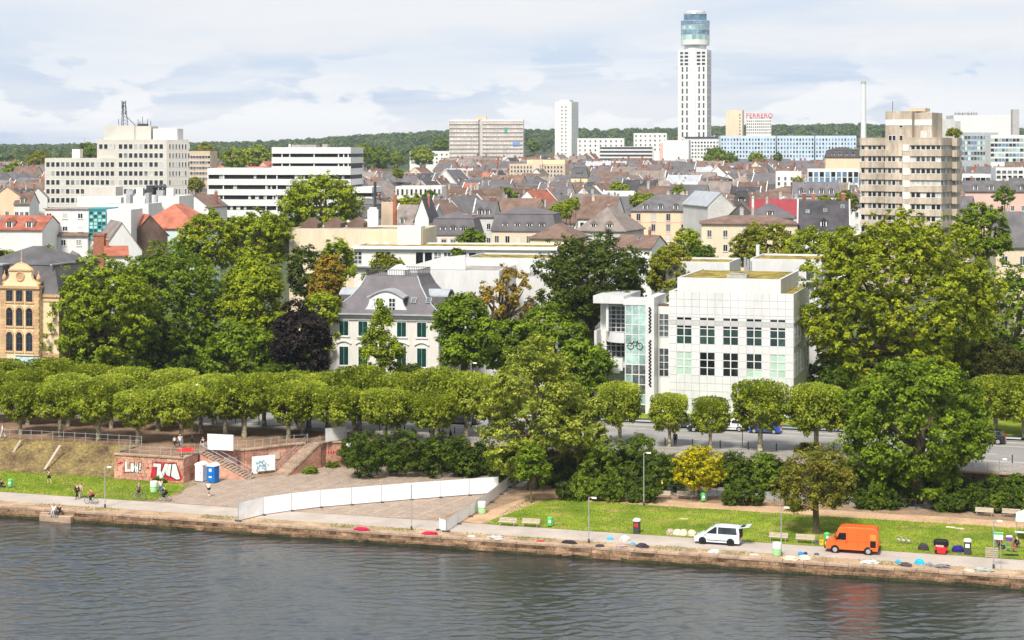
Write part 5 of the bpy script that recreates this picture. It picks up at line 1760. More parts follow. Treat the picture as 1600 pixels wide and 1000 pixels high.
# ------------------------------------------------------------------ yellow gabled house at the frame edge
def yellow_house():
 Y = 258.0
 X0, w, th = hfront(-60, 92, Y, -16)
 zb = 3.42
 Ym = Y - 9.5 * math.sin(math.radians(16)) + 0
 z = lambda py: zof(py, 255.3) - zb
 d = 15
 root = thing('yellow_gabled_house', 'yellow sandstone-trimmed house with ornate curved gable and slate mansard', 'house', (X0, Y, zb), th)
 he = z(462)
 MB().box(0, w, 0, d, -.5, he).obj('wall', mat('yellow_render', (0.70, 0.56, 0.36), .85, .05, .3, stretch=(1, 1, .3)), root)
 MB().box(-.25, w + .25, -.25, d + .25, he - .1, he + .3).box(-.12, w + .12, -.12, d + .12, he - .75, he - .55).box(-.08, w + .08, -.08, d + .08, z(521), z(519)).box(-.1, w + .1, -.1, d + .1, -.5, z(553)).box(-.14, w + .14, -.14, d + .14, z(553), z(550)).obj('sandstone_course', M['sandstone'], root)
 rf = mansard_roof(w, d, he + .3, z(418) - he, 1.9, 2.4, .15).obj('roof', M['slate'], root)
 MB().box(w - 1.9, w - 1.6, .8, d, z(418) + .3, z(418) + .5).obj('ridge_flashing', M['zinc'], rf)
 xa, xb = (7 + 60) / 152 * w, (66 + 60) / 152 * w
 bay = MB().box(xa, xb, -.9, 1.5, -.5, z(448)).obj('gabled_bay', bpy.data.materials['yellow_render'], root)
 q = small(('quoin',), lambda: MB().box(0, .95, -.06, .2, 0, .42).mesh('quoin', M['sandstone']))
 zz = -.3
 i = 0
 while zz < z(452):
  for xx, f in ((xa - .02, 1), (xb - .93, 1)):
   o = put('quoin', q, bay, (xx + (.0 if i % 2 else (.12 if xx > xa else 0)), -.9, zz))
  zz += .45
  i += 1
 MB().box(xa - .25, xb + .25, -1.2, 1.2, z(450), z(446)).obj('bay_cornice', M['sandstone'], bay)
 xc = (xa + xb) / 2
 hw = (xb - xa) / 2
 zb2, zt = z(446), z(413)
 H_ = zt - zb2
 P = [(xc - hw * .92, zb2), (xc - hw * .86, zb2 + H_ * .12), (xc - hw * .62, zb2 + H_ * .3), (xc - hw * .56, zb2 + H_ * .5), (xc - hw * .62, zb2 + H_ * .68), (xc - hw * .6, zb2 + H_ * .74)]
 arc = [(xc - hw * .6 + hw * 1.2 * k / 12, zb2 + H_ * .74 + H_ * .3 * math.sin(math.pi * k / 12)) for k in range(1, 12)]
 G = P + arc + [(2 * xc - x, zq) for x, zq in reversed(P)]
 g = MB().prism(G, 'y', -.7, -.1).obj('curved_gable', bpy.data.materials['yellow_render'], root)
 ed = MB()
 for a_, b_ in zip(G[:-1], G[1:]):
  ed.tube([(a_[0], -.45, a_[1]), (b_[0], -.45, b_[1])], .2, 6)
 ed.obj('gable_moulding', M['sandstone'], g)
 MB().box(xc - hw * .62, xc + hw * .62, -.85, -.7, zb2 + H_ * .7, zb2 + H_ * .78).obj('gable_band', M['sandstone'], g)
 MB().torus((xc, -.72, zb2 + H_ * .45), .62, .14, 'y', 18, 6).disc((xc, -.71, zb2 + H_ * .45), 'y', .5, .06, 18).obj('medallion', M['sandstone'], g)
 for s_ in (-1, 1):
  MB().lathe([(.3, 0), (.36, .3), (.16, .5), (.34, .9), (.3, 1.2), (.08, 1.6), (.04, 2.1)], 10, (xc + s_ * hw * .9, -.4)).obj('finial', M['sandstone'], g, (0, 0, zb2 + .1))
 MB().lathe([(.2, 0), (.28, .2), (.1, .4), (.05, 2.2)], 8, (xc, -.4)).obj('finial', M['sandstone'], g, (0, 0, zt))
 ww = hw * .34
 for r_, (t0, t1, arch) in enumerate(((453, 470, False), (483, 508, True), (521, 547, True))):
  for k in (-1, 0, 1):
   x = xc + k * hw * .52 - ww / 2
   ht = z(t0) - z(t1)
   if arch:
    ht -= .3
   wn = put('window', win_mesh(ww, ht, 2, 2, 'glass', 'darkgrey', .08, .05, False), bay, (x, -.9, z(t1)))
   if arch:
    A = [(ww / 2 - ww / 2 * math.cos(math.pi * i / 8), ht + ww * .55 * math.sin(math.pi * i / 8)) for i in range(9)]
    MB().prism(A, 'y', -.03, .02).obj('arch_light', M['glass'], wn)
    B = [(ww / 2 + (x_ - ww / 2) * 1.35, ht + (z_ - ht) * 1.5 + .08) for x_, z_ in A]
    MB().prism(B + list(reversed([(x_, z_ + .02) for x_, z_ in A])), 'y', -.14, .02).obj('arch_hood', M['sandstone'], wn)
   MB().box(-.16, -.02, -.1, .02, -.1, ht).box(ww + .02, ww + .16, -.1, .02, -.1, ht).box(-.2, ww + .2, -.16, .02, -.28, -.1).obj('window_surround', M['sandstone'], wn)
 cn = MB()
 for k in range(5):
  x0 = xa + .6 + k * 1.0 + 2.0
  cn.add([(x0 + .04, -1.0, z(556)), (x0 + .96, -1.0, z(556)), (x0 + .96, -3.4, z(565)), (x0 + .04, -3.4, z(565))], [(0, 1, 2, 3)])
 can = MB().box(xa + 2.5, xb + .4, -3.5, -3.35, z(565) - .15, z(565) - .02).box(xa + 2.5, xb + .4, -1.02, -.92, z(556), z(556) + .15).obj('canopy_frame', M['darkgrey'], root)
 cn.obj('canopy_glass', mat('pale_blue_glass', (0.35, 0.5, 0.5), .2, .1), can)
 MB().tube([(xa - .5, -.15, 0), (xa - .5, -.15, he)], .07, 6).obj('downpipe', M['zinc'], root)
 MB().box(xa - 2.2, xa - .2, -.05, 4, he + .3, he + 4.3).obj('roof_dormer', M['slate'], root)
 MB().box(xa - 2.35, xa - .1, -.2, 4, he + 4.3, he + 4.5).box(xa - 2.3, xa - 2.15, -.12, .2, he + .3, he + 4.3).obj('dormer_edge', M['zinc'], rf)
yellow_house()
# ------------------------------------------------------------------ large buildings in the town
def wgrid(root, xs, zs, w, h, y=0.0, rz=0.0, x0=0.0, y0=0.0, rnd=None, glasses=('glass', 'glass', 'glass_mid', 'curtain'), frame='white', nx=1, nz=1, fr=.1):
 rr = rnd or random.Random(len(xs) * 31 + int(w * 10))
 for z_ in zs:
  for x in xs:
   me = win_mesh(w, h, nx, nz, rr.choice(glasses), frame, fr, .1, False)
   if rz:
    put('window', me, root, (x0 + math.cos(rz) * x, y0 + math.sin(rz) * x, z_), rz)
   else:
    put('window', me, root, (x, y, z_))
def beige_office():
 Y = 690.0
 X0, w, th = hfront(70, 262, Y, -4)
 zb = land_h(X0, Y)
 s = F / Y
 z = lambda py: zof(py, Y) - zb
 xof = lambda px: (px - 70) / 192 * w
 root = thing('beige_office_block', 'large beige stepped office block with antenna mast on its roof', 'office', (X0, Y, zb), th)
 bm_ = M['beige_office']
 MB().box(0, xof(182), 0, 16, -1, z(247)).obj('wall', bm_, root)
 MB().box(xof(182) + .02, w, -1.2, 18, -1, z(218)).box(xof(150), xof(182), 1.5, 18, z(247) + .01, z(218)).obj('wall', bm_, root)
 dirx, diry = math.cos(.62), math.sin(.62)
 L_ = (290 - 262) / s / math.cos(.62) * 1.05
 ex, ey = w + dirx * L_, -1.2 + diry * L_
 MB().prism([(w + .02, -1.2), (ex, ey), (ex - 4, 18), (w + .02, 18)], 'z', -1, z(218)).obj('angled_wall', bm_, root)
 MB().box(xof(160), xof(207), 3, 14, z(218) + .01, z(196)).box(xof(207) + .02, xof(232), 3.5, 14, z(218) + .01, z(197)).obj('roof_storey', bm_, root)
 MB().box(xof(236), xof(262) + 3, 3, 12, z(218) + .01, z(201)).obj('roof_storey', M['white'], root)
 MB().box(xof(109), xof(121), 3, 7, z(247) + .01, z(233)).obj('lift_house', M['offwhite'], root)
 rr = random.Random(4)
 pitch = 13.95
 zs = [z(261 + pitch * k) for k in range(6)]
 wh = 8.0 / s
 ww = 6.2 / s
 wgrid(root, [xof(72 + 7.75 * k) for k in range(14)], zs, ww, wh, 0.0, rnd=rr, glasses=('glass', 'glass', 'glass', 'glass_mid', 'curtain'))
 zs2 = [z(233 + pitch * k) for k in range(8)]
 wgrid(root, [xof(187 + 7.9 * k) for k in range(9)], zs2, ww, wh, -1.2, rnd=rr, glasses=('glass', 'glass', 'glass', 'glass_mid', 'curtain'))
 wgrid(root, [xof(153 + 7.75 * k) for k in range(4)], zs2[:1], ww, wh, 1.5, rnd=rr)
 wgrid(root, [.8 + L_ / 7 * k for k in range(7)], zs2, .75, wh, rz=.62, x0=w + .02, y0=-1.2, rnd=rr, glasses=('glass_mid', 'glass', 'curtain'))
 bands = MB()
 for zz in zs2:
  bands.box(xof(182) + .05, w, -1.26, -1.203, zz - .5, zz - .3)
 for zz in zs:
  bands.box(0, xof(182) - .03, -.06, -.003, zz - .5, zz - .3)
 bands.obj('spandrel_band', M['offwhite'], root)
 ma = MB()
 cx, cy, zt = xof(185), 8, z(196)
 top = z(158)
 for a in range(3):
  an = a * 2.094
  ma.tube([(cx + 1.5 * math.cos(an), cy + 1.5 * math.sin(an), zt), (cx + .5 * math.cos(an), cy + .5 * math.sin(an), top)], .13, 5)
 n = 7
 for i in range(n):
  t0, t1 = i / n, (i + 1) / n
  for a in range(3):
   a0, a1 = a * 2.094, (a + 1) * 2.094
   r0, r1 = 1.5 - t0, 1.5 - t1
   ma.tube([(cx + r0 * math.cos(a0), cy + r0 * math.sin(a0), zt + (top - zt) * t0), (cx + r1 * math.cos(a1), cy + r1 * math.sin(a1), zt + (top - zt) * t1)], .07, 4)
 for h_ in (.55, .78, .95):
  ma.box(cx - .9, cx - .6, cy - .5, cy - .2, zt + (top - zt) * h_ - 1.0, zt + (top - zt) * h_ + .8)
  ma.box(cx + .5, cx + .8, cy - .5, cy - .2, zt + (top - zt) * h_ - 1.0, zt + (top - zt) * h_ + .8)
 ma.tube([(cx + .8, cy, zt + 3.6), (cx + 4.6, cy, zt)], .14, 5).tube([(cx - 2.2, cy, zt), (cx - 2.2, cy, zt + 2.6)], .12, 5)
 ma.obj('antenna_mast', M['darkgrey'], root)
 ra = MB()
 for px, hh in ((207, 4), (210, 3), (214, 5.5), (222, 4), (227, 3)):
  ra.tube([(xof(px), 8, z(197)), (xof(px), 8, z(197) + hh * .7)], .11, 5)
 ra.box(xof(207), xof(222), 7, 9, z(197) + .02, z(193))
 ra.obj('roof_antenna', M['darkgrey'], root)
beige_office()
def striped_office():
 Y = 600.0
 X0, w, th = hfront(324, 548, Y, -6)
 zb = land_h(X0, Y)
 z = lambda py: zof(py, Y) - zb
 xof = lambda px: (px - 324) / 224 * w
 root = thing('striped_office', 'white office building with continuous black window bands', 'office', (X0, Y, zb), th)
 dk = MB().box(.3, w - .3, .6, 22, -1, z(264)).box(xof(425) + .3, w - .3, .6, 22, z(264), z(231)).box(w - .3, xof(580) - .3, 1.6, 20, -1, z(293)).obj('glazed_core', M['black'], root)
 lv = [(263, 273), (279.5, 289), (295.5, 305), (311.5, 321.5), (328, 340)]
 for a_, b_ in lv:
  MB().box(0, w, 0, 22.5, z(b_), z(a_)).obj('white_band', M['white'], root)
 for a_, b_ in ((230, 240), (245.5, 255)):
  MB().box(xof(425), w + .02, -.02, 22.5, z(b_), z(a_)).obj('white_band', M['white'], root)
 MB().box(xof(425), w + .02, -.02, .3, z(264.5), z(259.5)).obj('white_band', M['white'], root)
 for a_, b_ in ((292, 301), (307, 316.5), (323, 340)):
  MB().box(w + .03, xof(580), 1.0, 20.5, z(b_), z(a_)).obj('white_band', M['white'], root)
 MB().box(-.05, .35, .05, 22, -1, z(263) - .05).obj('end_pier', M['white'], root)
 mu = small(('mul1',), lambda: MB().box(0, .35, .25, .65, 0, 1.9).mesh('mullion', M['white']))
 rr = random.Random(2)
 for (a_, b_), (t0, t1) in zip(lv[:-1], lv[1:]):
  for px in (348, 415, 432, 470, 512):
   put('mullion', mu, root, (xof(px), 0, z(t0)))
  for k in range(9):
   px = rr.uniform(330, 545)
   put('blind', small(('bl1', k % 3), lambda: MB().box(0, .5 + .4 * (k % 3), .5, .59, 0, 1.6).mesh('blind', M['curtain'])), root, (xof(px), 0, z(t0) + .1))
 for px in (440, 452, 490, 528, 536, 543):
  put('mullion', mu, root, (xof(px), 0, z(245.5)))
  put('mullion', mu, root, (xof(px), 0, z(263.5)))
 MB().box(xof(452), xof(490), 4, 10, z(231), z(226)).box(xof(500), xof(508), 4, 8, z(231), z(225)).obj('roof_plant', M['bitumen'], root)
 MB().tube([(xof(448), 5, z(231)), (xof(448), 5, z(225))], .4, 8).obj('roof_flue', M['white'], root)
striped_office()
def beige_tower():
 Y = 450.0
 deg = -27
 X0, w, th = hfront(1340, 1474, Y, deg)
 zb = land_h(X0, Y)
 s = F / Y
 z = lambda py: zof(py, Y - 3) - zb
 xof = lambda px: (px - 1340) / 134 * w
 root = thing('beige_apartment_tower', 'weathered beige concrete apartment tower with stepped window bands', 'tower', (X0, Y, zb), th)
 x1, x2, x3 = xof(1383), xof(1425), xof(1473)
 rr = random.Random(8)
 MB().box(.3, x1, 2.3, 18, -1, z(217)).box(x1 + .02, x2, .5, 16, -1, z(174)).box(x2 + .02, w - .3, -1.6, 20, -1, z(217)).box(x2, xof(1452), 3, 14, z(217) + .01, z(176)).obj('wall', M['beige_conc'], root)
 for (a_, b_, xa, xb, yy) in ((187, 196, 1383.5, 1449, .42), (226, 236, 1411, 1424, .42), (244, 254, 1411, 1424, .42), (263, 273, 1411, 1424, .42), (282, 292, 1411, 1424, .42), (300, 311, 1411, 1424, .42), (319, 329, 1411, 1424, .42)):
  if xb > 1440:
   MB().box(xof(xa), x2, .42, .498, z(b_), z(a_)).box(x2 + .02, xof(1452), 2.92, 2.998, z(b_), z(a_)).obj('white_panel', M['offwhite'], root)
  else:
   MB().box(xof(xa), xof(xb), yy, .498, z(b_), z(a_)).obj('white_panel', M['offwhite'], root)
 sd = 15.0
 for k in range(8):
  a_ = 216 + 18.45 * k
  top_, bot_ = z(a_), z(a_ + (9.4 if k else 11))
  MB().box(0, x1 - .02, 1.9, 2.28, bot_, top_).obj('spandrel', M['beige_conc'], root)
  if k:
   MB().box(x1 + .05, xof(1410), .1, .48, bot_, top_).obj('spandrel', M['beige_conc'], root)
  MB().box(x2, w, -2.0, -1.62, bot_, top_).box(w - .28, w + .1, -1.6, 9, bot_, top_).box(w - .28, w + 1.3, 9.02, 14, bot_ - .2, top_).box(w - .28, w + .1, 14.02, 20, bot_, top_).obj('spandrel', M['beige_conc'], root)
  zz = z(a_ + 18.2)
  hh = bot_ - zz
  for px in (1341.5, 1352.5, 1359.5, 1368, 1376.5):
   put('window', win_mesh(6.6 / s, hh, 1, 1, rr.choice(('glass', 'glass', 'glass_mid')), 'white', .1, .1, False), root, (xof(px), 2.3, zz))
  if k:
   for px in (1387, 1393.5, 1404.5):
    put('window', win_mesh(6.0 / s, hh, 1, 1, rr.choice(('glass', 'glass', 'glass_mid')), 'white', .1, .1, False), root, (xof(px), .5, zz))
  for i in range(6):
   g = rr.choice(('glass', 'glass', 'curtain', 'glass_mid')) if k != 3 else 'curtain'
   put('window', win_mesh(7.0 / s, hh, 1, 1, g, 'white', .1, .1, False), root, (xof(1426.5 + 7.8 * i), -1.6, zz))
  for i in range(9):
   if 4 <= i <= 5:
    continue
   put('window', win_mesh(1.7, hh, 1, 1, rr.choice(('glass_mid', 'curtain', 'glass')), 'white', .1, .1, False), root, (w - .3, -1.4 + i * 2.15, zz), math.pi / 2)
 for px, py in ((1405, 199), (1388, 219), (1394, 219), (1405, 219)):
  put('window', win_mesh(6.0 / s, 1.4, 1, 1, 'glass', 'white', .1, .1, False), root, (xof(px), .5, z(py + 1)))
 for px in (1441, 1446, 1452):
  put('window', win_mesh(4.5 / s, 1.9, 1, 1, 'curtain', 'white', .14, .1, False), root, (xof(px) - 1, 2.8, z(216)))
 MB().box(x2 - .4, w, -2.05, 20, z(217), z(217) + .3).box(0, x1, 1.85, 18, z(217), z(217) + .3).obj('roof_edge', M['beige_conc'], root)
 MB().box(xof(1415), xof(1440), 4, 9, z(174), z(169)).obj('roof_house', M['tan'], root)
 MB().tube([(xof(1389), 4, z(174)), (xof(1389), 4, z(157))], .08, 5).obj('antenna', M['darkgrey'], root)
 MB().box(xof(1368), x1, 6, 8, z(217) + .3, z(204)).obj('roof_glasshouse', M['glass_mid'], root)
beige_tower()
def round_top_tower():
 Y = 1600.0
 X0, w, th = hfront(1060, 1104, Y, -18)
 zb = land_h(X0, Y)
 s = F / Y
 z = lambda py: zof(py, Y) - zb
 xof = lambda px: (px - 1060) / 44 * w
 root = thing('round_topped_tower', 'white residential high-rise with round blue glass top', 'tower', (X0, Y, zb), th)
 d = 21.0
 wm = M['white']
 MB().box(0, w, 0, d, -2, z(78)).box(xof(1076), xof(1087), -.6, -.02, -2, z(75)).box(-.35, xof(1063), -.5, -.02, -2, z(78)).box(xof(1102), w + .5, -.5, -.02, -2, z(78)).obj('shaft', wm, root)
 cx, cy = w / 2 + .3, d / 2
 MB().lathe([(10.0, 0), (10.0, z(69) - z(78) + 2)], 28, (cx, cy)).obj('neck', wm, root, (0, 0, z(78) - .5))
 R = 22.2 / s
 MB().lathe([(R, 0), (R * 1.01, z(62) - z(70))], 40, (cx, cy)).obj('ring_base', wm, root, (0, 0, z(70)))
 pods = MB()
 lev = [(62, 54.5), (53.5, 47), (46, 40), (39, 33)]
 for i, (a_, b_) in enumerate(lev):
  pods_ = MB()
  n = 26
  za, zb_ = z(a_), z(b_)
  me = MB().box(-R * math.pi / n * .96, R * math.pi / n * .96, -.1, .1, 0, zb_ - za).mesh('glass_panel', [M['glass_blue'] if i % 2 else M['glass_teal']])
  for k in range(n):
   an = 2 * math.pi * k / n
   put('glass_panel', me, root, (cx + R * math.cos(an), cy + R * math.sin(an), za), an + math.pi / 2)
  MB().lathe([(R * .97, za), (R * .97, zb_ - .01)], 36, (cx, cy)).obj('pod_core', M['glass_blue'], root)
  MB().lathe([(R * 1.02, z(b_)), (R * 1.02, z(b_ - 1))], 36, (cx, cy)).obj('floor_ring', M['zinc'], root)
 R2 = 18 / s
 MB().lathe([(R2, 0), (R2, z(22) - z(33)), (R2 * .95, z(20) - z(33))], 32, (cx, cy)).obj('upper_drum', M['glass_blue'], root, (0, 0, z(33)))
 MB().lathe([(R2 * 1.03, 0), (R2 * 1.03, .5), (R2 * .85, .9), (R2 * .85, z(17) - z(22))], 32, (cx, cy)).obj('cap', M['offwhite'], root, (0, 0, z(22)))
 rr = random.Random(3)
 gl = ('glass', 'glass', 'glass_mid')
 wm4 = win_mesh(3.6, 2.2, 1, 1, 'glass', 'zinc', .25, .15, False)
 for py in (83, 88.7, 94.4, 100.2):
  for px in (1061.5, 1069.5, 1088.5, 1096.5):
   put('window', wm4, root, (xof(px), 0, z(py + 2)))
 wt_ = win_mesh(1.7, 4.6, 1, 2, 'glass', 'zinc', .25, .15, False)
 for k in range(11):
  py = 104.5 + 11.3 * k
  for px in (1065, 1072, 1091, 1098):
   put('window', wt_, root, (xof(px), 0, z(py + 8)))
 for k in range(13):
  py = 81 + 11.3 * k
  for i in range(2):
   put('window', win_mesh(5.4, 4.9, 2, 2, rr.choice(gl), 'white', .3, .2, False), root, (w, 2.4 + i * 8.6, z(py + 9)), math.pi / 2)
round_top_tower()
def generic_tower(name, label, px0, px1, Y, deg, top, d, wall, floors, cols, ww, wh, pitch, first, side_cols=0, cat='tower', glasses=('glass', 'glass_mid'), frame='white', xr=None, roofm='bitumen', zb=None, wpx=None):
 r_, w_, h_, zb_ = flatblock(name, label, px0, px1, Y, deg, top, d, wall, zb=zb, roofm=roofm, cat=cat, par=.6)
 rr = random.Random(int(px0))
 z = lambda py: zof(py, Y) - zb_
 xs = [(px - px0) / (px1 - px0) * w_ for px in wpx] if wpx else [w_ * (i + .5) / cols - ww / 2 for i in range(cols)]
 for k in range(floors):
  zz = z(first + pitch * k) - wh
  if zz < 0:
   break
  for x in xs:
   put('window', win_mesh(ww, wh, 1, 1, rr.choice(glasses), frame, .12, .12, False), r_, (x, 0, zz))
  for i in range(side_cols):
   put('window', win_mesh(ww, wh, 1, 1, rr.choice(glasses), frame, .12, .12, False), r_, (w_, d * (i + .5) / side_cols - ww / 2, zz), math.pi / 2)
 return r_, w_, h_, zb_
r_, w_, h_, zb_ = generic_tower('slim_white_tower', 'slim plain white tower block with tiny dark windows', 867, 893, 1480, -22, 159, 17, 'white', 22, 2, 1.3, 1.3, 5.6, 166, 4, wpx=(877, 883))
MB().box(w_ * .2, w_ * .8, 3, 12, h_, h_ + 1.6).obj('roof_house', M['white'], r_)
def scaffold_block():
 Y = 1280.0
 root = None
 X0, w, th = hfront(702, 817, Y, -3)
 zb = land_h(X0, Y)
 z = lambda py: zof(py, Y) - zb
 root = thing('scaffolded_block', 'wide grey-beige apartment block wrapped in scaffolding netting', 'apartment block', (X0, Y, zb), th)
 net = mat('scaffold_net', (0.56, 0.50, 0.46), .9, .1, .1)
 lin = mat('scaffold_board', (0.60, 0.56, 0.52), .9, .1, .1)
 xs = (0, w * .395, w * .445, w)
 MB().box(xs[0], xs[1], 0, 16, -2, z(190)).box(xs[2], xs[3], .8, 18, -2, z(190)).obj('wall', net, root)
 MB().box(xs[1] + .01, xs[2] - .01, 2.5, 14, -2, z(190)).obj('recess', M['greywall'], root)
 MB().box(xs[0], xs[1], -.3, 16.4, z(190), z(187)).box(xs[2], xs[3], .5, 18.3, z(190), z(187)).obj('roof', M['white'], root)
 MB().box(w * .35, w * .5, 4, 12, z(187), z(181)).obj('roof_house', M['tan'], root)
 bd = small(('sb1',), lambda: MB().box(0, xs[1], -.7, -.02, 0, .55).mesh('scaffold_deck', lin))
 be = small(('sb2',), lambda: MB().box(xs[2], xs[3], .1, .78, 0, .55).mesh('scaffold_deck', lin))
 for k in range(11):
  zz = z(194 + 6.35 * k)
  put('scaffold_deck', bd, root, (0, 0, zz))
  put('scaffold_deck', be, root, (0, 0, zz))
 up = MB().box(0, .22, -.72, -.4, -1, z(188)).mesh('scaffold_post', lin)
 n = 22
 for i in range(n + 1):
  x = w * i / n
  if xs[1] < x < xs[2]:
   continue
  put('scaffold_post', up, root, (x, 0 if x < xs[2] else .82, 0))
 wn = win_mesh(1.5, 1.5, 1, 1, 'curtain', 'offwhite', .1, .05, False)
 for k in range(10):
  for i in range(0, n):
   if (i * 7 + k * 3) % 4 == 0 or xs[1] < w * (i + .3) / n + 1.4 and w * (i + .3) / n < xs[2]:
    continue
   put('window', wn, root, (w * (i + .32) / n, 0 if w * i / n < xs[1] else .8, z(199.5 + 6.35 * k)))
 bn = MB().box(w * .86, w * .955, -.05, .0, z(227), z(222)).obj('blue_banner', mat('blue_banner', (.15, .3, .6), .6, .1), root)
 MB().box(w * .75, w * .785, -.05, .0, z(207), z(199)).obj('green_emblem', mat('green_emblem', (.05, .35, .25), .6, .1), root)
scaffold_block()
r_, w_, h_, zb_ = generic_tower('beige_long_office', 'long tan office with punched windows below the slim white tower', 796, 883, 900, -10, 256, 14, 'tan', 4, 16, 1.1, 1.5, 6.3, 259, 0, 'office', wpx=[798 + 5.0 * i for i in range(7)] + [850 + 5.1 * i for i in range(6)])
MB().box(w_ * .42, w_ * .6, -1.2, -.02, -1, h_ + 1.9).obj('stair_bay', M['cream'], r_)
MB().box(w_ * .3, w_ * .98, 3, 10, h_, h_ + 2.0).obj('roof_storey', M['paleyellow'], r_)
generic_tower('tan_office', 'brownish office slab between beige and striped offices', 290, 328, 780, -4, 236, 14, 'tan', 5, 8, 2.2, 1.3, 8.5, 243, 0, 'office')
generic_tower('white_terrace_flats', 'stepped white flats with black balcony bands', 936, 1020, 1300, -6, 229, 16, 'white', 5, 6, 1.2, 1.4, 6, 400, 0, 'apartment block')
rt = bpy.data.objects['white_terrace_flats']
X0, w, th = hfront(936, 1020, 1300, -6)
for k in range(5):
 MB().box(.6, w - .4, -.25, -.02, zof(232.5 + 5.8 * k, 1300) - rt.location.z, zof(229.8 + 5.8 * k, 1300) - rt.location.z).obj('balcony_band', M['darkgrey'], rt)
generic_tower('white_flats', 'white flats with rooftop storeys left of the tower', 902, 975, 1380, -6, 216, 16, 'white', 4, 9, 1.4, 1.6, 7, 219, 0, 'apartment block')
generic_tower('white_flats', 'white flats with a small top storey beside the tower', 990, 1042, 1420, -6, 208, 14, 'white', 4, 7, 1.4, 1.6, 7, 211, 0, 'apartment block')
r_, w_, h_, zb_ = generic_tower('white_slab', 'plain white slab with red-striped end under the tower', 1036, 1076, 1250, -10, 219, 20, 'white', 2, 2, 1.2, 1.4, 7, 420, 0, 'apartment block')
MB().box(-2.5, -.05, 1, 8, -1, h_ - 2).obj('red_stair_bay', M['pinkwall'], r_)
r_, w_, h_, zb_ = generic_tower('white_gallery_block', 'white block with window rows right under the tower', 1070, 1128, 1300, -14, 215, 22, 'white', 5, 12, 1.5, 1.5, 5.6, 221, 0, 'apartment block')
MB().box(-1, w_ + 1, -1, 8, h_, h_ + .6).obj('flat_roof', M['darkgrey'], r_)
for (a_, b_, dg, lab) in ((1126, 1212, -2, 'pale blue glass office wing nearest the tower'), (1214, 1272, -2, 'middle wing of the pale blue glass office'), (1274, 1338, -2, 'far wing of the pale blue glass office by the chimney')):
 Yb = 1240
 generic_tower('blue_office_wing', lab, a_, b_, Yb, dg, 212, 18, mat('pale_blue_panel', (0.50, 0.60, 0.70), .4, .06, .2), 5, int((b_ - a_) / 4.6), 1.4, 1.9, 6.4, 216, 0, 'office', ('glass_blue', 'glass', 'glass_blue'))
r_, w_, h_, zb_ = generic_tower('office_with_roof_lettering', 'tall peach slab beside the lettered office', 1134, 1160, 1520, -12, 172, 16, 'cream', 9, 1, 1.2, 1.6, 5, 178, 3, 'office', wpx=(1155,))
r_, w_, h_, zb_ = generic_tower('lettered_office', 'white office with red rooftop company lettering', 1166, 1205, 1490, -8, 184, 14, 'offwhite', 5, 12, 1.3, 1.3, 4.6, 188, 0, 'office')
tcv = bpy.data.curves.new('rooftop_lettering', 'FONT')
tcv.body = 'FERRERO'
tcv.size = 5.0
tcv.extrude = .25
tcv.align_x = 'CENTER'
tcv.space_character = 1.12
tcv.offset = .06
tcv.materials.append(mat('sign_red', (.55, .03, .04), .5, .05))
_t = bpy.data.objects.new('tmp_text', tcv)
COL.objects.link(_t)
_tm = bpy.data.meshes.new_from_object(_t.evaluated_get(bpy.context.evaluated_depsgraph_get()))
bpy.data.objects.remove(_t)
put('rooftop_lettering', _tm, r_, (w_ / 2 + .6, -.6, h_ + .1), rot=(math.pi / 2, 0, 0))
p = at(1349, 215, 1300)
zb = land_h(p.x, p.y)
ch = thing('factory_chimney', 'tall slender white factory chimney', 'chimney', (p.x, p.y, zb), 0)
hz = zof(127, 1300) - zb
MB().lathe([(2.3, 0), (1.9, hz * .5), (1.55, hz)], 20).obj('stack', M['white'], ch)
MB().lathe([(1.75, hz * .975), (1.75, hz)], 20).obj('rim', M['concrete'], ch)
MB().tube([(2.3, -1.2, 0), (1.6, -1.2, hz)], .12, 4).obj('ladder', M['steel'], ch)
p = at(1340, 215, 1280)
r_, w_, h_, zb_ = generic_tower('white_factory_hall', 'big plain white factory hall on the skyline', 1490, 1580, 1650, -4, 180, 40, 'white', 1, 2, 1, 1, 5, 420, 0, 'factory')
MB().box(w_ * .0, w_ * .12, -.4, -.02, h_ * .5, h_ * .9).obj('grey_panel', M['concrete'], r_)
for i in range(5):
 MB().lathe([(2.2, 0), (2.2, 2.4), (1.4, 3.4)], 10).obj('roof_fan', M['steel'], r_, (4 + i * 4.2, 6 + (i % 2) * 3, h_))
MB().box(w_ * .92, w_ * 1.12, -3, 10, -1, h_ * .62).obj('side_hall', M['greywall'], r_)
p = at(1586, 210, 1600)
st_ = thing('concrete_stack', 'short concrete stack beside the white factory hall', 'chimney', (p.x, p.y, land_h(p.x, p.y)), 0)
MB().box(-3, 3, -3, 3, -1, zof(171, 1600) - land_h(p.x, p.y)).obj('stack', M['concrete'], st_)
generic_tower('grey_factory_hall', 'low grey hall behind the beige tower roof', 1448, 1492, 1600, -4, 186, 30, 'greywall', 1, 2, 1, 1, 5, 420, 0, 'factory')
generic_tower('glass_office', 'glassy office with setback terraces below the factory hall', 1502, 1560, 1150, -4, 207, 20, 'zinc', 5, 12, 2.6, 2.4, 8.2, 212, 0, 'office', ('glass_teal', 'glass_blue', 'glass'))
generic_tower('glass_office', 'long glassy office reaching the frame edge', 1548, 1650, 1130, -4, 211, 20, 'offwhite', 5, 18, 2.6, 2.3, 7.8, 216, 0, 'office', ('glass_teal', 'glass_blue', 'glass'))
generic_tower('white_flats', 'low white flats with dark balconies beside the beige tower', 1500, 1548, 760, -6, 272, 14, 'white', 3, 6, 2.2, 1.6, 8, 277, 0, 'apartment block')
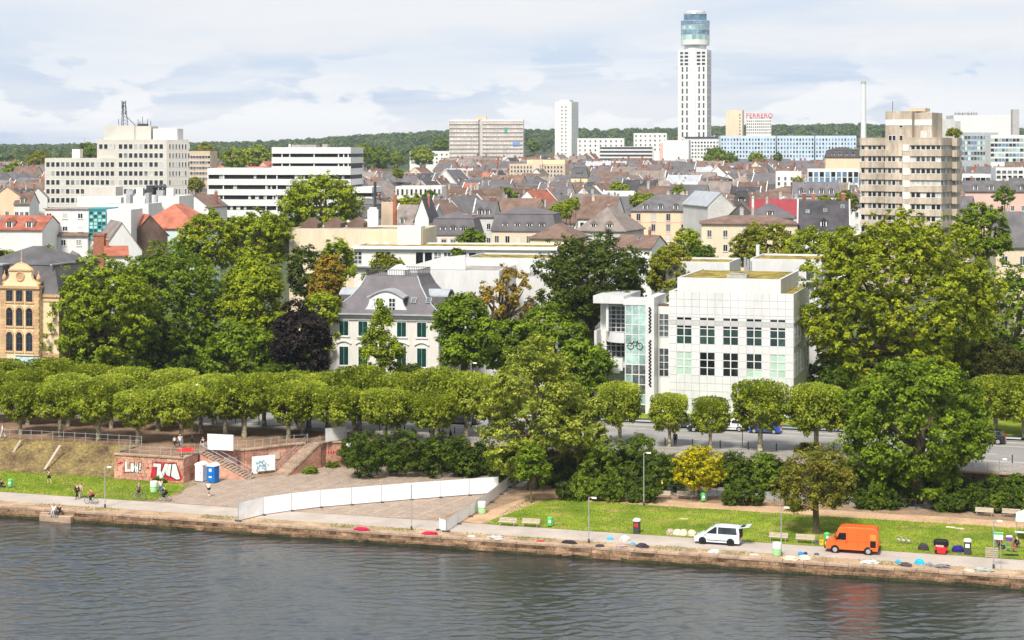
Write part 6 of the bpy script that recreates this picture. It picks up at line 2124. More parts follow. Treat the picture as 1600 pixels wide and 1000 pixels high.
generic_tower('white_flats', 'low white flats with dark balconies at the frame edge', 1556, 1660, 800, -6, 262, 14, 'white', 3, 12, 2.0, 1.6, 8, 266, 0, 'apartment block')
generic_tower('white_flats', 'white villas climbing the slope left of the scaffolded block', 640, 702, 1350, -8, 236, 16, 'white', 3, 8, 1.4, 1.6, 6, 240, 0, 'apartment block')
generic_tower('white_flats', 'long low white building with strip windows in the town', 700, 796, 960, -6, 270, 12, 'white', 2, 14, 2.6, 1.3, 6, 273, 0, 'office')
generic_tower('white_school', 'pale building with tall grouped windows behind bushy garden', 618, 690, 640, -5, 291, 14, 'offwhite', 1, 10, 1.0, 2.4, 9, 295, 0, 'building')
generic_tower('white_office', 'flat white office with dark glazed band near the beige tower', 1262, 1342, 760, -8, 264, 16, 'white', 2, 9, 2.0, 2.4, 9, 268, 0, 'office', ('glass', 'glass_blue'))
generic_tower('white_house_block', 'white cubic house in the roof sea', 1212, 1252, 700, -10, 268, 12, 'offwhite', 2, 4, 1.1, 1.5, 8, 276, 0, 'house')
# ------------------------------------------------------------------ left group: white house with teal stair tower, red roofs
def teal_house():
 Y = 420.0
 X0, w, th = hfront(60, 137, Y, -4)
 zb = land_h(X0, Y)
 z = lambda py: zof(py, Y) - zb
 s = F / Y
 root = thing('white_house_with_glass_stairs', 'white house with teal glass stair tower', 'house', (X0, Y, zb), th)
 MB().box(0, w, 0, 12, -1, z(369)).box(1.2, w, 1.2, 12, z(369) + .01, z(327)).obj('wall', M['white'], root)
 MB().box(.8, w + .3, .8, 12.3, z(327), z(325.5)).obj('roof', M['bitumen'], root)
 MB().prism([(-.5, z(369)), (-.5, z(369) + .15), (1.25, z(363)), (1.25, z(369))], 'x', -.3, w + .2).obj('roof_skirt', M['brownroof'], root)
 for py, zz, yy, n in ((333, 9, 1.2, 3), (353.5, 8, 1.2, 3), (374, 10, 0, 3)):
  for i, px in enumerate((70, 95, 119)):
   put('window', win_mesh(8.5 / s, zz / s, 2, 1, ('glass', 'curtain', 'glass')[(i + int(py)) % 3], 'white', .12, .1, True), root, ((px - 60) / 77 * w, yy, z(py + zz)))
 xa, xb = w + .05, w + 27 / s
 gt, gb = z(330), z(374)
 fr = MB()
 nx, nz = 4, 8
 for i in range(nx + 1):
  x = xa + (xb - xa) * i / nx
  fr.box(x - .1, x + .1, .9, 1.1, gb, gt)
 for j in range(nz + 1):
  zz = gb + (gt - gb) * j / nz
  fr.box(xa, xb, .92, 1.08, zz - .09, zz + .09)
 f_ = fr.obj('glass_stair_tower', M['tealframe'], root)
 pw, ph = (xb - xa) / nx, (gt - gb) / nz
 pm = [MB().box(.05, pw - .05, 1.0, 1.04, .05, ph - .05).mesh('pane', M[g]) for g in ('glass_teal', 'glass_green', 'glass_dkgreen')]
 rr = random.Random(3)
 for i in range(nx):
  for j in range(nz):
   put('pane', rr.choice(pm), f_, (xa + i * pw, 0, gb + j * ph))
 MB().box(xa, xb + 6, 1.2, 11, -1, gt + .4).obj('stair_wall', M['white'], root)
 MB().box(xa - .1, xb, .8, 11, gt + .4, gt + .7).obj('stair_roof', M['tealframe'], root)
teal_house()
r_, w_, h_, zb_ = flatblock('white_rear_building', 'white flat building with rooftop plant behind the red roofs', 164, 232, 480, -6, 318, 12, 'white')
for i, (x, ww, hh) in enumerate(((.1, 2.2, 1.6), (.4, 1.2, 2.4), (.62, 2.6, 1.2), (.85, 1.0, 2.8))):
 MB().box(w_ * x, w_ * x + ww, 3, 5.5, h_, h_ + hh).obj('roof_plant', M['zinc'] if i % 2 else M['offwhite'], r_)
r_, w_, h_, zb_ = flatblock('plant_roof_building', 'pale low building with dishes and ducts before the beige office', 120, 280, 520, -5, 306, 16, 'offwhite')
MB().box(w_ * .05, w_ * .36, 2, 9, h_, h_ + 2.6).obj('roof_storey', M['beige_office'], r_)
for i in range(5):
 MB().box(w_ * (.45 + .1 * i), w_ * (.45 + .1 * i) + 2.0, 3, 5, h_, h_ + 1.6 + (i % 3) * .7).obj('roof_plant', (M['zinc'], M['offwhite'], M['darkgrey'])[i % 3], r_)
for i in range(3):
 MB().lathe([(.5, 0), (.5, 2.2), (.8, 2.4), (.3, 3.4)], 10).obj('roof_cowl', M['darkgrey'], r_, (w_ * (.72 + .04 * i), 6, h_ + .0))
MB().lathe([(1.6, 0), (1.6, 3.2)], 16).obj('roof_tank', M['white'], r_, (w_ * .78, -4.0, h_ - 2.8))
H('red_roofed_house', 'house with broad red hipped tile roof and pale blue wall', 210, 306, 440, -8, 356, 318, 20, roof='hip', wall='bluewall', roofm='redroof', floors=3, cols=6, chim=0, skyl=0, dormers=0)
H('red_roofed_house', 'brown-gabled red roof just before the pale blue house', 206, 262, 424, 24, 366, 334, 13, roof='gable', ridge='y', wall='brownroof', roofm='redroof', floors=0, chim=0)
H('gabled_house', 'white gabled house with brown slope beside the brick chimney', 158, 222, 400, 22, 392, 345, 15, roof='gable', ridge='y', wall='white', roofm='greyroof', floors=0, chim=0)
p = at(156, 410, 385)
bc = thing('brick_chimney', 'stout red brick chimney before the white gabled house', 'chimney', (p.x, p.y, 3.4), -.1)
MB().box(-1.2, 1.2, -.8, .8, 0, zof(366, 385) - 3.4).box(-1.35, 1.35, -.95, .95, zof(366, 385) - 3.7, zof(366, 385) - 3.2).obj('stack', M['brick'], bc)
H('gabled_house', 'small white house with pink flat lean-to behind the sycamore', 96, 150, 372, 20, 428, 394, 12, roof='gable', ridge='y', wall='white', roofm='greyroof', floors=0, chim=0)
H('gabled_house', 'white house with red patchy roof right of the brick chimney', 164, 200, 380, 14, 398, 384, 9, roof='gable', ridge='x', wall='white', roofm='redroof', floors=0, chim=1)
H('red_roofed_house', 'plain white house with bright red roof at the frame edge', -40, 66, 410, -4, 357, 336, 14, roof='gable', ridge='x', wall='white', roofm='redroof', floors=3, cols=5, zwin=[0, 3, 6.0], win=(.9, 1.0), chim=0, skyl=2, dormers=3, wins=False)
H('gabled_house', 'white gable house left of the striped office', 282, 326, 560, -12, 322, 304, 16, roof='gable', ridge='y', wall='white', roofm='brownroof', floors=0, chim=1)
# ------------------------------------------------------------------ larger houses of the near roof sea
hk = dict(fine=True)
H('corner_house', 'peach corner house with red window surrounds and grey mansard', 986, 1126, 550, -8, 329, 304, 16, roof='hip', wall='peach', roofm='slate', floors=5, cols=6, trim='pinkwall', win=(1.25, 2.2), dormers=5, dk='arch', chim=3, chm='tan', skyl=4)
H('cream_house', 'cream corner house with shallow brown hip roof', 1096, 1246, 430, -6, 349, 336, 14, roof='hip', wall='cream', roofm='brownroof', floors=5, cols=6, win=(1.1, 1.7), chim=2, chm='concrete')
H('mansard_house', 'white house with grey mansard and roof garden', 672, 744, 452, -6, 366, 344, 14, roof='mansard', wall='white', roofm='slate2', floors=4, cols=5, trim='pinkwall', win=(1.3, 2.0), dormers=3, dk='arch', chim=2, r=4.0)
H('mansard_house', 'wide house with grey mansard roof and arched dormers', 768, 868, 470, -10, 360, 335, 14, roof='mansard', wall='cream', roofm='slate2', floors=4, cols=6, win=(1.2, 1.9), dormers=4, dk='arch', chim=1, r=4.4)
H('brown_roof_house', 'house with big dark brown hip roof before the mansard house', 828, 898, 425, -14, 372, 348, 15, roof='hip', wall='paleyellow', roofm='brownroof', floors=3, cols=4, chim=0, skyl=2)
H('brown_roof_house', 'steep brown pyramid roof house left of the peach house', 902, 976, 455, -20, 360, 322, 18, roof='hip', wall='greywall', roofm='greyroof', floors=3, cols=4, chim=1, dormers=2)
H('brown_roof_house', 'low brown-roofed white house under the peach house', 958, 1018, 400, -24, 385, 366, 11, roof='gable', ridge='x', wall='white', roofm='brownroof', floors=2, cols=3, chim=1, skyl=1)
H('crimson_roof_house', 'house with plain crimson metal roof', 1172, 1246, 492, -8, 336, 311, 12, roof='gable', ridge='x', wall='greywall', roofm='crimson', floors=2, cols=4, chim=0)
H('slate_house', 'grey-blue hipped roof with glazed dormer before the crimson roof', 1166, 1240, 455, -8, 340, 316, 16, roof='hip', wall='greywall', roofm='slate2', floors=2, cols=4, chim=1, chm='concrete', dormers=1, dk='shed')
H('gable_house', 'weathered slate gable with single window behind the cream house', 1136, 1180, 458, -10, 338, 315, 14, roof='gable', ridge='y', wall='slate', roofm='brownroof', floors=0, chim=1, chm='offwhite')
H('black_roof_house', 'house with black tile roof, skylights and tall brick chimneys', 1246, 1328, 430, -10, 356, 313, 16, roof='gable', ridge='x', wall='offwhite', roofm='darkslate', floors=2, cols=4, chim=3, skyl=3, dormers=1, chh=3.4, firewalls='LR')
H('slate_house', 'long slate-roofed house with white dormers', 1240, 1312, 580, -6, 304, 284, 13, roof='gable', ridge='x', wall='white', roofm='slate2', floors=3, cols=6, dormers=4, chim=1, skyl=2)
H('zinc_roof_house', 'modern house with pale zinc barrel roof and glazing', 1106, 1146, 520, 12, 320, 299, 24, roof='gable', ridge='y', wall='greywall', roofm='zinc', floors=2, cols=4, chim=0)
H('black_dormer_house', 'dark house with round black dormers beside the zinc roof', 1146, 1172, 540, -8, 320, 296, 14, roof='mansard', wall='greywall', roofm='darkslate', floors=2, cols=3, dormers=3, dk='arch', chim=0, r=4.0)
H('turret_house', 'white stepped-gable house with tall front gable', 648, 670, 480, -8, 340, 308, 14, roof='gable', ridge='y', wall='white', roofm='darkslate', floors=4, cols=2, win=(1.0, 2.0), chim=1)
H('row_house', 'grey rendered house with narrow windows behind the mansard house', 738, 772, 505, -8, 337, 312, 13, roof='gable', ridge='x', wall='greywall', roofm='slate', floors=4, cols=2, chim=2, dormers=2, firewalls='L')
H('half_timbered_gable_house', 'cream house by the bank of trees at the right frame edge', 1556, 1640, 345, -10, 382, 330, 12, roof='gable', ridge='x', wall='cream', roofm='slate', floors=4, cols=3, chim=1)
H('slate_house', 'long grey roof with paired dormers beside the beige tower', 1508, 1640, 600, -5, 298, 282, 14, roof='gable', ridge='x', wall='pinkwall', roofm='slate', floors=3, cols=8, dormers=5, chim=3, skyl=2)
H('turquoise_dormer_house', 'yellow house with copper-green dormers near the slim white tower', 892, 918, 820, -6, 277, 258, 12, roof='mansard', wall='paleyellow', roofm='slate', floors=3, cols=4, dormers=3, chim=0, r=4.5)
H('ochre_house', 'ochre house with dark mansard near the beige tower', 1290, 1345, 900, -8, 246, 231, 14, roof='mansard', wall='peach', roofm='darkslate', floors=3, cols=6, dormers=4, chim=2, r=3.6)
H('orange_gable_house', 'orange gable house by the frame edge', -10, 32, 560, 16, 306, 290, 12, roof='gable', ridge='y', wall='peach', roofm='greyroof', floors=3, cols=3, chim=1)
H('white_gable_house', 'tall white gable house left of the beige office', 44, 74, 575, 14, 308, 292, 14, roof='gable', ridge='y', wall='white', roofm='greyroof', floors=2, cols=2, chim=1)
H('white_bay_house', 'white house with bay windows at the frame edge', 22, 46, 560, 2, 318, 300, 13, roof='gable', ridge='x', wall='white', roofm='brownroof', floors=4, cols=3, chim=1, dormers=1)
# ------------------------------------------------------------------ the roof sea of the old quarter
bpy.context.view_layer.update()
_kids = {}
for o in bpy.data.objects:
 if o.parent is not None:
  _kids.setdefault(o.parent.name, []).append(o)
FOOT = []
for o in bpy.data.objects:
 if o.parent is None and o.get('category') in ('house', 'office', 'tower', 'apartment block', 'building', 'factory', 'museum', 'villa'):
  xs, ys = [], []
  for c in _kids.get(o.name, ()):
   if c.name.startswith(('wall', 'roof', 'shaft', 'glazed_core')):
    for b in c.bound_box:
     p = c.matrix_world @ Vector(b)
     xs.append(p.x); ys.append(p.y)
  if xs:
   FOOT.append((min(xs) - 2, max(xs) + 2, min(ys) - 2, max(ys) + 2))
cr = random.Random(77)
ROOFS = [('slate', 'grey slate', 30), ('slate2', 'mauve slate', 18), ('greyroof', 'grey-brown tile', 30), ('brownroof', 'brown tile', 26), ('redroof', 'red tile', 6), ('darkslate', 'black slate', 7), ('zinc', 'pale zinc', 5)]
WALLS = [('white', 'white', 30), ('offwhite', 'off-white', 35), ('cream', 'cream', 16), ('greywall', 'grey', 8), ('paleyellow', 'yellow', 5), ('peach', 'peach', 5), ('pinkwall', 'pink', 5)]
def pick(lst):
 t = cr.uniform(0, sum(x[-1] for x in lst))
 for x in lst:
  t -= x[-1]
  if t <= 0:
   return x
 return lst[-1]
def allowed(X, Y):
 px = 800 + F * X / Y
 if px < -40 or px > 1640:
  return False
 if px < 62 and Y < 620:
  return False
 if 55 <= px < 300 and Y < 730:
  return False
 if 300 <= px < 560 and Y < 640:
  return False
 if 560 <= px < 640 and Y < 470:
  return False
 if 640 <= px < 780 and Y < 500:
  return False
 if 780 <= px < 1340 and Y < 515:
  return False
 if 1085 <= px < 1340 and Y < 480:
  return False
 if 1330 <= px < 1505 and Y < 560:
  return False
 if px >= 1500 and Y < 640:
  return False
 if px < 330 and Y > 1150:
  return False
 if px < 700 and Y > 1250:
  return False
 if 560 < px < 700 and Y > 1000:
  return False
 if Y > 1230 and px > 1000:
  return False
 if px > 1480 and Y > 1050:
  return False
 if Y > 1360:
  return False
 return True
plots = []
BW, BD, ST = 84.0, 58.0, 13.0
ga = math.radians(-21)
gc, gs = math.cos(ga), math.sin(ga)
for bi in range(-9, 10):
 for bj in range(0, 16):
  bx, by = bi * (BW + ST), bj * (BD + ST)
  skew = math.radians(cr.uniform(-6, 6))
  for side in range(4):
   run = BW if side in (0, 2) else BD - 24
   t = 0.0
   while t < run - 6:
    w = min(cr.uniform(11, 17), run - t)
    if run - t - w < 7:
     w = run - t
    d = cr.uniform(10.5, 13)
    if side == 0:
     lx, ly, a = t, 0, 0
    elif side == 2:
     lx, ly, a = t + w, BD, math.pi
    elif side == 1:
     lx, ly, a = BW, 12 + t, math.pi / 2
    else:
     lx, ly, a = 0, 12 + t + w, -math.pi / 2
    cx, cy = lx - BW / 2, ly - BD / 2
    rx, ry = cx * math.cos(skew) - cy * math.sin(skew) + BW / 2 + bx, cx * math.sin(skew) + cy * math.cos(skew) + BD / 2 + by
    X, Y = rx * gc - ry * gs - 60, rx * gs + ry * gc + 440
    plots.append((X, Y, ga + skew + a, w, d, side))
    t += w
houses = []
for X, Y, rz, w, d, side in plots:
 c_, s_ = math.cos(rz), math.sin(rz)
 mx, my = X + c_ * w / 2 - s_ * d / 2, Y + s_ * w / 2 + c_ * d / 2
 if my < 440 or not allowed(mx, my):
  continue
 px = 800 + F * mx / my
 rad = max(w, d) * .55
 if any(a - rad < mx < b + rad and e - rad < my < f + rad for a, b, e, f in FOOT):
  continue
 if cr.random() < .05:
  continue
 houses.append((my, mx, px, X, Y, rz, w, d, side))
houses.sort()
ZONES = [(-100, 62, 'left of the beige office block'), (62, 330, 'behind the beige office block'), (330, 560, 'behind the striped office'), (560, 640, 'just right of the striped office'),
   (640, 720, 'left below the scaffolded block'), (720, 800, 'below the scaffolded block'), (800, 880, 'below the long tan office'), (880, 960, 'below the slim white tower'),
   (960, 1050, 'below the black-banded flats'), (1050, 1130, 'below the round-topped tower'), (1130, 1210, 'below the lettered office'), (1210, 1290, 'below the pale blue office'),
   (1290, 1400, 'beside the beige apartment tower'), (1400, 1520, 'behind the beige apartment tower'), (1520, 1700, 'beyond the beige tower')]
BANDS = [(0, 640, 'near'), (640, 800, 'second'), (800, 980, 'third'), (980, 5000, 'far')]
plan = []
for k, (my, mx, px, X, Y, rz, w, d, side) in enumerate(houses):
 rm, rn, _ = pick(ROOFS)
 wm, wn, _ = pick(WALLS)
 ty = cr.choices(['gable', 'mansard', 'hip', 'flat'], [68, 17, 9, 6])[0]
 if ty == 'flat':
  rm, rn = 'bitumen', 'flat grey'
 if ty == 'mansard' and rm in ('redroof', 'greyroof', 'zinc'):
  rm, rn = 'slate', 'grey slate'
 h = cr.uniform(12.5, 16.5)
 r = {'gable': cr.uniform(4.6, 6.4), 'mansard': 3.8, 'hip': cr.uniform(4, 5.5), 'flat': .5}[ty]
 plan.append(dict(my=my, mx=mx, px=px, X=X, Y=Y, rz=rz, w=w, d=d, rm=rm, rn=rn, wm=wm, wn=wn, ty=ty, h=h, r=r))
N_IND = 290
keyc = {}
for q in plan[:N_IND]:
 zone = next(z_ for a, b, z_ in ZONES if a <= q['px'] < b)
 band = next(n_ for a, b, n_ in BANDS if a <= q['my'] < b)
 roofword = {'gable': 'gable', 'mansard': 'mansard', 'hip': 'hipped', 'flat': 'flat'}[q['ty']]
 q['key'] = (q['rn'], roofword, q['wn'], band, zone)
 keyc.setdefault(q['key'], []).append(q)
for key, lst in keyc.items():
 lst.sort(key=lambda q: q['px'])
 rn, roofword, wn, band, zone = key
 rt = rn + ' roof' if roofword == 'flat' else '%s %s roof' % (rn, roofword)
 for i, q in enumerate(lst):
  q['label'] = ('%s house with %s, %s rows %s' % (wn, rt, band, zone)) if len(lst) == 1 else ('%s %s house with %s, %s rows %s' % (ORD[i], wn, rt, band, zone))
ww_stuff = []
for q in plan[:N_IND]:
 near = q['my'] < 640
 front_on = abs(((q['rz'] + math.pi) % (2 * math.pi)) - math.pi) < .9
 zb = land_h(q['X'], q['Y'])
 fw = ''
 if q['ty'] == 'gable':
  fw = cr.choice(['', 'L', 'R', 'LR', 'R', 'L'])
 root = house('town_house', q['label'], (q['X'], q['Y'], zb), q['rz'], q['w'], q['d'], q['h'], roof=q['ty'], r=q['r'], ridge='x', wall=q['wm'], roofm=q['rm'], floors=4,
     cols=max(3, int(q['w'] / 3)), win=(1.15, 1.8), dormers=cr.choice([0, 2, 2, 3, 3]), dk=cr.choice(['gable', 'shed', 'arch']), chim=cr.choice([1, 1, 2, 2, 3]), skyl=cr.choice([0, 1, 2, 3]),
     firewalls=fw, group='houses of the old quarter', rnd=cr, wins=near and front_on, chm=cr.choice(['brick', 'brick', 'tan', 'concrete']), chh=cr.uniform(1.4, 3.0))
 if not (near and front_on):
  mb = MB()
  fh = (q['h'] - .6) / 4
  for fl in (1, 2, 3):
   n = max(3, int(q['w'] / 2.8))
   for i in range(n):
    x = q['w'] * (i + .5) / n
    for y0, y1 in ((-.07, .02), (q['d'] - .02, q['d'] + .07)):
     mb.box(x - .55, x + .55, y0, y1, fl * fh + .8, fl * fh + 2.6)
  n = max(2, int(q['d'] / 3.2))
  o = mb.obj('windows', M['glass_mid'] if cr.random() < .4 else M['glass'], root, fix=False)
  o['kind'] = 'stuff'
mats_ = [M[k] for k in ('slate', 'slate2', 'greyroof', 'brownroof', 'redroof', 'darkslate', 'zinc', 'bitumen', 'white', 'offwhite', 'cream', 'greywall', 'paleyellow', 'peach', 'pinkwall', 'glass', 'brick')]
ix = {k: i for i, k in enumerate(('slate', 'slate2', 'greyroof', 'brownroof', 'redroof', 'darkslate', 'zinc', 'bitumen', 'white', 'offwhite', 'cream', 'greywall', 'paleyellow', 'peach', 'pinkwall', 'glass', 'brick'))}
mass = MB()
for q in plan[N_IND:]:
 zb = land_h(q['X'], q['Y'])
 Mx = Matrix.Translation((q['X'], q['Y'], zb)) @ Matrix.Rotation(q['rz'], 4, 'Z')
 loc = MB()
 w, d, h, r = q['w'], q['d'], q['h'], q['r']
 if q['ty'] == 'flat':
  loc.box(0, w, 0, d, -1, h, ix[q['wm']]).box(.3, w - .3, .3, d - .3, h, h + .1, ix['bitumen'])
 else:
  loc.prism([(0, -1), (d, -1), (d, h), (d / 2, h + r - .25), (0, h)], 'x', 0, w, ix[q['wm']])
  rb = gable_roof(w, d, h, r)
  loc.add(rb.v, rb.f, ix[q['rm']])
  for i in range(cr.choice([0, 2, 3])):
   x = w * (i + .7) / 3.4
   loc.box(x, x + 1.5, .5, 3, h + .2, h + 1.9, ix['offwhite']).box(x + .3, x + 1.2, .44, .49, h + .5, h + 1.6, ix['glass'])
  loc.box(w * .2, w * .2 + .8, d * .45, d * .55, h + r * .6, h + r + 1.4, ix['brick'])
  if cr.random() < .5:
   loc.prism([(-.3, h - .3), (d / 2, h + r + .35), (d + .3, h - .3), (d + .3, h - .9), (d / 2, h + r - .4), (-.3, h - .9)], 'x', -.16, .14, ix['offwhite'])
 for fl in (2, 3):
  n = max(3, int(w / 3))
  for i in range(n):
   x = w * (i + .5) / n
   loc.box(x - .5, x + .5, -.06, .02, fl * h / 4 + .6, fl * h / 4 + 2.3, ix['glass'])
 b = len(mass.v)
 mass.v.extend([tuple(Mx @ Vector(v)) for v in loc.v])
 mass.f.extend([tuple(b + i for i in f) for f in loc.f])
 mass.m.extend(loc.m)
if mass.v:
 o = mass.obj('distant_roofs', mats_)
 tag(o, 'crowded mass of small distant houses below the hills', 'houses', kind='stuff')
# ------------------------------------------------------------------ town trees
tv = []
for k, (lf, sd) in enumerate((('bright', 301), ('syc', 302), ('yellowgreen', 303), ('syc_dark', 304))):
 C, Nn, LC, LR, rg = crown_cloud(sd, 5, 5, 4.6, 26, 5200, .8, 'round', (.3, .42), (.5, .78), .45, -.7, 1.5)
 cm = leaf_cloud('crown', C, Nn, .75, LM[lf], rg)
 tm = trunk_mesh(sd, 4.2, .4, [tuple(Vector(LC[i]) + Vector((0, 0, 8))) for i in range(0, 24, 3)], 8)
 tv.append((cm, tm))
def town_tree(label, px, top, hw, Y, k, zs=1.0):
 s = F / Y
 X = (px - 800) / s
 zb = land_h(X, Y)
 sc = hw / s / 5.2
 root = thing('town_tree', label, 'tree', (X, Y, zb), px * .37, 'trees among the houses')
 zt = zof(top, Y) - zb
 rzv = 4.9 * sc * zs
 put('crown', tv[k][0], root, (0, 0, max(zt - rzv, rzv * .8)), 0, None, (sc, sc, sc * zs))
 tz = max(.2, (zt - rzv) / 8.0)
 put('trunk', tv[k][1], root, (0, 0, 0), 0, None, (sc, sc, tz))
 return root
TT = [('bright bushy tree before the pale school building', 640, 300, 26, 590, 0), ('small green tree beside the turret house', 672, 297, 14, 620, 3), ('round bright tree among roofs left of the pyramid roof', 876, 312, 19, 500, 0),
  ('second bright tree beside it among brown roofs', 893, 306, 14, 512, 0), ('bright round tree in the roofs below the balcony flats', 968, 281, 17, 640, 0), ('row of green behind the peach house chimney', 1000, 298, 17, 580, 0),
  ('green tree tip touching the peach house roof', 1016, 300, 13, 570, 1), ('olive tree beside the black-tiled roof', 1322, 296, 20, 520, 2), ('low olive tree under the long slate house', 1290, 304, 16, 520, 2),
  ('dark green tree under the round-topped tower', 1118, 230, 26, 1130, 3), ('dark copper-toned tree right of the tower foot', 1142, 238, 12, 1120, 3), ('green tree below the lettered office', 1182, 236, 15, 1120, 1),
  ('slender tree by the orange roofs', 622, 262, 10, 720, 1), ('green tree beside the beige tower flats', 1554, 284, 18, 680, 1), ('small round tree by the paired dormers', 1570, 290, 17, 520, 3),
  ('big pale green tree left of the beige office', 60, 234, 20, 1050, 2), ('dark tree mass left of the beige office', 22, 250, 22, 980, 1),
  ('dark green tree behind the lift house', 135, 222, 18, 1150, 3), ('green tree right of the tan office', 366, 228, 24, 1000, 1), ('broad green tree above the striped office', 398, 222, 30, 1080, 0), ('olive tree peeking between the two offices', 322, 222, 22, 1150, 2),
  ('yellow-green shrubby tree left of the striped office', 306, 276, 14, 640, 2), ('tall green tree right of the striped office roof', 566, 222, 18, 1100, 1), ('dark green tree on the slope', 592, 228, 20, 1150, 3),
  ('broad light tree on the villa slope', 660, 226, 20, 1280, 0), ('round tree below the slope villas', 618, 236, 14, 1180, 1), ('dark tree left of the scaffolded block', 690, 214, 14, 1420, 3), ('purple-dark tree beside the slim white tower', 834, 220, 10, 1500, 3),
  ('green tree between scaffolded block and slim tower', 826, 240, 8, 1300, 0), ('green courtyard tree in the middle roofs', 1060, 288, 12, 640, 1), ('green tree by the orange gable', 1246, 274, 9, 690, 0), ('green shrubby tree among the far roofs', 790, 292, 22, 640, 3),
  ('small courtyard tree behind the mansards', 700, 318, 12, 540, 3), ('pale tree in the roofs under the slim tower', 915, 262, 8, 900, 0), ('dark green tree at the far office corner', 1216, 238, 8, 1100, 3)]
for lb, px, top, hw, Y, k in TT:
 town_tree(lb, px, top, hw, Y, k)
HAZE = 0.00006
# ------------------------------------------------------------------ people
JN = ['pelvis', 'spine', 'chest', 'neck', 'chin', 'head', 'crown_', 'nose', 'shL', 'elL', 'wrL', 'haL', 'shR', 'elR', 'wrR', 'haR', 'hiL', 'knL', 'anL', 'toL', 'hiR', 'knR', 'anR', 'toR']
BASEP = dict(pelvis=(0, 0, .96), spine=(0, 0, 1.16), chest=(.01, 0, 1.38), neck=(0, 0, 1.5), chin=(.015, 0, 1.57), head=(.02, 0, 1.66), crown_=(0, 0, 1.74), nose=(.115, 0, 1.635),
    shL=(0, .19, 1.42), elL=(-.02, .25, 1.14), wrL=(.05, .26, .9), haL=(.08, .26, .82), shR=(0, -.19, 1.42), elR=(-.02, -.25, 1.14), wrR=(.05, -.26, .9), haR=(.08, -.26, .82),
    hiL=(0, .1, .92), knL=(.03, .11, .5), anL=(-.02, .11, .09), toL=(.13, .12, .035), hiR=(0, -.1, .92), knR=(.03, -.11, .5), anR=(-.02, -.11, .09), toR=(.13, -.12, .035))
POSES = {
 'stand': {},
 'walk': dict(knL=(.2, .1, .53), anL=(.24, .1, .1), toL=(.38, .1, .06), knR=(-.06, -.1, .5), anR=(-.32, -.1, .16), toR=(-.2, -.1, .05), elL=(-.12, .25, 1.15), wrL=(-.1, .25, .92), haL=(-.08, .25, .84), elR=(.1, -.25, 1.15), wrR=(.24, -.24, .95), haR=(.3, -.23, .88)),
 'run': dict(pelvis=(0, 0, .98), chest=(.1, 0, 1.38), neck=(.12, 0, 1.5), chin=(.14, 0, 1.57), head=(.15, 0, 1.66), crown_=(.14, 0, 1.74), nose=(.245, 0, 1.64), shL=(.09, .19, 1.42), shR=(.09, -.19, 1.42),
    elL=(-.12, .24, 1.22), wrL=(.02, .2, 1.05), haL=(.08, .18, 1.08), elR=(.2, -.24, 1.18), wrR=(.36, -.16, 1.3), haR=(.4, -.13, 1.36), knL=(.3, .1, .62), anL=(.1, .1, .26), toL=(.22, .1, .19), knR=(-.12, -.1, .52), anR=(-.34, -.1, .2), toR=(-.26, -.1, .08)),
 'ride': dict(pelvis=(-.18, 0, 1.0), spine=(-.08, 0, 1.19), chest=(.06, 0, 1.38), neck=(.12, 0, 1.5), chin=(.16, 0, 1.57), head=(.18, 0, 1.66), crown_=(.16, 0, 1.74), nose=(.275, 0, 1.63), shL=(.06, .19, 1.42), shR=(.06, -.19, 1.42),
     elL=(.26, .26, 1.22), wrL=(.44, .25, 1.1), haL=(.5, .25, 1.07), elR=(.26, -.26, 1.22), wrR=(.44, -.25, 1.1), haR=(.5, -.25, 1.07), hiL=(-.16, .1, .97), hiR=(-.16, -.1, .97),
     knL=(.24, .1, .82), anL=(.08, .1, .45), toL=(.22, .1, .41), knR=(.16, -.1, .62), anR=(.0, -.1, .22), toR=(.14, -.1, .17)),
 'sit': dict(pelvis=(0, 0, .5), spine=(.0, 0, .7), chest=(.04, 0, .92), neck=(.06, 0, 1.04), chin=(.09, 0, 1.1), head=(.11, 0, 1.19), crown_=(.09, 0, 1.27), nose=(.205, 0, 1.16), shL=(.03, .19, .96), shR=(.03, -.19, .96),
    elL=(.12, .26, .72), wrL=(.32, .18, .62), haL=(.4, .15, .6), elR=(.12, -.26, .72), wrR=(.32, -.18, .62), haR=(.4, -.15, .6), hiL=(.02, .1, .48), hiR=(.02, -.1, .48),
    knL=(.44, .12, .5), anL=(.46, .12, .09), toL=(.6, .12, .035), knR=(.44, -.12, .5), anR=(.5, -.12, .09), toR=(.64, -.12, .035)),
}
RAD = dict(pelvis=.14, spine=.125, chest=.145, neck=.055, chin=.072, head=.098, crown_=.07, nose=.014, shL=.062, elL=.043, wrL=.03, haL=.033, shR=.062, elR=.043, wrR=.03, haR=.033,
   hiL=.095, knL=.06, anL=.04, toL=.035, hiR=.095, knR=.06, anR=.04, toR=.035)
BONES = [('pelvis', 'spine'), ('spine', 'chest'), ('chest', 'neck'), ('neck', 'chin'), ('chin', 'head'), ('head', 'crown_'), ('head', 'nose'), ('chest', 'shL'), ('shL', 'elL'), ('elL', 'wrL'), ('wrL', 'haL'),
   ('chest', 'shR'), ('shR', 'elR'), ('elR', 'wrR'), ('wrR', 'haR'), ('pelvis', 'hiL'), ('hiL', 'knL'), ('knL', 'anL'), ('anL', 'toL'), ('pelvis', 'hiR'), ('hiR', 'knR'), ('knR', 'anR'), ('anR', 'toR')]
TMP = bpy.data.scenes.new('skinning')
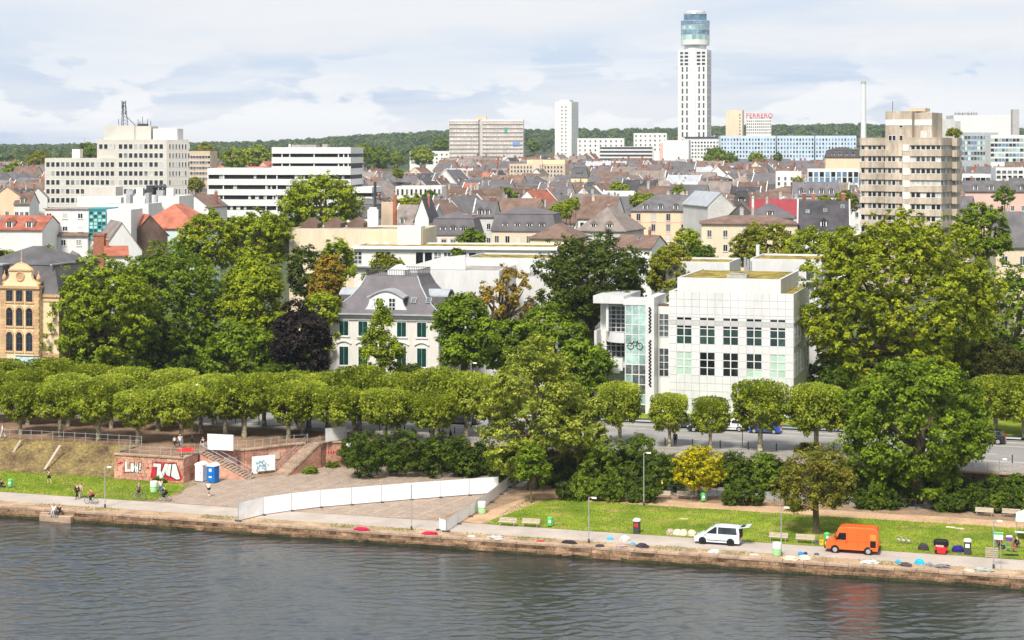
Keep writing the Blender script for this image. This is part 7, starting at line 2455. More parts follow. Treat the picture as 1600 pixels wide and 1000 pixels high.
def skin_mesh(name, pts, edges, rads, root_i, m, sub=1):
 me = bpy.data.meshes.new(name)
 me.from_pydata([tuple(p) for p in pts], edges, [])
 o = bpy.data.objects.new('tmp_skin', me)
 TMP.collection.objects.link(o)
 sk = o.modifiers.new('s', 'SKIN')
 sk.use_smooth_shade = True
 if not me.skin_vertices:
  bm = bmesh.new(); bm.from_mesh(me); bm.verts.layers.skin.verify(); bm.to_mesh(me); bm.free()
 for i, v in enumerate(me.skin_vertices[0].data):
  v.radius = (rads[i], rads[i])
  v.use_root = (i == root_i)
 su = o.modifiers.new('u', 'SUBSURF')
 su.levels = su.render_levels = sub
 TMP.view_layers[0].update()
 dg = TMP.view_layers[0].depsgraph
 r_ = bpy.data.meshes.new_from_object(o.evaluated_get(dg))
 r_.name = name
 bpy.data.objects.remove(o)
 r_.materials.clear()
 r_.materials.append(m)
 return r_
_ppl = {}
def person_parts(pose, sleeves='short', legs='long', hair='short'):
 key = (pose, sleeves, legs, hair)
 if key in _ppl:
  return _ppl[key]
 P = dict(BASEP)
 P.update(POSES[pose])
 P = {k: Vector(v) for k, v in P.items()}
 names = list(JN)
 pts = [P[n] for n in names]
 rads = [RAD[n] for n in names]
 edges = [(names.index(a), names.index(b)) for a, b in BONES]
 for h_, w_ in (('haL', 'wrL'), ('haR', 'wrR')):
  d = (P[h_] - P[w_]).normalized()
  s_ = d.cross(Vector((0, 1, 0)))
  s_ = s_.normalized() if s_.length > .1 else Vector((1, 0, 0))
  for q, (off, ln) in enumerate(((-.032, .075), (-.011, .088), (.011, .083), (.032, .065))):
   pts.append(P[h_] + d * .03 + s_ * off); rads.append(.011)
   edges.append((names.index(h_), len(pts) - 1))
   pts.append(P[h_] + d * (.03 + ln) + s_ * off * 1.1 + Vector((0, -.015 if 'L' in h_ else .015, 0))); rads.append(.008)
   edges.append((len(pts) - 2, len(pts) - 1))
  pts.append(P[w_].lerp(P[h_], .6) + s_ * .055 + d * .02); rads.append(.011)
  edges.append((names.index(h_), len(pts) - 1))
 body = skin_mesh('body', pts, edges, rads, 0, M['skin'])
 def sub(bones, extra, rad_add):
  nn = []
  for a, b in bones:
   for x in (a, b):
    if x not in nn:
     nn.append(x)
  return [extra.get(x, P[x]) for x in nn], [(nn.index(a), nn.index(b)) for a, b in bones], [RAD[x] + rad_add.get(x, .016) for x in nn], nn
 arms = [('chest', 'shL'), ('shL', 'elL'), ('chest', 'shR'), ('shR', 'elR')]
 ex = {}
 if sleeves == 'long':
  arms += [('elL', 'wrL'), ('elR', 'wrR')]
 else:
  ex = {'elL': P['shL'].lerp(P['elL'], .6), 'elR': P['shR'].lerp(P['elR'], .6)}
 p_, e_, r_, nn = sub([('pelvis', 'spine'), ('spine', 'chest')] + arms, ex, {'pelvis': .02, 'chest': .018})
 shirt = skin_mesh('shirt', p_, e_, r_, nn.index('spine'), M['white'])
 if legs == 'long':
  lb = [('pelvis', 'hiL'), ('hiL', 'knL'), ('knL', 'anL'), ('pelvis', 'hiR'), ('hiR', 'knR'), ('knR', 'anR')]
  ex = {}
 else:
  lb = [('pelvis', 'hiL'), ('hiL', 'knL'), ('pelvis', 'hiR'), ('hiR', 'knR')]
  ex = {'knL': P['hiL'].lerp(P['knL'], .75), 'knR': P['hiR'].lerp(P['knR'], .75)}
 p_, e_, r_, nn = sub(lb, ex, {'pelvis': .012, 'anL': .024, 'anR': .024})
 trous = skin_mesh('trousers', p_, e_, r_, 0, M['black'])
 hd, cr_ = P['head'], P['crown_']
 back = Vector((-.045, 0, 0))
 hp = [cr_ + Vector((.01, 0, .005)), hd + back + Vector((0, 0, .04)), hd + back * 1.1 + Vector((0, 0, -.03))]
 hr = [.078, .088, .07]
 if hair == 'long':
  hp.append(hd + back * 1.7 + Vector((0, 0, -.2)))
  hr.append(.05)
 hm = skin_mesh('hair', hp, [(i, i + 1) for i in range(len(hp) - 1)], hr, 0, M['black'])
 sp, se, sr = [], [], []
 for s_ in 'LR':
  sp += [P['an' + s_] + Vector((-.03, 0, -.03)), P['to' + s_] + Vector((.02, 0, .005))]
  sr += [.052, .045]
  se.append((len(sp) - 2, len(sp) - 1))
 shoes = MB()
 for s_ in 'LR':
  a, t = P['an' + s_], P['to' + s_]
  shoes.tube([a + Vector((-.05, 0, -.03)), a + Vector((.0, 0, -.025)), t, t + Vector((.07, 0, 0))], [.035, .055, .048, .025], 7)
 shm = shoes.mesh('shoes', M['black'], smooth=True)
 _ppl[key] = (body, shirt, trous, hm, shm)
 return _ppl[key]
_cm = {}
def cloth(c):
 if c not in _cm:
  _cm[c] = mat('cloth_%d' % len(_cm), c, .85, .08, 3.0)
 return _cm[c]
def person(label, loc, rz, pose='stand', shirt=(.02, .02, .022), trousers=(.02, .02, .03), hair=(.03, .018, .01), shoes=(.3, .3, .3), sleeves='short', legs='long', hairst='short', scale=1.0, seat=0.0):
 root = thing('person', label, 'person', loc, rz)
 root.scale = (scale,) * 3
 parts = person_parts(pose, sleeves, legs, hairst)
 for nm, me, c in zip(('body', 'shirt', 'trousers', 'hair', 'shoes'), parts, (None, shirt, trousers, hair, shoes)):
  o = put(nm, me, root, (0, 0, seat))
  if c is not None:
   o.material_slots[0].link = 'OBJECT'
   o.material_slots[0].material = cloth(c)
 return root
def bike_meshes():
 fr = MB()
 bb, hd, st, rw, fw = (0.0, 0, .29), (.42, 0, .82), (-.2, 0, .88), (-.5, 0, .34), (.56, 0, .34)
 for a, b in ((bb, (.4, 0, .66)), ((-.15, 0, .74), hd), (bb, st), (rw, bb), (rw, (-.15, 0, .72)), (hd, fw), (hd, (.38, 0, 1.0))):
  fr.tube([a, b], .02, 6)
 hb = MB().tube([(.46, -.27, 1.02), (.36, -.1, 1.02), (.36, .1, 1.02), (.46, .27, 1.02)], .016, 5)
 sd = MB().bevbox(-.36, -.08, -.07, .07, .9, .95, .03)
 wh = MB().torus((0, 0, 0), .325, .022, 'y', 24, 6)
 rim = MB().torus((0, 0, 0), .295, .01, 'y', 20, 5).disc((0, 0, 0), 'y', .03, .06, 8)
 for k in range(8):
  a = k * math.pi / 8
  rim.tube([(-.29 * math.cos(a), 0, -.29 * math.sin(a)), (.29 * math.cos(a), 0, .29 * math.sin(a))], .004, 4)
 pd = MB().tube([(.0, -.06, .29), (.1, -.08, .44)], .012, 5).tube([(.0, .06, .29), (-.02, .08, .16)], .012, 5).box(.04, .16, -.16, -.08, .44, .46).box(-.08, .04, .08, .16, .13, .15).disc((0, .05, .29), 'y', .09, .01, 12)
 return {'frame': fr.mesh('frame', M['darkgrey'], True), 'handlebar': hb.mesh('handlebar', M['black']), 'saddle': sd.mesh('saddle', M['black']), 'tyre': wh.mesh('wheel', M['rubber'], True), 'rim': rim.mesh('rim', M['steel']), 'pedals': pd.mesh('pedals', M['steel'])}
BK = bike_meshes()
def bicycle(label, loc, rz, col=(.03, .03, .035), group='bicycles'):
 root = thing('bicycle', label, 'bicycle', loc, rz, group)
 f_ = put('frame', BK['frame'], root)
 f_.material_slots[0].link = 'OBJECT'
 f_.material_slots[0].material = cloth(col)
 for k in ('handlebar', 'saddle', 'pedals'):
  put(k, BK[k], root)
 for x in (-.5, .56):
  w_ = put('wheel', BK['tyre'], root, (x, 0, .345))
  put('rim', BK['rim'], w_)
 return root
FWD, BCK = RZ, RZ + math.pi       # heading along the quay (+u) or back
person('jogger in black top and shorts on the grass below the earth bank', gnd(77, 757), RZ + 2.6, 'run', (.02, .02, .025), (.02, .02, .02), (.03, .02, .015), (.5, .5, .5), legs='short', hairst='long')
person('person in black beside one in a beige coat on the path', gnd(120.5, 780), RZ - 1.9, 'walk', (.012, .012, .014), (.015, .015, .02), sleeves='long')
person('person in a pale beige coat walking next to one in black', gnd(125.5, 779), RZ - 1.9, 'walk', (.6, .45, .34), (.6, .48, .38), (.25, .13, .05), sleeves='long', hairst='long')
p = gnd(143, 787.5)
bicycle('bicycle ridden by the cyclist in red', p, RZ + math.pi, (.3, .32, .34))
person('cyclist in red shirt riding along the quay path', p, RZ + math.pi, 'ride', (.5, .03, .03), (.02, .025, .04), sleeves='short')
p = gnd(218, 779)
bicycle('bicycle held by the man in grey on the path edge', p + Vector((0, -.35, 0)), RZ, (.02, .02, .02))
person('man in dark grey shirt standing astride his bicycle', p + Vector((-.1, .05, 0)), RZ - .3, 'stand', (.05, .07, .07), (.04, .045, .05), (.4, .38, .35), legs='short')
person('person in white top and jeans near the white and green bin', gnd(251, 772), RZ + 1.9, 'walk', (.75, .74, .72), (.12, .2, .38), hairst='long')
p = gnd(257.5, 783.5)
bicycle('bicycle with panniers ridden by the cyclist in black', p, RZ + math.pi, (.02, .02, .02))
person('cyclist in black with rucksack on the quay path', p, RZ + math.pi, 'ride', (.012, .012, .014), (.015, .015, .018), sleeves='long')
person('jogger in white shirt and black shorts on the cobbles', gnd(326.5, 776), RZ - 1.7, 'run', (.8, .8, .78), (.015, .015, .018), legs='short', shoes=(.8, .8, .8))
person('child in white and dark trousers on the terrace', gnd(273, 698, TZ), RZ - 1.2, 'walk', (.75, .75, .75), (.02, .025, .05), scale=.72)
person('adult in white top and jeans walking on the terrace', gnd(281.5, 701, TZ), RZ - 1.2, 'walk', (.75, .72, .7), (.1, .22, .32), (.3, .2, .12))
person('person in dark top and shorts at the stair head', gnd(317, 705.5, TZ), RZ - 1.4, 'walk', (.04, .012, .012), (.3, .4, .55), legs='short', hair=(.22, .1, .04), hairst='long')
person('person in white at the frame edge on the terrace', gnd(4.5, 684, TZ), RZ + math.pi, 'walk', (.75, .75, .75), (.6, .6, .6), sleeves='long')
person('person in black sitting on the grass at the frame edge', gnd(2, 761), RZ, 'sit', (.02, .02, .02), (.03, .03, .04), sleeves='long', seat=-.36)
q0 = W(us0 + 1.55, -.68, -.42)
person('person in white sitting on the quay landing', q0, RZ - 1.4, 'sit', (.75, .74, .72), (.5, .5, .5), hairst='long', seat=-.06)
person('person in black sitting on the quay landing', W(us0 + 2.25, -.68, -.42), RZ - 1.75, 'sit', (.015, .015, .017), (.05, .06, .09), sleeves='long', seat=-.06)
person('worker in yellow high-visibility jacket behind a bench', gnd(1034, 773), RZ + .4, 'stand', (.75, .9, .02), (.03, .05, .02), sleeves='long')
p = gnd(693, 690, TZ)
bicycle('bicycle ridden along the street railing', p, RZ + math.pi, (.03, .03, .03))
person('cyclist in dark clothes behind the street railing', p, RZ + math.pi, 'ride', (.02, .02, .025), (.03, .03, .035), sleeves='long')
p = gnd(754, 690.5, TZ)
bicycle('bicycle parked at the street railing beside the poplar', p, RZ, (.02, .02, .02))
person('pedestrian in dark coat near the railing bicycle', gnd(704, 690, TZ), RZ, 'walk', (.02, .018, .02), (.02, .02, .025), sleeves='long')
person('pedestrian in green jacket on the far pavement by the museum', gnd(1253, 668, TZ), RZ, 'walk', (.04, .25, .12), (.03, .03, .05), sleeves='long')
person('pedestrian in pale top on the far pavement by the museum', gnd(1259, 668.5, TZ), RZ, 'walk', (.5, .62, .55), (.1, .1, .12), hairst='long')
person('person in red on the service path under the chestnut', gnd(1427, 779), RZ, 'walk', (.45, .03, .05), (.05, .05, .08))
person('person in blue on the service path under the chestnut', gnd(1444, 782), RZ, 'walk', (.05, .1, .4), (.03, .03, .04))
person('person in dark red cap under the chestnut branches', gnd(1455, 786), RZ, 'walk', (.25, .04, .06), (.03, .03, .06))
person('person in blue shirt and white shorts at the chestnut shade edge', gnd(1465, 793), RZ - 1.2, 'walk', (.05, .1, .35), (.7, .7, .7), legs='short')
person('person leaning near the bollards on the near pavement', gnd(1055, 697, TZ), RZ + 1.5, 'stand', (.02, .02, .025), (.02, .02, .02), sleeves='long')
# ------------------------------------------------------------------ vehicles
def loft(P, hw, ch=.10, ins=.035):
 """side outline -> body with softened flanks"""
 cx = sum(p[0] for p in P) / len(P)
 cz = sum(p[1] for p in P) / len(P)
 mb = MB()
 n = len(P)
 def ring(y, e):
  out = []
  for x, z in P:
   dx, dz = x - cx, z - cz
   L_ = math.hypot(dx, dz) or 1
   out.append((x - dx / L_ * e, y, z - dz / L_ * e))
  return out
 ly = [(-hw, ins * 2.2), (-hw + ch * .35, ins * .7), (-hw + ch, 0), (hw - ch, 0), (hw - ch * .35, ins * .7), (hw, ins * 2.2)]
 vs, fs = [], []
 for y, e in ly:
  vs += ring(y, e)
 fs.append(tuple(range(n)))
 fs.append(tuple(reversed(range((len(ly) - 1) * n, len(ly) * n))))
 for i in range(len(ly) - 1):
  for k in range(n):
   fs.append((i * n + k, (i + 1) * n + k, (i + 1) * n + (k + 1) % n, i * n + (k + 1) % n))
 return mb.add(vs, fs)
def carpaint(name, c):
 m = mat(name, c, .28, .03, .5, spec=.5)
 m.node_tree.nodes['Principled BSDF'].inputs['Coat Weight'].default_value = .6
 m.node_tree.nodes['Principled BSDF'].inputs['Coat Roughness'].default_value = .08
 return m
def wheel(root, x, y, r, w=.2, rimm=None):
 t = MB().lathe([(r * .62, -w / 2), (r * .95, -w / 2), (r, -w * .3), (r, w * .3), (r * .95, w / 2), (r * .62, w / 2)], 20)
 t.v = [(a, c, b) for a, b, c in t.v]
 o = t.obj('wheel', M['rubber'], root, (x, y, r), smooth=False)
 s_ = 1 if y > 0 else -1
 rm = MB().disc((0, s_ * (w / 2 - .02), 0), 'y', r * .64, .05, 16)
 for k in range(5):
  a = 2 * math.pi * k / 5
  rm.rbox((math.cos(a) * r * .34, s_ * (w / 2 + .012), math.sin(a) * r * .34), (r * .55, .03, r * .16), (0, -a, 0))
 rm.obj('rim', rimm or M['steel'], o)
def car(label, loc, rz, col, kind='hatch', name='parked_car', rim=None, cat='car', group=None):
 specs = {
  'hatch': dict(L=4.1, hw=.88, body=[(-2.03, .35), (-2.05, .6), (-1.98, .92), (-1.2, .98), (.75, .96), (1.55, .84), (1.98, .68), (2.05, .42), (2.0, .22), (-1.98, .22)],
      cab=[(-1.92, .93), (-1.55, 1.4), (-1.2, 1.47), (-.1, 1.48), (.35, 1.38), (1.05, .95)], r=.31, wx=(-1.25, 1.28)),
  'suv': dict(L=4.5, hw=.93, body=[(-2.22, .45), (-2.25, .8), (-2.15, 1.08), (-1.2, 1.12), (.9, 1.1), (1.75, 1.0), (2.18, .82), (2.25, .5), (2.2, .3), (-2.18, .3)],
     cab=[(-2.1, 1.08), (-1.75, 1.58), (-1.4, 1.66), (-.1, 1.66), (.4, 1.55), (1.15, 1.09)], r=.36, wx=(-1.35, 1.4)),
  'estate': dict(L=4.6, hw=.9, body=[(-2.27, .35), (-2.3, .65), (-2.2, .95), (-1.2, 1.0), (.8, .97), (1.75, .86), (2.22, .7), (2.3, .45), (2.25, .24), (-2.22, .24)],
      cab=[(-2.15, .96), (-1.8, 1.36), (-1.4, 1.45), (-.1, 1.46), (.35, 1.37), (1.15, .96)], r=.32, wx=(-1.4, 1.42)),
  'van': dict(L=4.6, hw=.9, body=[(-2.27, .3), (-2.3, .7), (-2.28, 1.05), (-1.2, 1.1), (.95, 1.08), (1.7, .98), (2.15, .78), (2.3, .5), (2.25, .25), (-2.25, .25)],
     cab=[(-2.26, 1.06), (-2.16, 1.72), (-1.95, 1.82), (-.2, 1.84), (.45, 1.74), (.85, 1.5), (1.4, 1.03)], r=.33, wx=(-1.38, 1.42)),
 }
 s_ = specs[kind]
 root = thing(name, label, cat, loc, rz, group)
 pm = carpaint('car_paint', col)
 hw = s_['hw']
 loft(s_['body'], hw, .14).obj('body', pm, root)
 C = s_['cab']
 zb, zt = min(p[1] for p in C), max(p[1] for p in C)
 yw = lambda z: hw - .05 - (.2 if kind != 'van' else .13) * max(0, z - zb) / (zt - zb)
 n = len(C)
 vs = [(x, -yw(z), z) for x, z in C] + [(x, yw(z), z) for x, z in C]
 fs = [tuple(range(n)), tuple(reversed(range(n, 2 * n)))] + [(i, i + n, (i + 1) % n + n, (i + 1) % n) for i in range(n)]
 cab = MB().add(vs, fs).obj('cabin', pm, root)
 inner = [(x + (-.1 if x > 0 else .12), z) for x, z in C]
 top = zt - .09
 fx, rx = C[-1][0], C[0][0]
 def xfront(z):
  pts = sorted([p for p in C if p[0] > (fx + rx) / 2 - .6], key=lambda p: p[1])
  for a, b in zip(pts[:-1], pts[1:]):
   if a[1] <= z <= b[1] and b[1] > a[1]:
    return a[0] + (b[0] - a[0]) * (z - a[1]) / (b[1] - a[1])
  return pts[-1][0]
 def xrear(z):
  pts = sorted([p for p in C if p[0] < (fx + rx) / 2], key=lambda p: p[1])
  for a, b in zip(pts[:-1], pts[1:]):
   if a[1] <= z <= b[1] and b[1] > a[1]:
    return a[0] + (b[0] - a[0]) * (z - a[1]) / (b[1] - a[1])
  return pts[-1][0]
 zl, zh = zb + .07, top
 xm = (fx + rx) / 2 + (.25 if kind != 'van' else .38)
 for sg in (-1, 1):
  for a, b in (((xm + .06, zl), 'f'), ((xm - .06, zl), 'r')):
   if b == 'f':
    poly = [(xm + .06, zl), (xfront(zl) - .22, zl), (xfront(zh) - .18, zh), (xm + .06, zh)]
   else:
    poly = [(xrear(zl) + .25, zl), (xm - .06, zl), (xm - .06, zh), (xrear(zh) + .2, zh)]
   MB().add([(x, sg * (yw(z) + .008), z) for x, z in poly], [tuple(range(4))]).obj('side_window', M['glass'], root)
 ws = [(xfront(zl) + .012, zl), (xfront(zh) + .012, zh)]
 MB().add([(ws[0][0] + .01, -yw(zl) + .1, zl + .01), (ws[0][0] + .01, yw(zl) - .1, zl + .01), (ws[1][0] + .03, yw(zh) - .1, zh + .02), (ws[1][0] + .03, -yw(zh) + .1, zh + .02)], [(0, 1, 2, 3)]).obj('windscreen', M['glass'], root)
 if kind != 'van':
  MB().add([(xrear(zl) - .02, -yw(zl) + .12, zl + .02), (xrear(zl) - .02, yw(zl) - .12, zl + .02), (xrear(zh) - .03, yw(zh) - .12, zh + .02), (xrear(zh) - .03, -yw(zh) + .12, zh + .02)], [(0, 1, 2, 3)]).obj('rear_window', M['glass'], root)
 B = s_['body']
 xf, xr_ = max(p[0] for p in B), min(p[0] for p in B)
 hlm = small(('hl',), lambda: mat('headlamp_glass', (.6, .62, .65), .15, .05))
 tlm = small(('tl',), lambda: mat('tail_lamp', (.5, .02, .02), .2, .05))
 for sg in (-1, 1):
  MB().rbox((xf - .15, sg * (hw - .2), .68 if kind != 'suv' else .86), (.2, .3, .15), (0, 0, -sg * .25)).obj('headlight', hlm, root)
  MB().rbox((xr_ + .05, sg * (hw - .1), .84 if kind != 'suv' else 1.0), (.1, .14, .28 if kind != 'van' else .55)).obj('tail_light', tlm, root)
  MB().rbox((fx - .25, sg * (hw + .08), zb + .08), (.14, .16, .12)).obj('mirror', pm, root)
  for x in s_['wx']:
   MB().disc((x, sg * (hw - .07), s_['r'] + .02), 'y', s_['r'] + .06, .17, 18).obj('wheel_arch', M['black'], root)
   wheel(root, x, sg * (hw - .08), s_['r'], .2, rim)
  MB().box(-1.0, .95, *((hw - .012, hw + .004) if sg > 0 else (-hw - .004, -hw + .012)), .42, .5).obj('side_trim', M['darkgrey'], root)
 se = MB()
 for x in (xm, fx - .12, rx + .5):
  for sg in (-1, 1):
   se.box(x - .01, x + .01, *((hw - .01, hw + .003) if sg > 0 else (-hw - .003, -hw + .01)), .4, zb - .02)
 se.obj('door_seam', M['darkgrey'], root)
 MB().box(xf - .12, xf + .02, -hw + .2, hw - .2, .3, .42).obj('grille', M['black'], root)
 MB().box(xf + .0, xf + .025, -.26, .26, .44, .55).box(xr_ - .025, xr_, -.26, .26, .5, .61).obj('number_plate', M['plasticwhite'], root)
 return root
pv = gnd(1124, 852)
sv = car('silver passenger van with raised tailgate on the riverside path', pv + Vector((0, .9, 0)), BCK, (.62, .66, .72), 'van', 'silver_van', M['black'], 'van')
tg = MB()
tg.add([(-2.15, -.78, 1.8), (-2.15, .78, 1.8), (-3.25, .76, 2.0), (-3.25, -.76, 2.0), (-2.15, -.78, 1.74), (-2.15, .78, 1.74), (-3.25, .76, 1.93), (-3.25, -.76, 1.93)],
  [(0, 1, 2, 3), (7, 6, 5, 4), (0, 4, 5, 1), (1, 5, 6, 2), (2, 6, 7, 3), (3, 7, 4, 0)])
tg = tg.obj('tailgate', carpaint('silver_paint', (.62, .66, .72)), sv)
MB().add([(-2.3, -.62, 1.845), (-2.3, .62, 1.845), (-2.75, .6, 1.925), (-2.75, -.6, 1.925)], [(0, 1, 2, 3)]).obj('rear_window', M['glass'], tg)
MB().tube([(-2.2, .7, 1.3), (-2.6, .7, 1.8)], .02, 5).tube([(-2.2, -.7, 1.3), (-2.6, -.7, 1.8)], .02, 5).obj('gas_strut', M['black'], tg)
MB().box(-2.33, -2.29, -.66, .66, .75, 1.6).obj('boot_opening', M['black'], sv)
def orange_van(loc, rz):
 root = thing('orange_van', 'bright orange high-roof delivery van with open rear side flap', 'van', loc, rz)
 om = carpaint('orange_paint', (.80, .13, .02))
 hw = .98
 P = [(-2.5, .42), (-2.52, 1.0), (-2.45, 2.2), (-2.3, 2.46), (-1.9, 2.56), (.8, 2.56), (1.15, 2.5), (1.35, 2.3), (1.72, 1.35), (2.4, 1.16), (2.55, 1.0), (2.58, .5), (2.5, .36), (-2.45, .36)]
 loft(P, hw, .2, .045).obj('body', om, root)
 MB().box(2.5, 2.66, -.9, .9, .38, .62).obj('bumper', M['black'], root)
 MB().box(-2.6, -2.48, -.9, .9, .38, .56).obj('bumper', M['black'], root)
 MB().add([(1.78, -.82, 1.36), (1.78, .82, 1.36), (1.42, .78, 2.22), (1.42, -.78, 2.22)], [(0, 1, 2, 3)]).obj('windscreen', M['glass'], root)
 for sg in (-1, 1):
  y = sg * (hw + .006)
  MB().add([(.55, y, 1.32), (1.5, y, 1.32), (1.2, y, 2.0), (.55, y, 2.0)], [(0, 1, 2, 3)]).obj('cab_window', M['glass'], root)
  MB().box(.98, 1.02, *((hw, hw + .012) if sg > 0 else (-hw - .012, -hw)), 1.32, 2.0).obj('window_bar', M['black'], root)
  dr = MB()
  for x in (.42, 1.62):
   dr.box(x - .012, x + .012, *((hw - .002, hw + .008) if sg > 0 else (-hw - .008, -hw + .002)), .5, 2.15)
  for x in (-.55, -1.45):
   dr.box(x - .012, x + .012, *((hw - .002, hw + .008) if sg > 0 else (-hw - .008, -hw + .002)), .5, 2.3)
  dr.box(-2.3, 1.6, *((hw - .002, hw + .006) if sg > 0 else (-hw - .006, -hw + .002)), 1.18, 1.205)
  dr.obj('door_seam', mat('dark_orange', (.45, .06, .01), .5, .1), root)
  MB().box(.5, .66, *((hw, hw + .04) if sg > 0 else (-hw - .04, -hw)), 1.08, 1.12).obj('door_handle', M['black'], root)
  MB().rbox((1.5, sg * (hw + .16), 1.55), (.08, .2, .34)).obj('mirror', M['black'], root)
  MB().rbox((2.56, sg * .68, .86), (.08, .3, .24)).obj('headlight', small(('hl',), lambda: None), root)
  MB().rbox((-2.5, sg * (hw - .12), .95), (.08, .16, .4)).obj('tail_light', small(('tl',), lambda: None), root)
  for x in (-1.55, 1.62):
   MB().disc((x, sg * (hw - .07), .36), 'y', .42, .17, 18).obj('wheel_arch', M['black'], root)
   wheel(root, x, sg * (hw - .08), .34, .2, M['steel'])
 sy = 1
 fl = MB().box(-2.3, -1.72, hw + .01, hw + .03, 1.45, 2.0).obj('rear_flap', mat('light_orange', (.85, .25, .06), .5, .05), root)
 MB().box(-2.28, -1.74, hw + .008, hw + .022, .72, 1.36).obj('flap_opening', M['black'], root)
 MB().box(-2.31, -1.71, hw + .012, hw + .026, .56, .72).obj('flap_sill', om, root)
 MB().box(2.57, 2.6, -.5, .5, .8, 1.02).obj('grille', M['black'], root)
 return root
orange_van(gnd(1336, 866) + Vector((0, 1.0, 0)), BCK)
CARS = [('red hatchback waiting across the street', 488, 647, (.55, .02, .02), 'hatch', 1.9), ('black estate parked in front of the villa', 578, 659, (.012, .012, .014), 'estate', BCK), ('white car parked behind the black estate', 612, 660, (.7, .7, .7), 'hatch', FWD),
  ('dark estate parked right of the villa', 722, 664, (.02, .02, .024), 'estate', BCK), ('dark grey car parked left of the museum', 1080, 670, (.03, .032, .036), 'hatch', BCK), ('black car in the row before the museum', 1104, 676, (.012, .012, .013), 'estate', BCK),
  ('white hatchback parked before the museum', 1143, 674, (.72, .72, .72), 'hatch', BCK), ('bright blue hatchback parked before the museum', 1197, 678, (.01, .07, .38), 'hatch', BCK), ('black crossover driving beyond the chestnut', 1545, 694, (.012, .012, .014), 'suv', BCK),
  ('white delivery van half hidden by the terrace planes', 150, 642, (.7, .7, .7), 'van', FWD), ('grey car half hidden behind the plane trunks', 470, 655, (.2, .2, .21), 'hatch', FWD), ('dark hatchback behind the middle plane row', 660, 662, (.05, .05, .055), 'hatch', FWD)]
for lb, px, py, c, kd, hd in CARS:
 p = gnd(px, py, TZ - .1)
 p += Vector((0, .9, 0))
 car(lb, p, hd if hd in (FWD, BCK) else RZ + hd, c, kd, group='cars along the street')
# ------------------------------------------------------------------ street and park furniture
def bench_proto(m='wood'):
 legs = MB()
 for x in (-.75, .75):
  legs.tube([(x, .28, 0), (x, .2, .42), (x, .3, .85)], .03, 6).tube([(x, -.22, 0), (x, -.2, .42)], .03, 6).tube([(x, -.24, .42), (x, .22, .42)], .03, 6)
 slat = MB().bevbox(-.95, .95, -.055, .055, 0, .04, .008).mesh('slat', M[m])
 return legs.mesh('legs', M['steel']), slat
_bl = {k: bench_proto(k) for k in ('wood', 'red')}
def bench(label, loc, rz, m='wood'):
 root = thing('park_bench', label, 'bench', loc, rz, 'park benches')
 lg, sl = _bl[m]
 for x in (-.75, .75):
  pass
 put('leg_frame', lg, root)
 for y in (-.2, -.06, .08):
  put('seat_slat', sl, root, (0, y, .44))
 for i in range(3):
  o = put('back_slat', sl, root, (0, .24 + .03 * i, .52 + .13 * i), rot=(math.radians(78), 0, 0))
 return root
for lb, px, py in (('wooden bench on the lawn edge nearest the low white fence', 793, 822), ('wooden bench on the lawn edge beside the green bin', 829, 823.5), ('dark bench behind the sandy path, nearer the poplar', 1034, 779), ('dark bench behind the sandy path, nearer the golden tree', 1070, 780),
     ('pale bench left of the oak trunk', 1216, 846), ('pale bench right of the oak trunk beside the yellow crate', 1258, 849), ('white weathered bench left of the far pair under the shrubs', 1538, 806), ('white weathered bench right of the far pair by the tent', 1580, 808)):
 bench(lb, gnd(px, py), RZ)
bench('red bench on the bastion terrace', gnd(290, 711, TZ), RZ + .35, 'red')
def bin_(label, loc, kind='green'):
 if kind == 'green':
  root = thing('litter_bin', label, 'litter bin', loc, 0, 'litter bins')
  MB().lathe([(.22, .12), (.26, .16), (.28, .8), (.27, .85)], 14).obj('drum', M['binlime'], root)
  MB().lathe([(.285, .85), (.285, .93), (.2, 1.02), (.12, 1.04)], 14).obj('lid', M['darkgrey'] if '753' in label else M['binlime'], root)
  MB().box(-.12, .12, -.3, -.26, .45, .72).obj('sticker', M['plasticwhite'], root)
  MB().tube([(.3, 0, 0), (.3, 0, .95)], .03, 6).obj('post', M['steel'], root)
 elif kind == 'barrel':
  root = thing('litter_barrel', label, 'litter bin', loc, 0, 'litter bins')
  MB().lathe([(.38, 0), (.42, .1), (.44, .5), (.42, .62)], 18).obj('drum', mat('pale_green_plastic', (.36, .62, .3), .5, .1), root)
  MB().lathe([(.40, .62), (.42, .7), (.44, 1.15), (.4, 1.25)], 18).obj('liner', M['plasticwhite'], root)
  MB().torus((0, 0, .64), .43, .03, 'z', 20, 6).obj('hoop', M['binlime'], root)
 else:
  root = thing('recycling_bin', label, 'recycling bin', loc, RZ, 'recycling bins')
  MB().bevbox(-.32, .32, -.32, .32, .05, 1.25, .06).obj('body', M['darkgrey'], root)
  MB().bevbox(-.36, .36, -.36, .36, 1.25, 1.5, .12).obj('lid', M['plasticwhite'], root)
  MB().box(-.2, .2, -.34, -.322, .7, 1.05).obj('sticker', M['red'] if kind == 'dark' else M['plasticwhite'], root)
  for x in (-.25, .25):
   MB().disc((x, .3, .08), 'y', .08, .05, 10).obj('wheel', M['rubber'], root)
 return root
bin_('green litter bin on the grass at the frame edge', gnd(16, 762))
bin_('pale green litter barrel below the graffiti wall', gnd(240.5, 769), 'barrel')
bin_('pale green litter barrel at the low white fence', gnd(753, 802), 'barrel')
bin_('green litter bin beside the lawn edge benches', gnd(859, 823))
bin_('green litter bin next to the golden blossom tree', gnd(1099, 784))
bin_('green litter bin between oak and orange van', gnd(1292, 848))
bin_('white and green litter barrel at the quay lamp', gnd(1214, 868), 'barrel')
bin_('dark recycling bin with red sticker alone on the lawn edge', gnd(995, 833), 'dark')
bin_('tall dark recycling bin with white notice beside the handcart', gnd(1512, 866), 'grey')
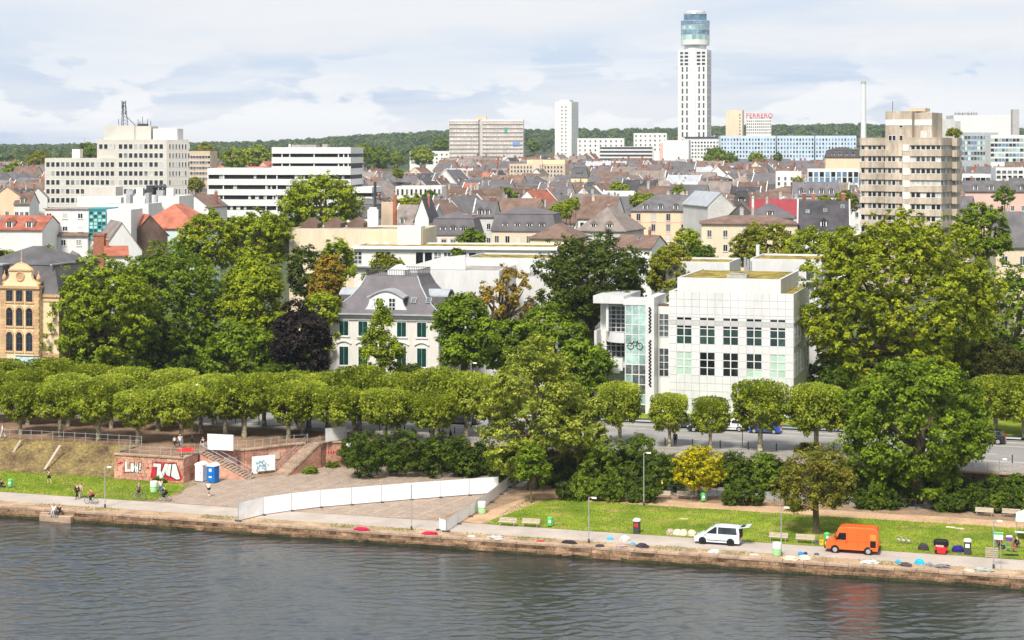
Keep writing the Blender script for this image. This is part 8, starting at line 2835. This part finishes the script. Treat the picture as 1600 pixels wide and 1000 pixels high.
def lamp(label, px, base, top, z=0.0):
 p = gnd(px, base, z)
 h = zof(top, p.y) - z
 root = thing('street_lamp', label, 'street lamp', p, RZ, 'street lamps')
 MB().tube([(0, 0, 0), (0, 0, .5), (0, 0, h - .1)], [.085, .06, .045], 8).obj('pole', M['steel'], root)
 MB().tube([(0, 0, h - .15), (.25, 0, h - .05), (.6, 0, h - .08)], [.04, .035, .03], 6).obj('arm', M['steel'], root)
 MB().bevbox(.3, .8, -.11, .11, h - .16, h - .02, .04).obj('lamp_head', M['plasticwhite'], root)
 MB().lathe([(.11, 0), (.1, .35), (.07, .4)], 10).obj('base_sleeve', M['darkgrey'], root)
 return root
lamp('slim street lamp beside the path below the earth bank', 164, 793, 728)
lamp('slim street lamp half hidden behind the long white fence', 392, 786, 737)
lamp('slim street lamp standing at the quay before the white fence', 643, 828, 756)
lamp('slim street lamp on the quay before the lawn', 920, 848, 776)
lamp('slim street lamp by the white and green litter barrel', 1220.5, 868, 791)
lamp('slim street lamp with a green notice near the pallet', 1552.5, 888, 812)
lamp('slim street lamp among the shrubs of the service path', 1006, 790, 706)
lamp('slim street lamp on the service path at the frame edge', 1562, 781, 716)
for lb, px, base, top in (('tall street lamp on the terrace behind the planes', 736, 668, 566), ('tall street lamp beside the street trees', 300, 690, 600)):
 lamp(lb, px, base, top, TZ)
p = gnd(1552.5, 888)
sg = thing('notice_board', 'white and green notice board fixed to the end lamp post', 'sign', p + Vector((.42, -.1, 0)), RZ)
MB().box(-.42, .42, -.03, .03, 2.7, 3.4).obj('board', M['plasticwhite'], sg)
MB().box(-.4, .4, -.036, -.031, 3.15, 3.38).obj('green_header', M['binlime'], sg)
MB().tube([(.2, .05, 0), (.2, .05, 2.75)], .025, 6).obj('post', M['steel'], sg)
def toilet(label, px, py, main, roofm):
 root = thing('portable_toilet', label, 'portable toilet', gnd(px, py) + Vector((0, .6, 0)), RZ - .12, 'portable toilets')
 mm = M[main]
 MB().bevbox(-.55, .55, -.55, .55, .08, 2.0, .07).obj('cabin', mm, root)
 P = [(-.6 + 1.2 * i / 10, 2.0 + .3 * math.sin(math.pi * i / 10)) for i in range(11)]
 MB().prism([(-.6, 1.94)] + P + [(.6, 1.94)], 'y', -.6, .6).obj('roof', M[roofm], root)
 dr = MB().box(-.4, .4, -.58, -.552, .15, 1.92).obj('door', mm, root)
 MB().box(-.18, .18, -.595, -.582, 1.35, 1.68).obj('notice', M['plasticwhite'], dr)
 MB().box(-.2, .2, -.595, -.582, .62, .78).obj('label_strip', M['plasticwhite'], dr)
 MB().box(.3, .36, -.62, -.582, 1.0, 1.15).obj('handle', M['darkgrey'], dr)
 for i in range(3):
  MB().box(-.4, .4, -.575, -.553, 1.95 - .03 * i, 1.96 - .03 * i).obj('vent_slat', M['darkgrey'], root)
 MB().box(-.6, .6, -.6, .6, 0, .08).obj('skid', M['darkgrey'], root)
toilet('white portable toilet at the bastion foot', 313, 753, 'plasticwhite', 'plasticwhite')
toilet('blue portable toilet with white roof at the stairs', 331.5, 755, 'plasticblue', 'plasticwhite')
def screen(label, a, b, z0, h, lift=.1, name='screen_panel', group=None, tilt=0.0, foot=True, m='tarp', cat='fence panel', post=True):
 """a taut tarpaulin between two posts; a, b ground points"""
 a, b = Vector(a), Vector(b)
 d = b - a
 L_ = math.hypot(d.x, d.y)
 rz = math.atan2(d.y, d.x)
 root = thing(name, label, cat, (a.x, a.y, a.z), rz, group)
 dz = b.z - a.z
 nx, nz = 10, 5
 vs, fs = [], []
 rr = random.Random(int(L_ * 100 + a.x * 10))
 for j in range(nz + 1):
  for i in range(nx + 1):
   x, z = .04 + (L_ - .08) * i / nx, lift + (h - lift) * j / nz
   edge = i in (0, nx) or j in (0, nz)
   vs.append((x, -.045 + (0 if edge else rr.uniform(-.04, .04)), z + dz * i / nx))
 for j in range(nz):
  for i in range(nx):
   q = j * (nx + 1) + i
   fs.append((q, q + 1, q + nx + 2, q + nx + 1))
 n = len(vs)
 vs += [(x, y + .012, z) for x, y, z in vs]
 fs += [tuple(reversed([i + n for i in f])) for f in fs]
 MB().add(vs, fs).obj('tarpaulin', M[m], root, smooth=True)
 fr = MB().tube([(0, 0, 0), (0, 0, h + .02), (L_, 0, h + dz + .02), (L_, 0, dz)], .024, 6).tube([(0, 0, lift), (L_, 0, lift + dz)], .024, 6)
 fr.obj('frame', M['steel'], root)
 if foot:
  MB().bevbox(-.13, .2, -.4, .4, 0, .13, .04).obj('foot_block', M['darkgrey'], root)
  MB().tube([(0.03, 0, 0), (.03, 0, h + .08)], .03, 6).obj('post', M['steel'], root)
 return root
FP = [(372, 814.5), (411, 805), (455.5, 798.5), (501, 793), (549, 789), (596, 785), (642, 781), (687.5, 777.5), (733, 774), (779, 770.5)]
for i in range(len(FP) - 1):
 a, b = gnd(*FP[i]), gnd(*FP[i + 1])
 screen('white tarpaulin fence panel of the long row across the cobbles, %s from the river end' % ORD[i], a, b, 0, 1.95 - .01 * i, group='long white construction fence')
FQ = [(697, 831), (715, 819), (733, 807.5), (750, 796.5), (766, 785), (781, 773), (794, 762), (806, 754), (815, 748.5)]
for i in range(len(FQ) - 1):
 a, b = gnd(*FQ[i]), gnd(*FQ[i + 1])
 screen('low white fence panel beside the lawn, %s from the river' % ORD[i], a, b, 0, 1.25, group='low white fence beside the lawn')
screen('short white end panel closing the low fence at the river', gnd(686.5, 828), gnd(697, 831), 0, 1.2, group='low white fence beside the lawn')
p0, p1 = gnd(324, 704, TZ), gnd(365, 706, TZ)
screen('white screen on the terrace above the stairs', p0, p1, TZ, 2.0, .15, 'billboard', foot=False, cat='billboard')
p0, p1 = gnd(508, 692, TZ), gnd(542, 687, TZ)
screen('white tilted screen above the short pier', p0, p1, TZ, 1.75, .1, 'billboard', foot=False, cat='billboard')
p0, p1 = gnd(393, 741.5), gnd(430, 738)
bb = screen('white board with blue scribbles at the curved wall', p0, p1, 0, 2.15, .3, 'billboard', foot=False, cat='billboard')
sc = MB()
rr = random.Random(9)
for k in range(16):
 x, z = rr.uniform(.7, 2.0), rr.uniform(.6, 1.6)
 pts = [(x, -.1, z)]
 for j in range(5):
  pts.append((pts[-1][0] + rr.uniform(-.22, .26), -.1, pts[-1][2] + rr.uniform(-.22, .22)))
 sc.tube(pts, .022, 4)
sc.obj('blue_scribble', mat('blue_spray', (.1, .4, .6), .7, .2), bb)
MB().box(.1, 2.6, -.1, .3, .05, .28).obj('board_foot', M['bark'], bb)
for lab, (ia, t), m in (('faded pink poster on the curved wall', (1, .2), 'pinkwall'), ('cream poster with red print on the curved wall', (3, .8), 'cream')):
 a, b = ARC[ia], ARC[ia + 1]
 u, v = a[0] + (b[0] - a[0]) * t, a[1] + (b[1] - a[1]) * t
 an = math.atan2(b[1] - a[1], b[0] - a[0])
 pt = MB().box(-.8, .8, -.13, -.1, 1.35, 2.15).obj('poster', M[m], None, W(u, v, 0), RZ + an)
 tag(pt, lab, 'poster')
MB().box(.3, .45, -.09, -.08, 1.5, 1.9).box(.6, .75, -.09, -.08, 1.5, 1.9).box(.9, 1.1, -.09, -.08, 1.55, 1.9).box(1.3, 1.45, -.09, -.08, 1.5, 1.9).box(1.6, 1.85, -.09, -.08, 1.55, 1.9).obj('graffiti_lettering', redsp, pier, (-34.6, 33.2, 0), math.atan2(1.3, 2.2))
for i in range(6):
 p = gnd(562 + i * 10.2, 729 + i * .3)
 o = MB().tube([(-.4, 0, 0), (-.4, 0, .65), (-.28, 0, .8), (.28, 0, .8), (.4, 0, .65), (.4, 0, 0)], .03, 6).obj('bicycle_stand', M['steel'], None, p, RZ + 1.2, smooth=True)
 tag(o, 'steel bicycle hoop below the shrubs, %s from the pier' % ORD[i], 'bicycle stand', 'row of bicycle hoops')
bo = MB().lathe([(.06, 0), (.06, .8), (.075, .82), (.075, .88), (.03, .95)], 8).mesh('bollard', M['black'])
for i in range(34):
 u = -62 + i * 3.4
 o = put('bollard', bo, None, W(u, 43.2, TZ))
 tag(o, 'short black bollard, %s along the river-side kerb counted from the terrace' % (ORD[i] if i < 30 else ['thirty-first', 'thirty-second', 'thirty-third', 'thirty-fourth'][i - 30]), 'bollard', 'black bollards along the near kerb')
for lb, px, py, h in (('slim dark pole at the street beside the museum glass tower', 945, 690, 4.2), ('slim dark pole in the pavement before the blue car', 1160, 697, 4.0)):
 p = gnd(px, py, TZ)
 t_ = thing('sign_pole', lb, 'sign pole', p, RZ)
 MB().tube([(0, 0, 0), (0, 0, h)], .05, 6).obj('pole', M['darkgrey'], t_)
 MB().disc((0, -.06, h - .3), 'y', .3, .03, 14).obj('sign_disc', M['plasticwhite'], t_)
# ------------------------------------------------------------------ loose things on the quay
def heap(name, label, px, py, sx, sy, sz, col, cat, seed, z=0.0, rough=.6, n=9, lump=.35):
 rr = np.random.default_rng(seed)
 m_ = 14
 vs, fs = [], []
 for j in range(n):
  t = j / (n - 1)
  for i in range(m_):
   a = 2 * math.pi * i / m_
   rr_ = math.cos(t * math.pi / 2) ** .55 * (1 + lump * (rr.random() - .5))
   vs.append((sx * rr_ * math.cos(a), sy * rr_ * math.sin(a), sz * math.sin(t * math.pi / 2) * (1 + lump * .6 * (rr.random() - .5))))
 for j in range(n - 1):
  for i in range(m_):
   fs.append((j * m_ + i, j * m_ + (i + 1) % m_, (j + 1) * m_ + (i + 1) % m_, (j + 1) * m_ + i))
 fs.append(tuple((n - 1) * m_ + i for i in range(m_)))
 o = MB().add(vs, fs).obj(name, cloth(col), None, gnd(px, py, z), RZ + rr.uniform(-.3, .3))
 return tag(o, label, cat)
heap('tarpaulin_bundle', 'crumpled red tarpaulin on the verge before the long fence', 565, 828, .85, .4, .28, (.5, .02, .07), 'tarpaulin', 1)
heap('tarpaulin_bundle', 'crumpled red tarpaulin on the verge at the fence corner', 672, 834.5, .85, .4, .24, (.5, .02, .07), 'tarpaulin', 2)
heap('tarpaulin_bundle', 'small white sheet on the verge left of the lawn', 737, 838.5, .42, .25, .12, (.7, .7, .68), 'tarpaulin', 3)
heap('folded_frame', 'heap of pale folded frames on the verge', 775, 842, .8, .4, .3, (.5, .46, .42), 'frames', 4, lump=.8)
heap('tarpaulin_bundle', 'dark rolled tarpaulin on the quay verge', 889, 849, .8, .28, .3, (.03, .025, .025), 'tarpaulin', 5)
heap('cloth_heap', 'small red cloth on the quay verge', 844, 846, .35, .2, .14, (.5, .05, .06), 'cloth', 6)
heap('plastic_bag', 'light blue plastic bag on the path edge', 953, 843, .32, .28, .28, (.08, .42, .68), 'bag', 7)
heap('plastic_sheet', 'white plastic sheet crumpled on the path', 977, 844, .45, .3, .38, (.7, .7, .7), 'plastic sheet', 8, lump=.9)
heap('clothes_heap', 'dark heap of clothes on the verge by the quay lamp', 937, 854, .45, .3, .22, (.05, .045, .05), 'clothes heap', 9)
heap('clothes_heap', 'mixed pink and grey heap on the quay verge', 970, 856, .6, .35, .26, (.4, .3, .32), 'clothes heap', 10, lump=.7)
heap('plastic_bag', 'blue bag in the heaps on the verge', 989, 851, .25, .2, .25, (.1, .35, .6), 'bag', 11)
heap('clothes_heap', 'dark heap with bags before the silver van', 1004, 855, .6, .38, .36, (.06, .045, .06), 'clothes heap', 12, lump=.7)
heap('tarpaulin_bundle', 'white sheet on the verge below the silver van', 1117, 863, .6, .3, .24, (.66, .62, .58), 'tarpaulin', 13, lump=.7)
heap('wooden_board', 'grey board lying on the verge', 1178, 866.5, .45, .4, .05, (.5, .48, .46), 'board', 14, lump=.1)
heap('tarpaulin_bundle', 'cream tarpaulin heap beside the white and green barrel', 1236, 874, .75, .4, .32, (.68, .58, .44), 'tarpaulin', 15)
heap('tarpaulin_bundle', 'second cream tarpaulin heap with blue bags behind', 1257, 874, .55, .4, .4, (.70, .6, .46), 'tarpaulin', 16)
heap('plastic_bag', 'blue water bag on the verge left of orange van', 1251, 867, .28, .25, .3, (.03, .25, .6), 'bag', 17)
heap('tool_bag', 'dark navy bag beside the blue bag', 1258.5, 866, .2, .2, .22, (.03, .05, .15), 'bag', 18)
heap('tool_box', 'small dark box on the path before the orange van', 1276, 867, .26, .2, .2, (.1, .1, .13), 'box', 19, lump=.1)
heap('tarpaulin_bundle', 'white crumpled sheet on the verge beyond the orange van', 1360, 880, .85, .3, .26, (.68, .66, .63), 'tarpaulin', 20, lump=.7)
heap('plastic_bag', 'blue bag at the quay under the orange van', 1403, 879, .25, .22, .3, (.05, .35, .65), 'bag', 21)
heap('clothes_heap', 'dark heap beside the blue bag at the quay', 1415, 884, .55, .35, .3, (.08, .07, .08), 'clothes heap', 22, lump=.7)
heap('plastic_bag', 'large bright blue bag on the verge', 1437, 881, .42, .35, .45, (.03, .42, .75), 'bag', 23)
heap('clothes_heap', 'grey heap right of the large blue bag', 1452, 884, .4, .3, .3, (.3, .3, .33), 'clothes heap', 24, lump=.7)
heap('clothes_heap', 'dark and white heap near the path crack', 1474, 887, .7, .35, .3, (.2, .19, .2), 'clothes heap', 25, lump=.8)
heap('wooden_crate', 'pinkish board and shoes on the verge before the pallet', 1514, 892, .55, .4, .16, (.6, .44, .38), 'board', 26, lump=.2)
heap('tarpaulin_bundle', 'grey netting heap at the end lamp', 1537, 892, .8, .35, .25, (.36, .38, .36), 'tarpaulin', 27, lump=.8)
for i, (px, c, lab) in enumerate(((1047, (.42, .35, .28), 'tan wrapped box, first of four bundles on the lawn edge'), (1058, (.62, .55, .46), 'pale wrapped bundle, second of four on the lawn edge'), (1068, (.62, .54, .45), 'pale wrapped bundle, third of four on the lawn edge'), (1081, (.66, .55, .43), 'sagging cream bundle, last of four on the lawn edge'))):
 heap('wrapped_bundle', lab, px, 835 + i * .5, .42, .35, .55, c, 'bundle', 40 + i, lump=.25)
heap('storage_box', 'dark fabric box on the lawn edge', 1443, 859, .55, .4, .62, (.05, .04, .045), 'box', 50, lump=.2)
heap('storage_box', 'dark blue covered boxes beside the recycling bin', 1497, 862, .6, .4, .6, (.02, .02, .16), 'box', 51, lump=.2)
for lab, px, py, c in (('pale slab lying on the lawn beside its twin', 1485, 824, (.6, .52, .42)), ('second pale slab lying on the lawn', 1499, 826, (.55, .46, .38)), ('sandy patch slab on the middle lawn', 1068, 811, (.5, .45, .2))):
 o = MB().bevbox(-.45, .45, -.25, .25, 0, .05, .02).obj('stone_slab', cloth(c), None, gnd(px, py), RZ)
 tag(o, lab, 'slab')
hc = thing('handcart', 'loaded black and red handcart on the path edge', 'handcart', gnd(1472, 866) + Vector((0, .4, 0)), RZ)
MB().bevbox(-.6, .6, -.35, .35, .35, .75, .05).obj('tray', M['red'], hc)
MB().bevbox(-.7, .7, -.45, .45, .8, 1.35, .15).obj('cover', M['black'], hc)
MB().bevbox(-.35, .45, -.55, -.36, .1, .7, .05).obj('red_bag', M['red'], hc)
MB().bevbox(-.5, .3, -.46, -.36, .7, .9, .03).obj('pink_blanket', cloth((.6, .35, .35)), hc)
for x in (-.4, .4):
 for y in (-.36, .36):
  MB().disc((x, y, .2), 'y', .2, .07, 14).obj('wheel', M['rubber'], hc)
MB().tube([(.6, 0, .6), (1.0, 0, .9)], .025, 6).obj('handle', M['steel'], hc)
for lab, px, c in (('black and white crate beside the pale bench', 1277, (.12, .12, .12)), ('yellow crate beside the pale bench', 1283.5, (.8, .5, .02))):
 cr_ = thing('crate', lab, 'crate', gnd(px, 851), RZ)
 MB().box(-.22, .22, -.2, .2, 0, .05).box(-.22, -.19, -.2, .2, .05, .45).box(.19, .22, -.2, .2, .05, .45).box(-.19, .19, -.2, -.17, .05, .45).box(-.19, .19, .17, .2, .05, .45).obj('box', cloth(c), cr_)
 MB().box(-.1, .1, -.215, -.2, .28, .36).obj('grip', M['black'], cr_)
pl = thing('wooden_pallet', 'wooden pallet standing on edge at the path', 'pallet', gnd(1551, 872) + Vector((0, .3, 0)), RZ)
ps = MB().box(-.6, .6, -.02, .02, 0, .12).mesh('slat', M['wood'])
for i in range(5):
 put('slat', ps, pl, (0, -.06, .03 + i * .2), rot=(.12, 0, 0))
for x in (-.55, 0, .55):
 MB().box(x - .05, x + .05, -.02, .1, 0, .95).obj('bearer', M['wood'], pl, rot if False else (0, 0, 0))
for i, px in enumerate((1406, 1413, 1420)):
 p = gnd(px, 849 + i * .6)
 dk = thing('goose', 'grey goose on the lawn edge, %s of three beyond the orange van' % ORD[i], 'bird', p, RZ + math.pi + .3 * i)
 sp = [(-.28, 0, .34), (-.05, 0, .32), (.16, 0, .36), (.26, 0, .5), (.27, 0, .66), (.33, 0, .7), (.42, 0, .685), (.0, .07, .2), (.03, .07, .02), (.12, .09, .012), (.0, -.07, .2), (.03, -.07, .02), (.12, -.09, .012)]
 ed = [(0, 1), (1, 2), (2, 3), (3, 4), (4, 5), (5, 6), (1, 7), (7, 8), (8, 9), (1, 10), (10, 11), (11, 12)]
 rd = [.05, .15, .12, .05, .045, .05, .018, .03, .014, .02, .03, .014, .02]
 if i == 0:
  gm = skin_mesh('body', sp, ed, rd, 1, mat('goose_plumage', (.16, .13, .1), .8, .3, 6, tint=(.5, .45, .4)))
 put('body', gm, dk)
tp = gnd(1600, 846) + Vector((1.2, 1.5, 0))
tn = thing('party_tent', 'white pop-up tent on the lawn at the frame edge', 'tent', tp, RZ)
S_ = 1.5
MB().add([(-S_, -S_, 2.2), (S_, -S_, 2.2), (S_, S_, 2.2), (-S_, S_, 2.2), (0, 0, 3.2), (-S_, -S_, 1.9), (S_, -S_, 1.9), (S_, S_, 1.9), (-S_, S_, 1.9)],
   [(0, 1, 4), (1, 2, 4), (2, 3, 4), (3, 0, 4), (0, 5, 6, 1), (1, 6, 7, 2), (2, 7, 8, 3), (3, 8, 5, 0)]).obj('canopy', M['tarp'], tn, fix=False)
for x in (-S_, S_):
 for y in (-S_, S_):
  MB().tube([(x * .98, y * .98, 0), (x * .98, y * .98, 2.15)], .03, 6).obj('leg', M['steel'], tn)
MB().box(-S_ + .02, S_ - .02, -S_ - .015, -S_ - .005, 1.9, 1.95).obj('hem', M['plasticwhite'], tn)
tb = thing('folding_table', 'folding table under the party tent', 'table', tp + Vector((-.9, -.6, 0)), RZ)
MB().box(-.9, .9, -.35, .35, .7, .74).obj('table_top', M['plasticwhite'], tb)
for x in (-.75, .75):
 for y in (-.28, .28):
  MB().tube([(x, y, 0), (x, y, .7)], .02, 5).obj('leg', M['steel'], tb)
person('person in dark red sitting at the tent table', gnd(1562, 858), RZ - .4, 'sit', (.18, .03, .04), (.03, .035, .05), sleeves='long', seat=-.05)
person('person in black sitting inside the tent', gnd(1590, 856), RZ + 2.6, 'sit', (.02, .02, .02), (.03, .03, .035), sleeves='long', seat=-.05)
for lab, px, py, c in (('green folding chair near the tent', 1577, 862, (.1, .4, .12)), ('red and green folding chair near the tent', 1586, 863, (.5, .05, .04)), ('chair of the person in dark red', 1561, 858, (.1, .1, .12)), ('chair of the person in black', 1590, 856, (.08, .08, .09))):
 ch_ = thing('folding_chair', lab, 'chair', gnd(px, py), RZ - .4)
 MB().box(-.22, .22, -.22, .22, .4, .43).obj('seat', cloth(c), ch_)
 MB().box(-.26, -.22, -.22, .22, .5, .85).obj('backrest', cloth(c), ch_)
 for x in (-.2, .2):
  for y in (-.2, .2):
   MB().tube([(x, y, 0), (x, y, .41 if x > 0 else .85)], .015, 5).obj('leg', M['steel'], ch_)
cb = thing('cooler_box', 'purple cooler box with white lid by the tent', 'cooler box', gnd(1577, 845), RZ)
MB().bevbox(-.28, .28, -.2, .2, 0, .4, .04).obj('box', cloth((.16, .05, .4)), cb)
MB().bevbox(-.3, .3, -.22, .22, .4, .52, .05).obj('lid', M['plasticwhite'], cb)
heap('rubber_mat', 'flat black bag on the path edge by the tent', 1580, 868, .75, .2, .14, (.02, .02, .02), 'bag', 60)
# ------------------------------------------------------------------ grass blades and fallen leaves along the lawns
def scatter():
 rg = np.random.default_rng(5)
 n = 26000
 u = np.concatenate([rg.uniform(-5, 56, n), rg.uniform(-70, -44, n // 2), rg.uniform(-66, 56, 9000)])
 v = np.concatenate([rg.uniform(6.9, 21.7, n), rg.uniform(7.0, 18.4, n // 2), rg.uniform(.7, 2.5, 9000)])
 edge = rg.random(len(u))
 X = u * CA + v * SA
 Y = O_Y - u * SA + v * CA
 keep = np.ones(len(u), bool)
 keep[-9000:] = (np.sin(u[-9000:] * .9) + np.sin(u[-9000:] * .37 + 1) + rg.normal(0, .5, 9000)) > .4
 X, Y = X[keep], Y[keep]
 k = len(X)
 h = rg.uniform(.05, .13, k)
 a = rg.uniform(0, 6.28, k)
 w_ = .035
 base = np.stack([X, Y, np.full(k, .005)], 1)
 dx = np.stack([np.cos(a) * w_, np.sin(a) * w_, np.zeros(k)], 1)
 tip = base + np.stack([rg.normal(0, .04, k), rg.normal(0, .04, k), h], 1)
 V = np.stack([base - dx, base + dx, tip], 1).reshape(-1, 3)
 o = put('grass', np_mesh('grass', V, np.arange(3 * k).reshape(-1, 3), leafmat('grass_blades', (.07, .13, .01), (.2, .27, .02), nscale=.8)))
 tag(o, 'short grass blades on the lawns and verge', 'grass', kind='stuff')
 n = 5200
 u = np.concatenate([rg.uniform(-75, -55.4, n // 5), rg.uniform(-5, 54, n // 3), rg.uniform(-43, -8, n // 6)])
 v = np.concatenate([rg.uniform(18.6, 24, n // 5), rg.uniform(7, 25, n // 3), rg.uniform(24, 34, n // 6)])
 X = u * CA + v * SA
 Y = O_Y - u * SA + v * CA
 t_ = np.clip((v - 18.5) / 5.3, 0, 1)
 Z = np.where(u < -55, 3.0 * t_ + .07, .03)
 C = np.stack([X, Y, Z], 1)
 Nn = rg.normal(0, .35, C.shape) + [0, 0, 1]
 o = put('leaf_litter', leaf_cloud('leaf_litter', C, Nn, .16, leafmat('dry_leaves', (.28, .19, .1), (.5, .4, .22), nscale=2), rg))
 tag(o, 'dry fallen leaves on bank, lawn and cobbles', 'leaf litter', kind='stuff')
scatter()
bpy.data.scenes.remove(TMP)
tree('roof_shrub', 'green shrubs on the roof terrace of the beige tower', 1490, 201, 13, 462, 215, 'yellowgreen', zb=zof(216, 462), lobes=10, leaves=1500, size=.5, cat='shrub', trunk=False)
# ------------------------------------------------------------------ air
hzb = MB().box(-3600, 3600, -60, 4600, -2.5, 190).obj('haze', None, None)
hm = bpy.data.materials.new('haze')
hm.use_nodes = True
hm.node_tree.nodes.remove(hm.node_tree.nodes['Principled BSDF'])
pv_ = N(hm.node_tree, 'ShaderNodeVolumePrincipled')
pv_.inputs['Color'].default_value = (.72, .84, 1.0, 1)
pv_.inputs['Density'].default_value = HAZE
hm.node_tree.links.new(pv_.outputs[0], hm.node_tree.nodes['Material Output'].inputs['Volume'])
hzb.data.materials.clear()
hzb.data.materials.append(hm)
tag(hzb, 'thin pale blue haze over the town and hills', 'haze', kind='stuff')
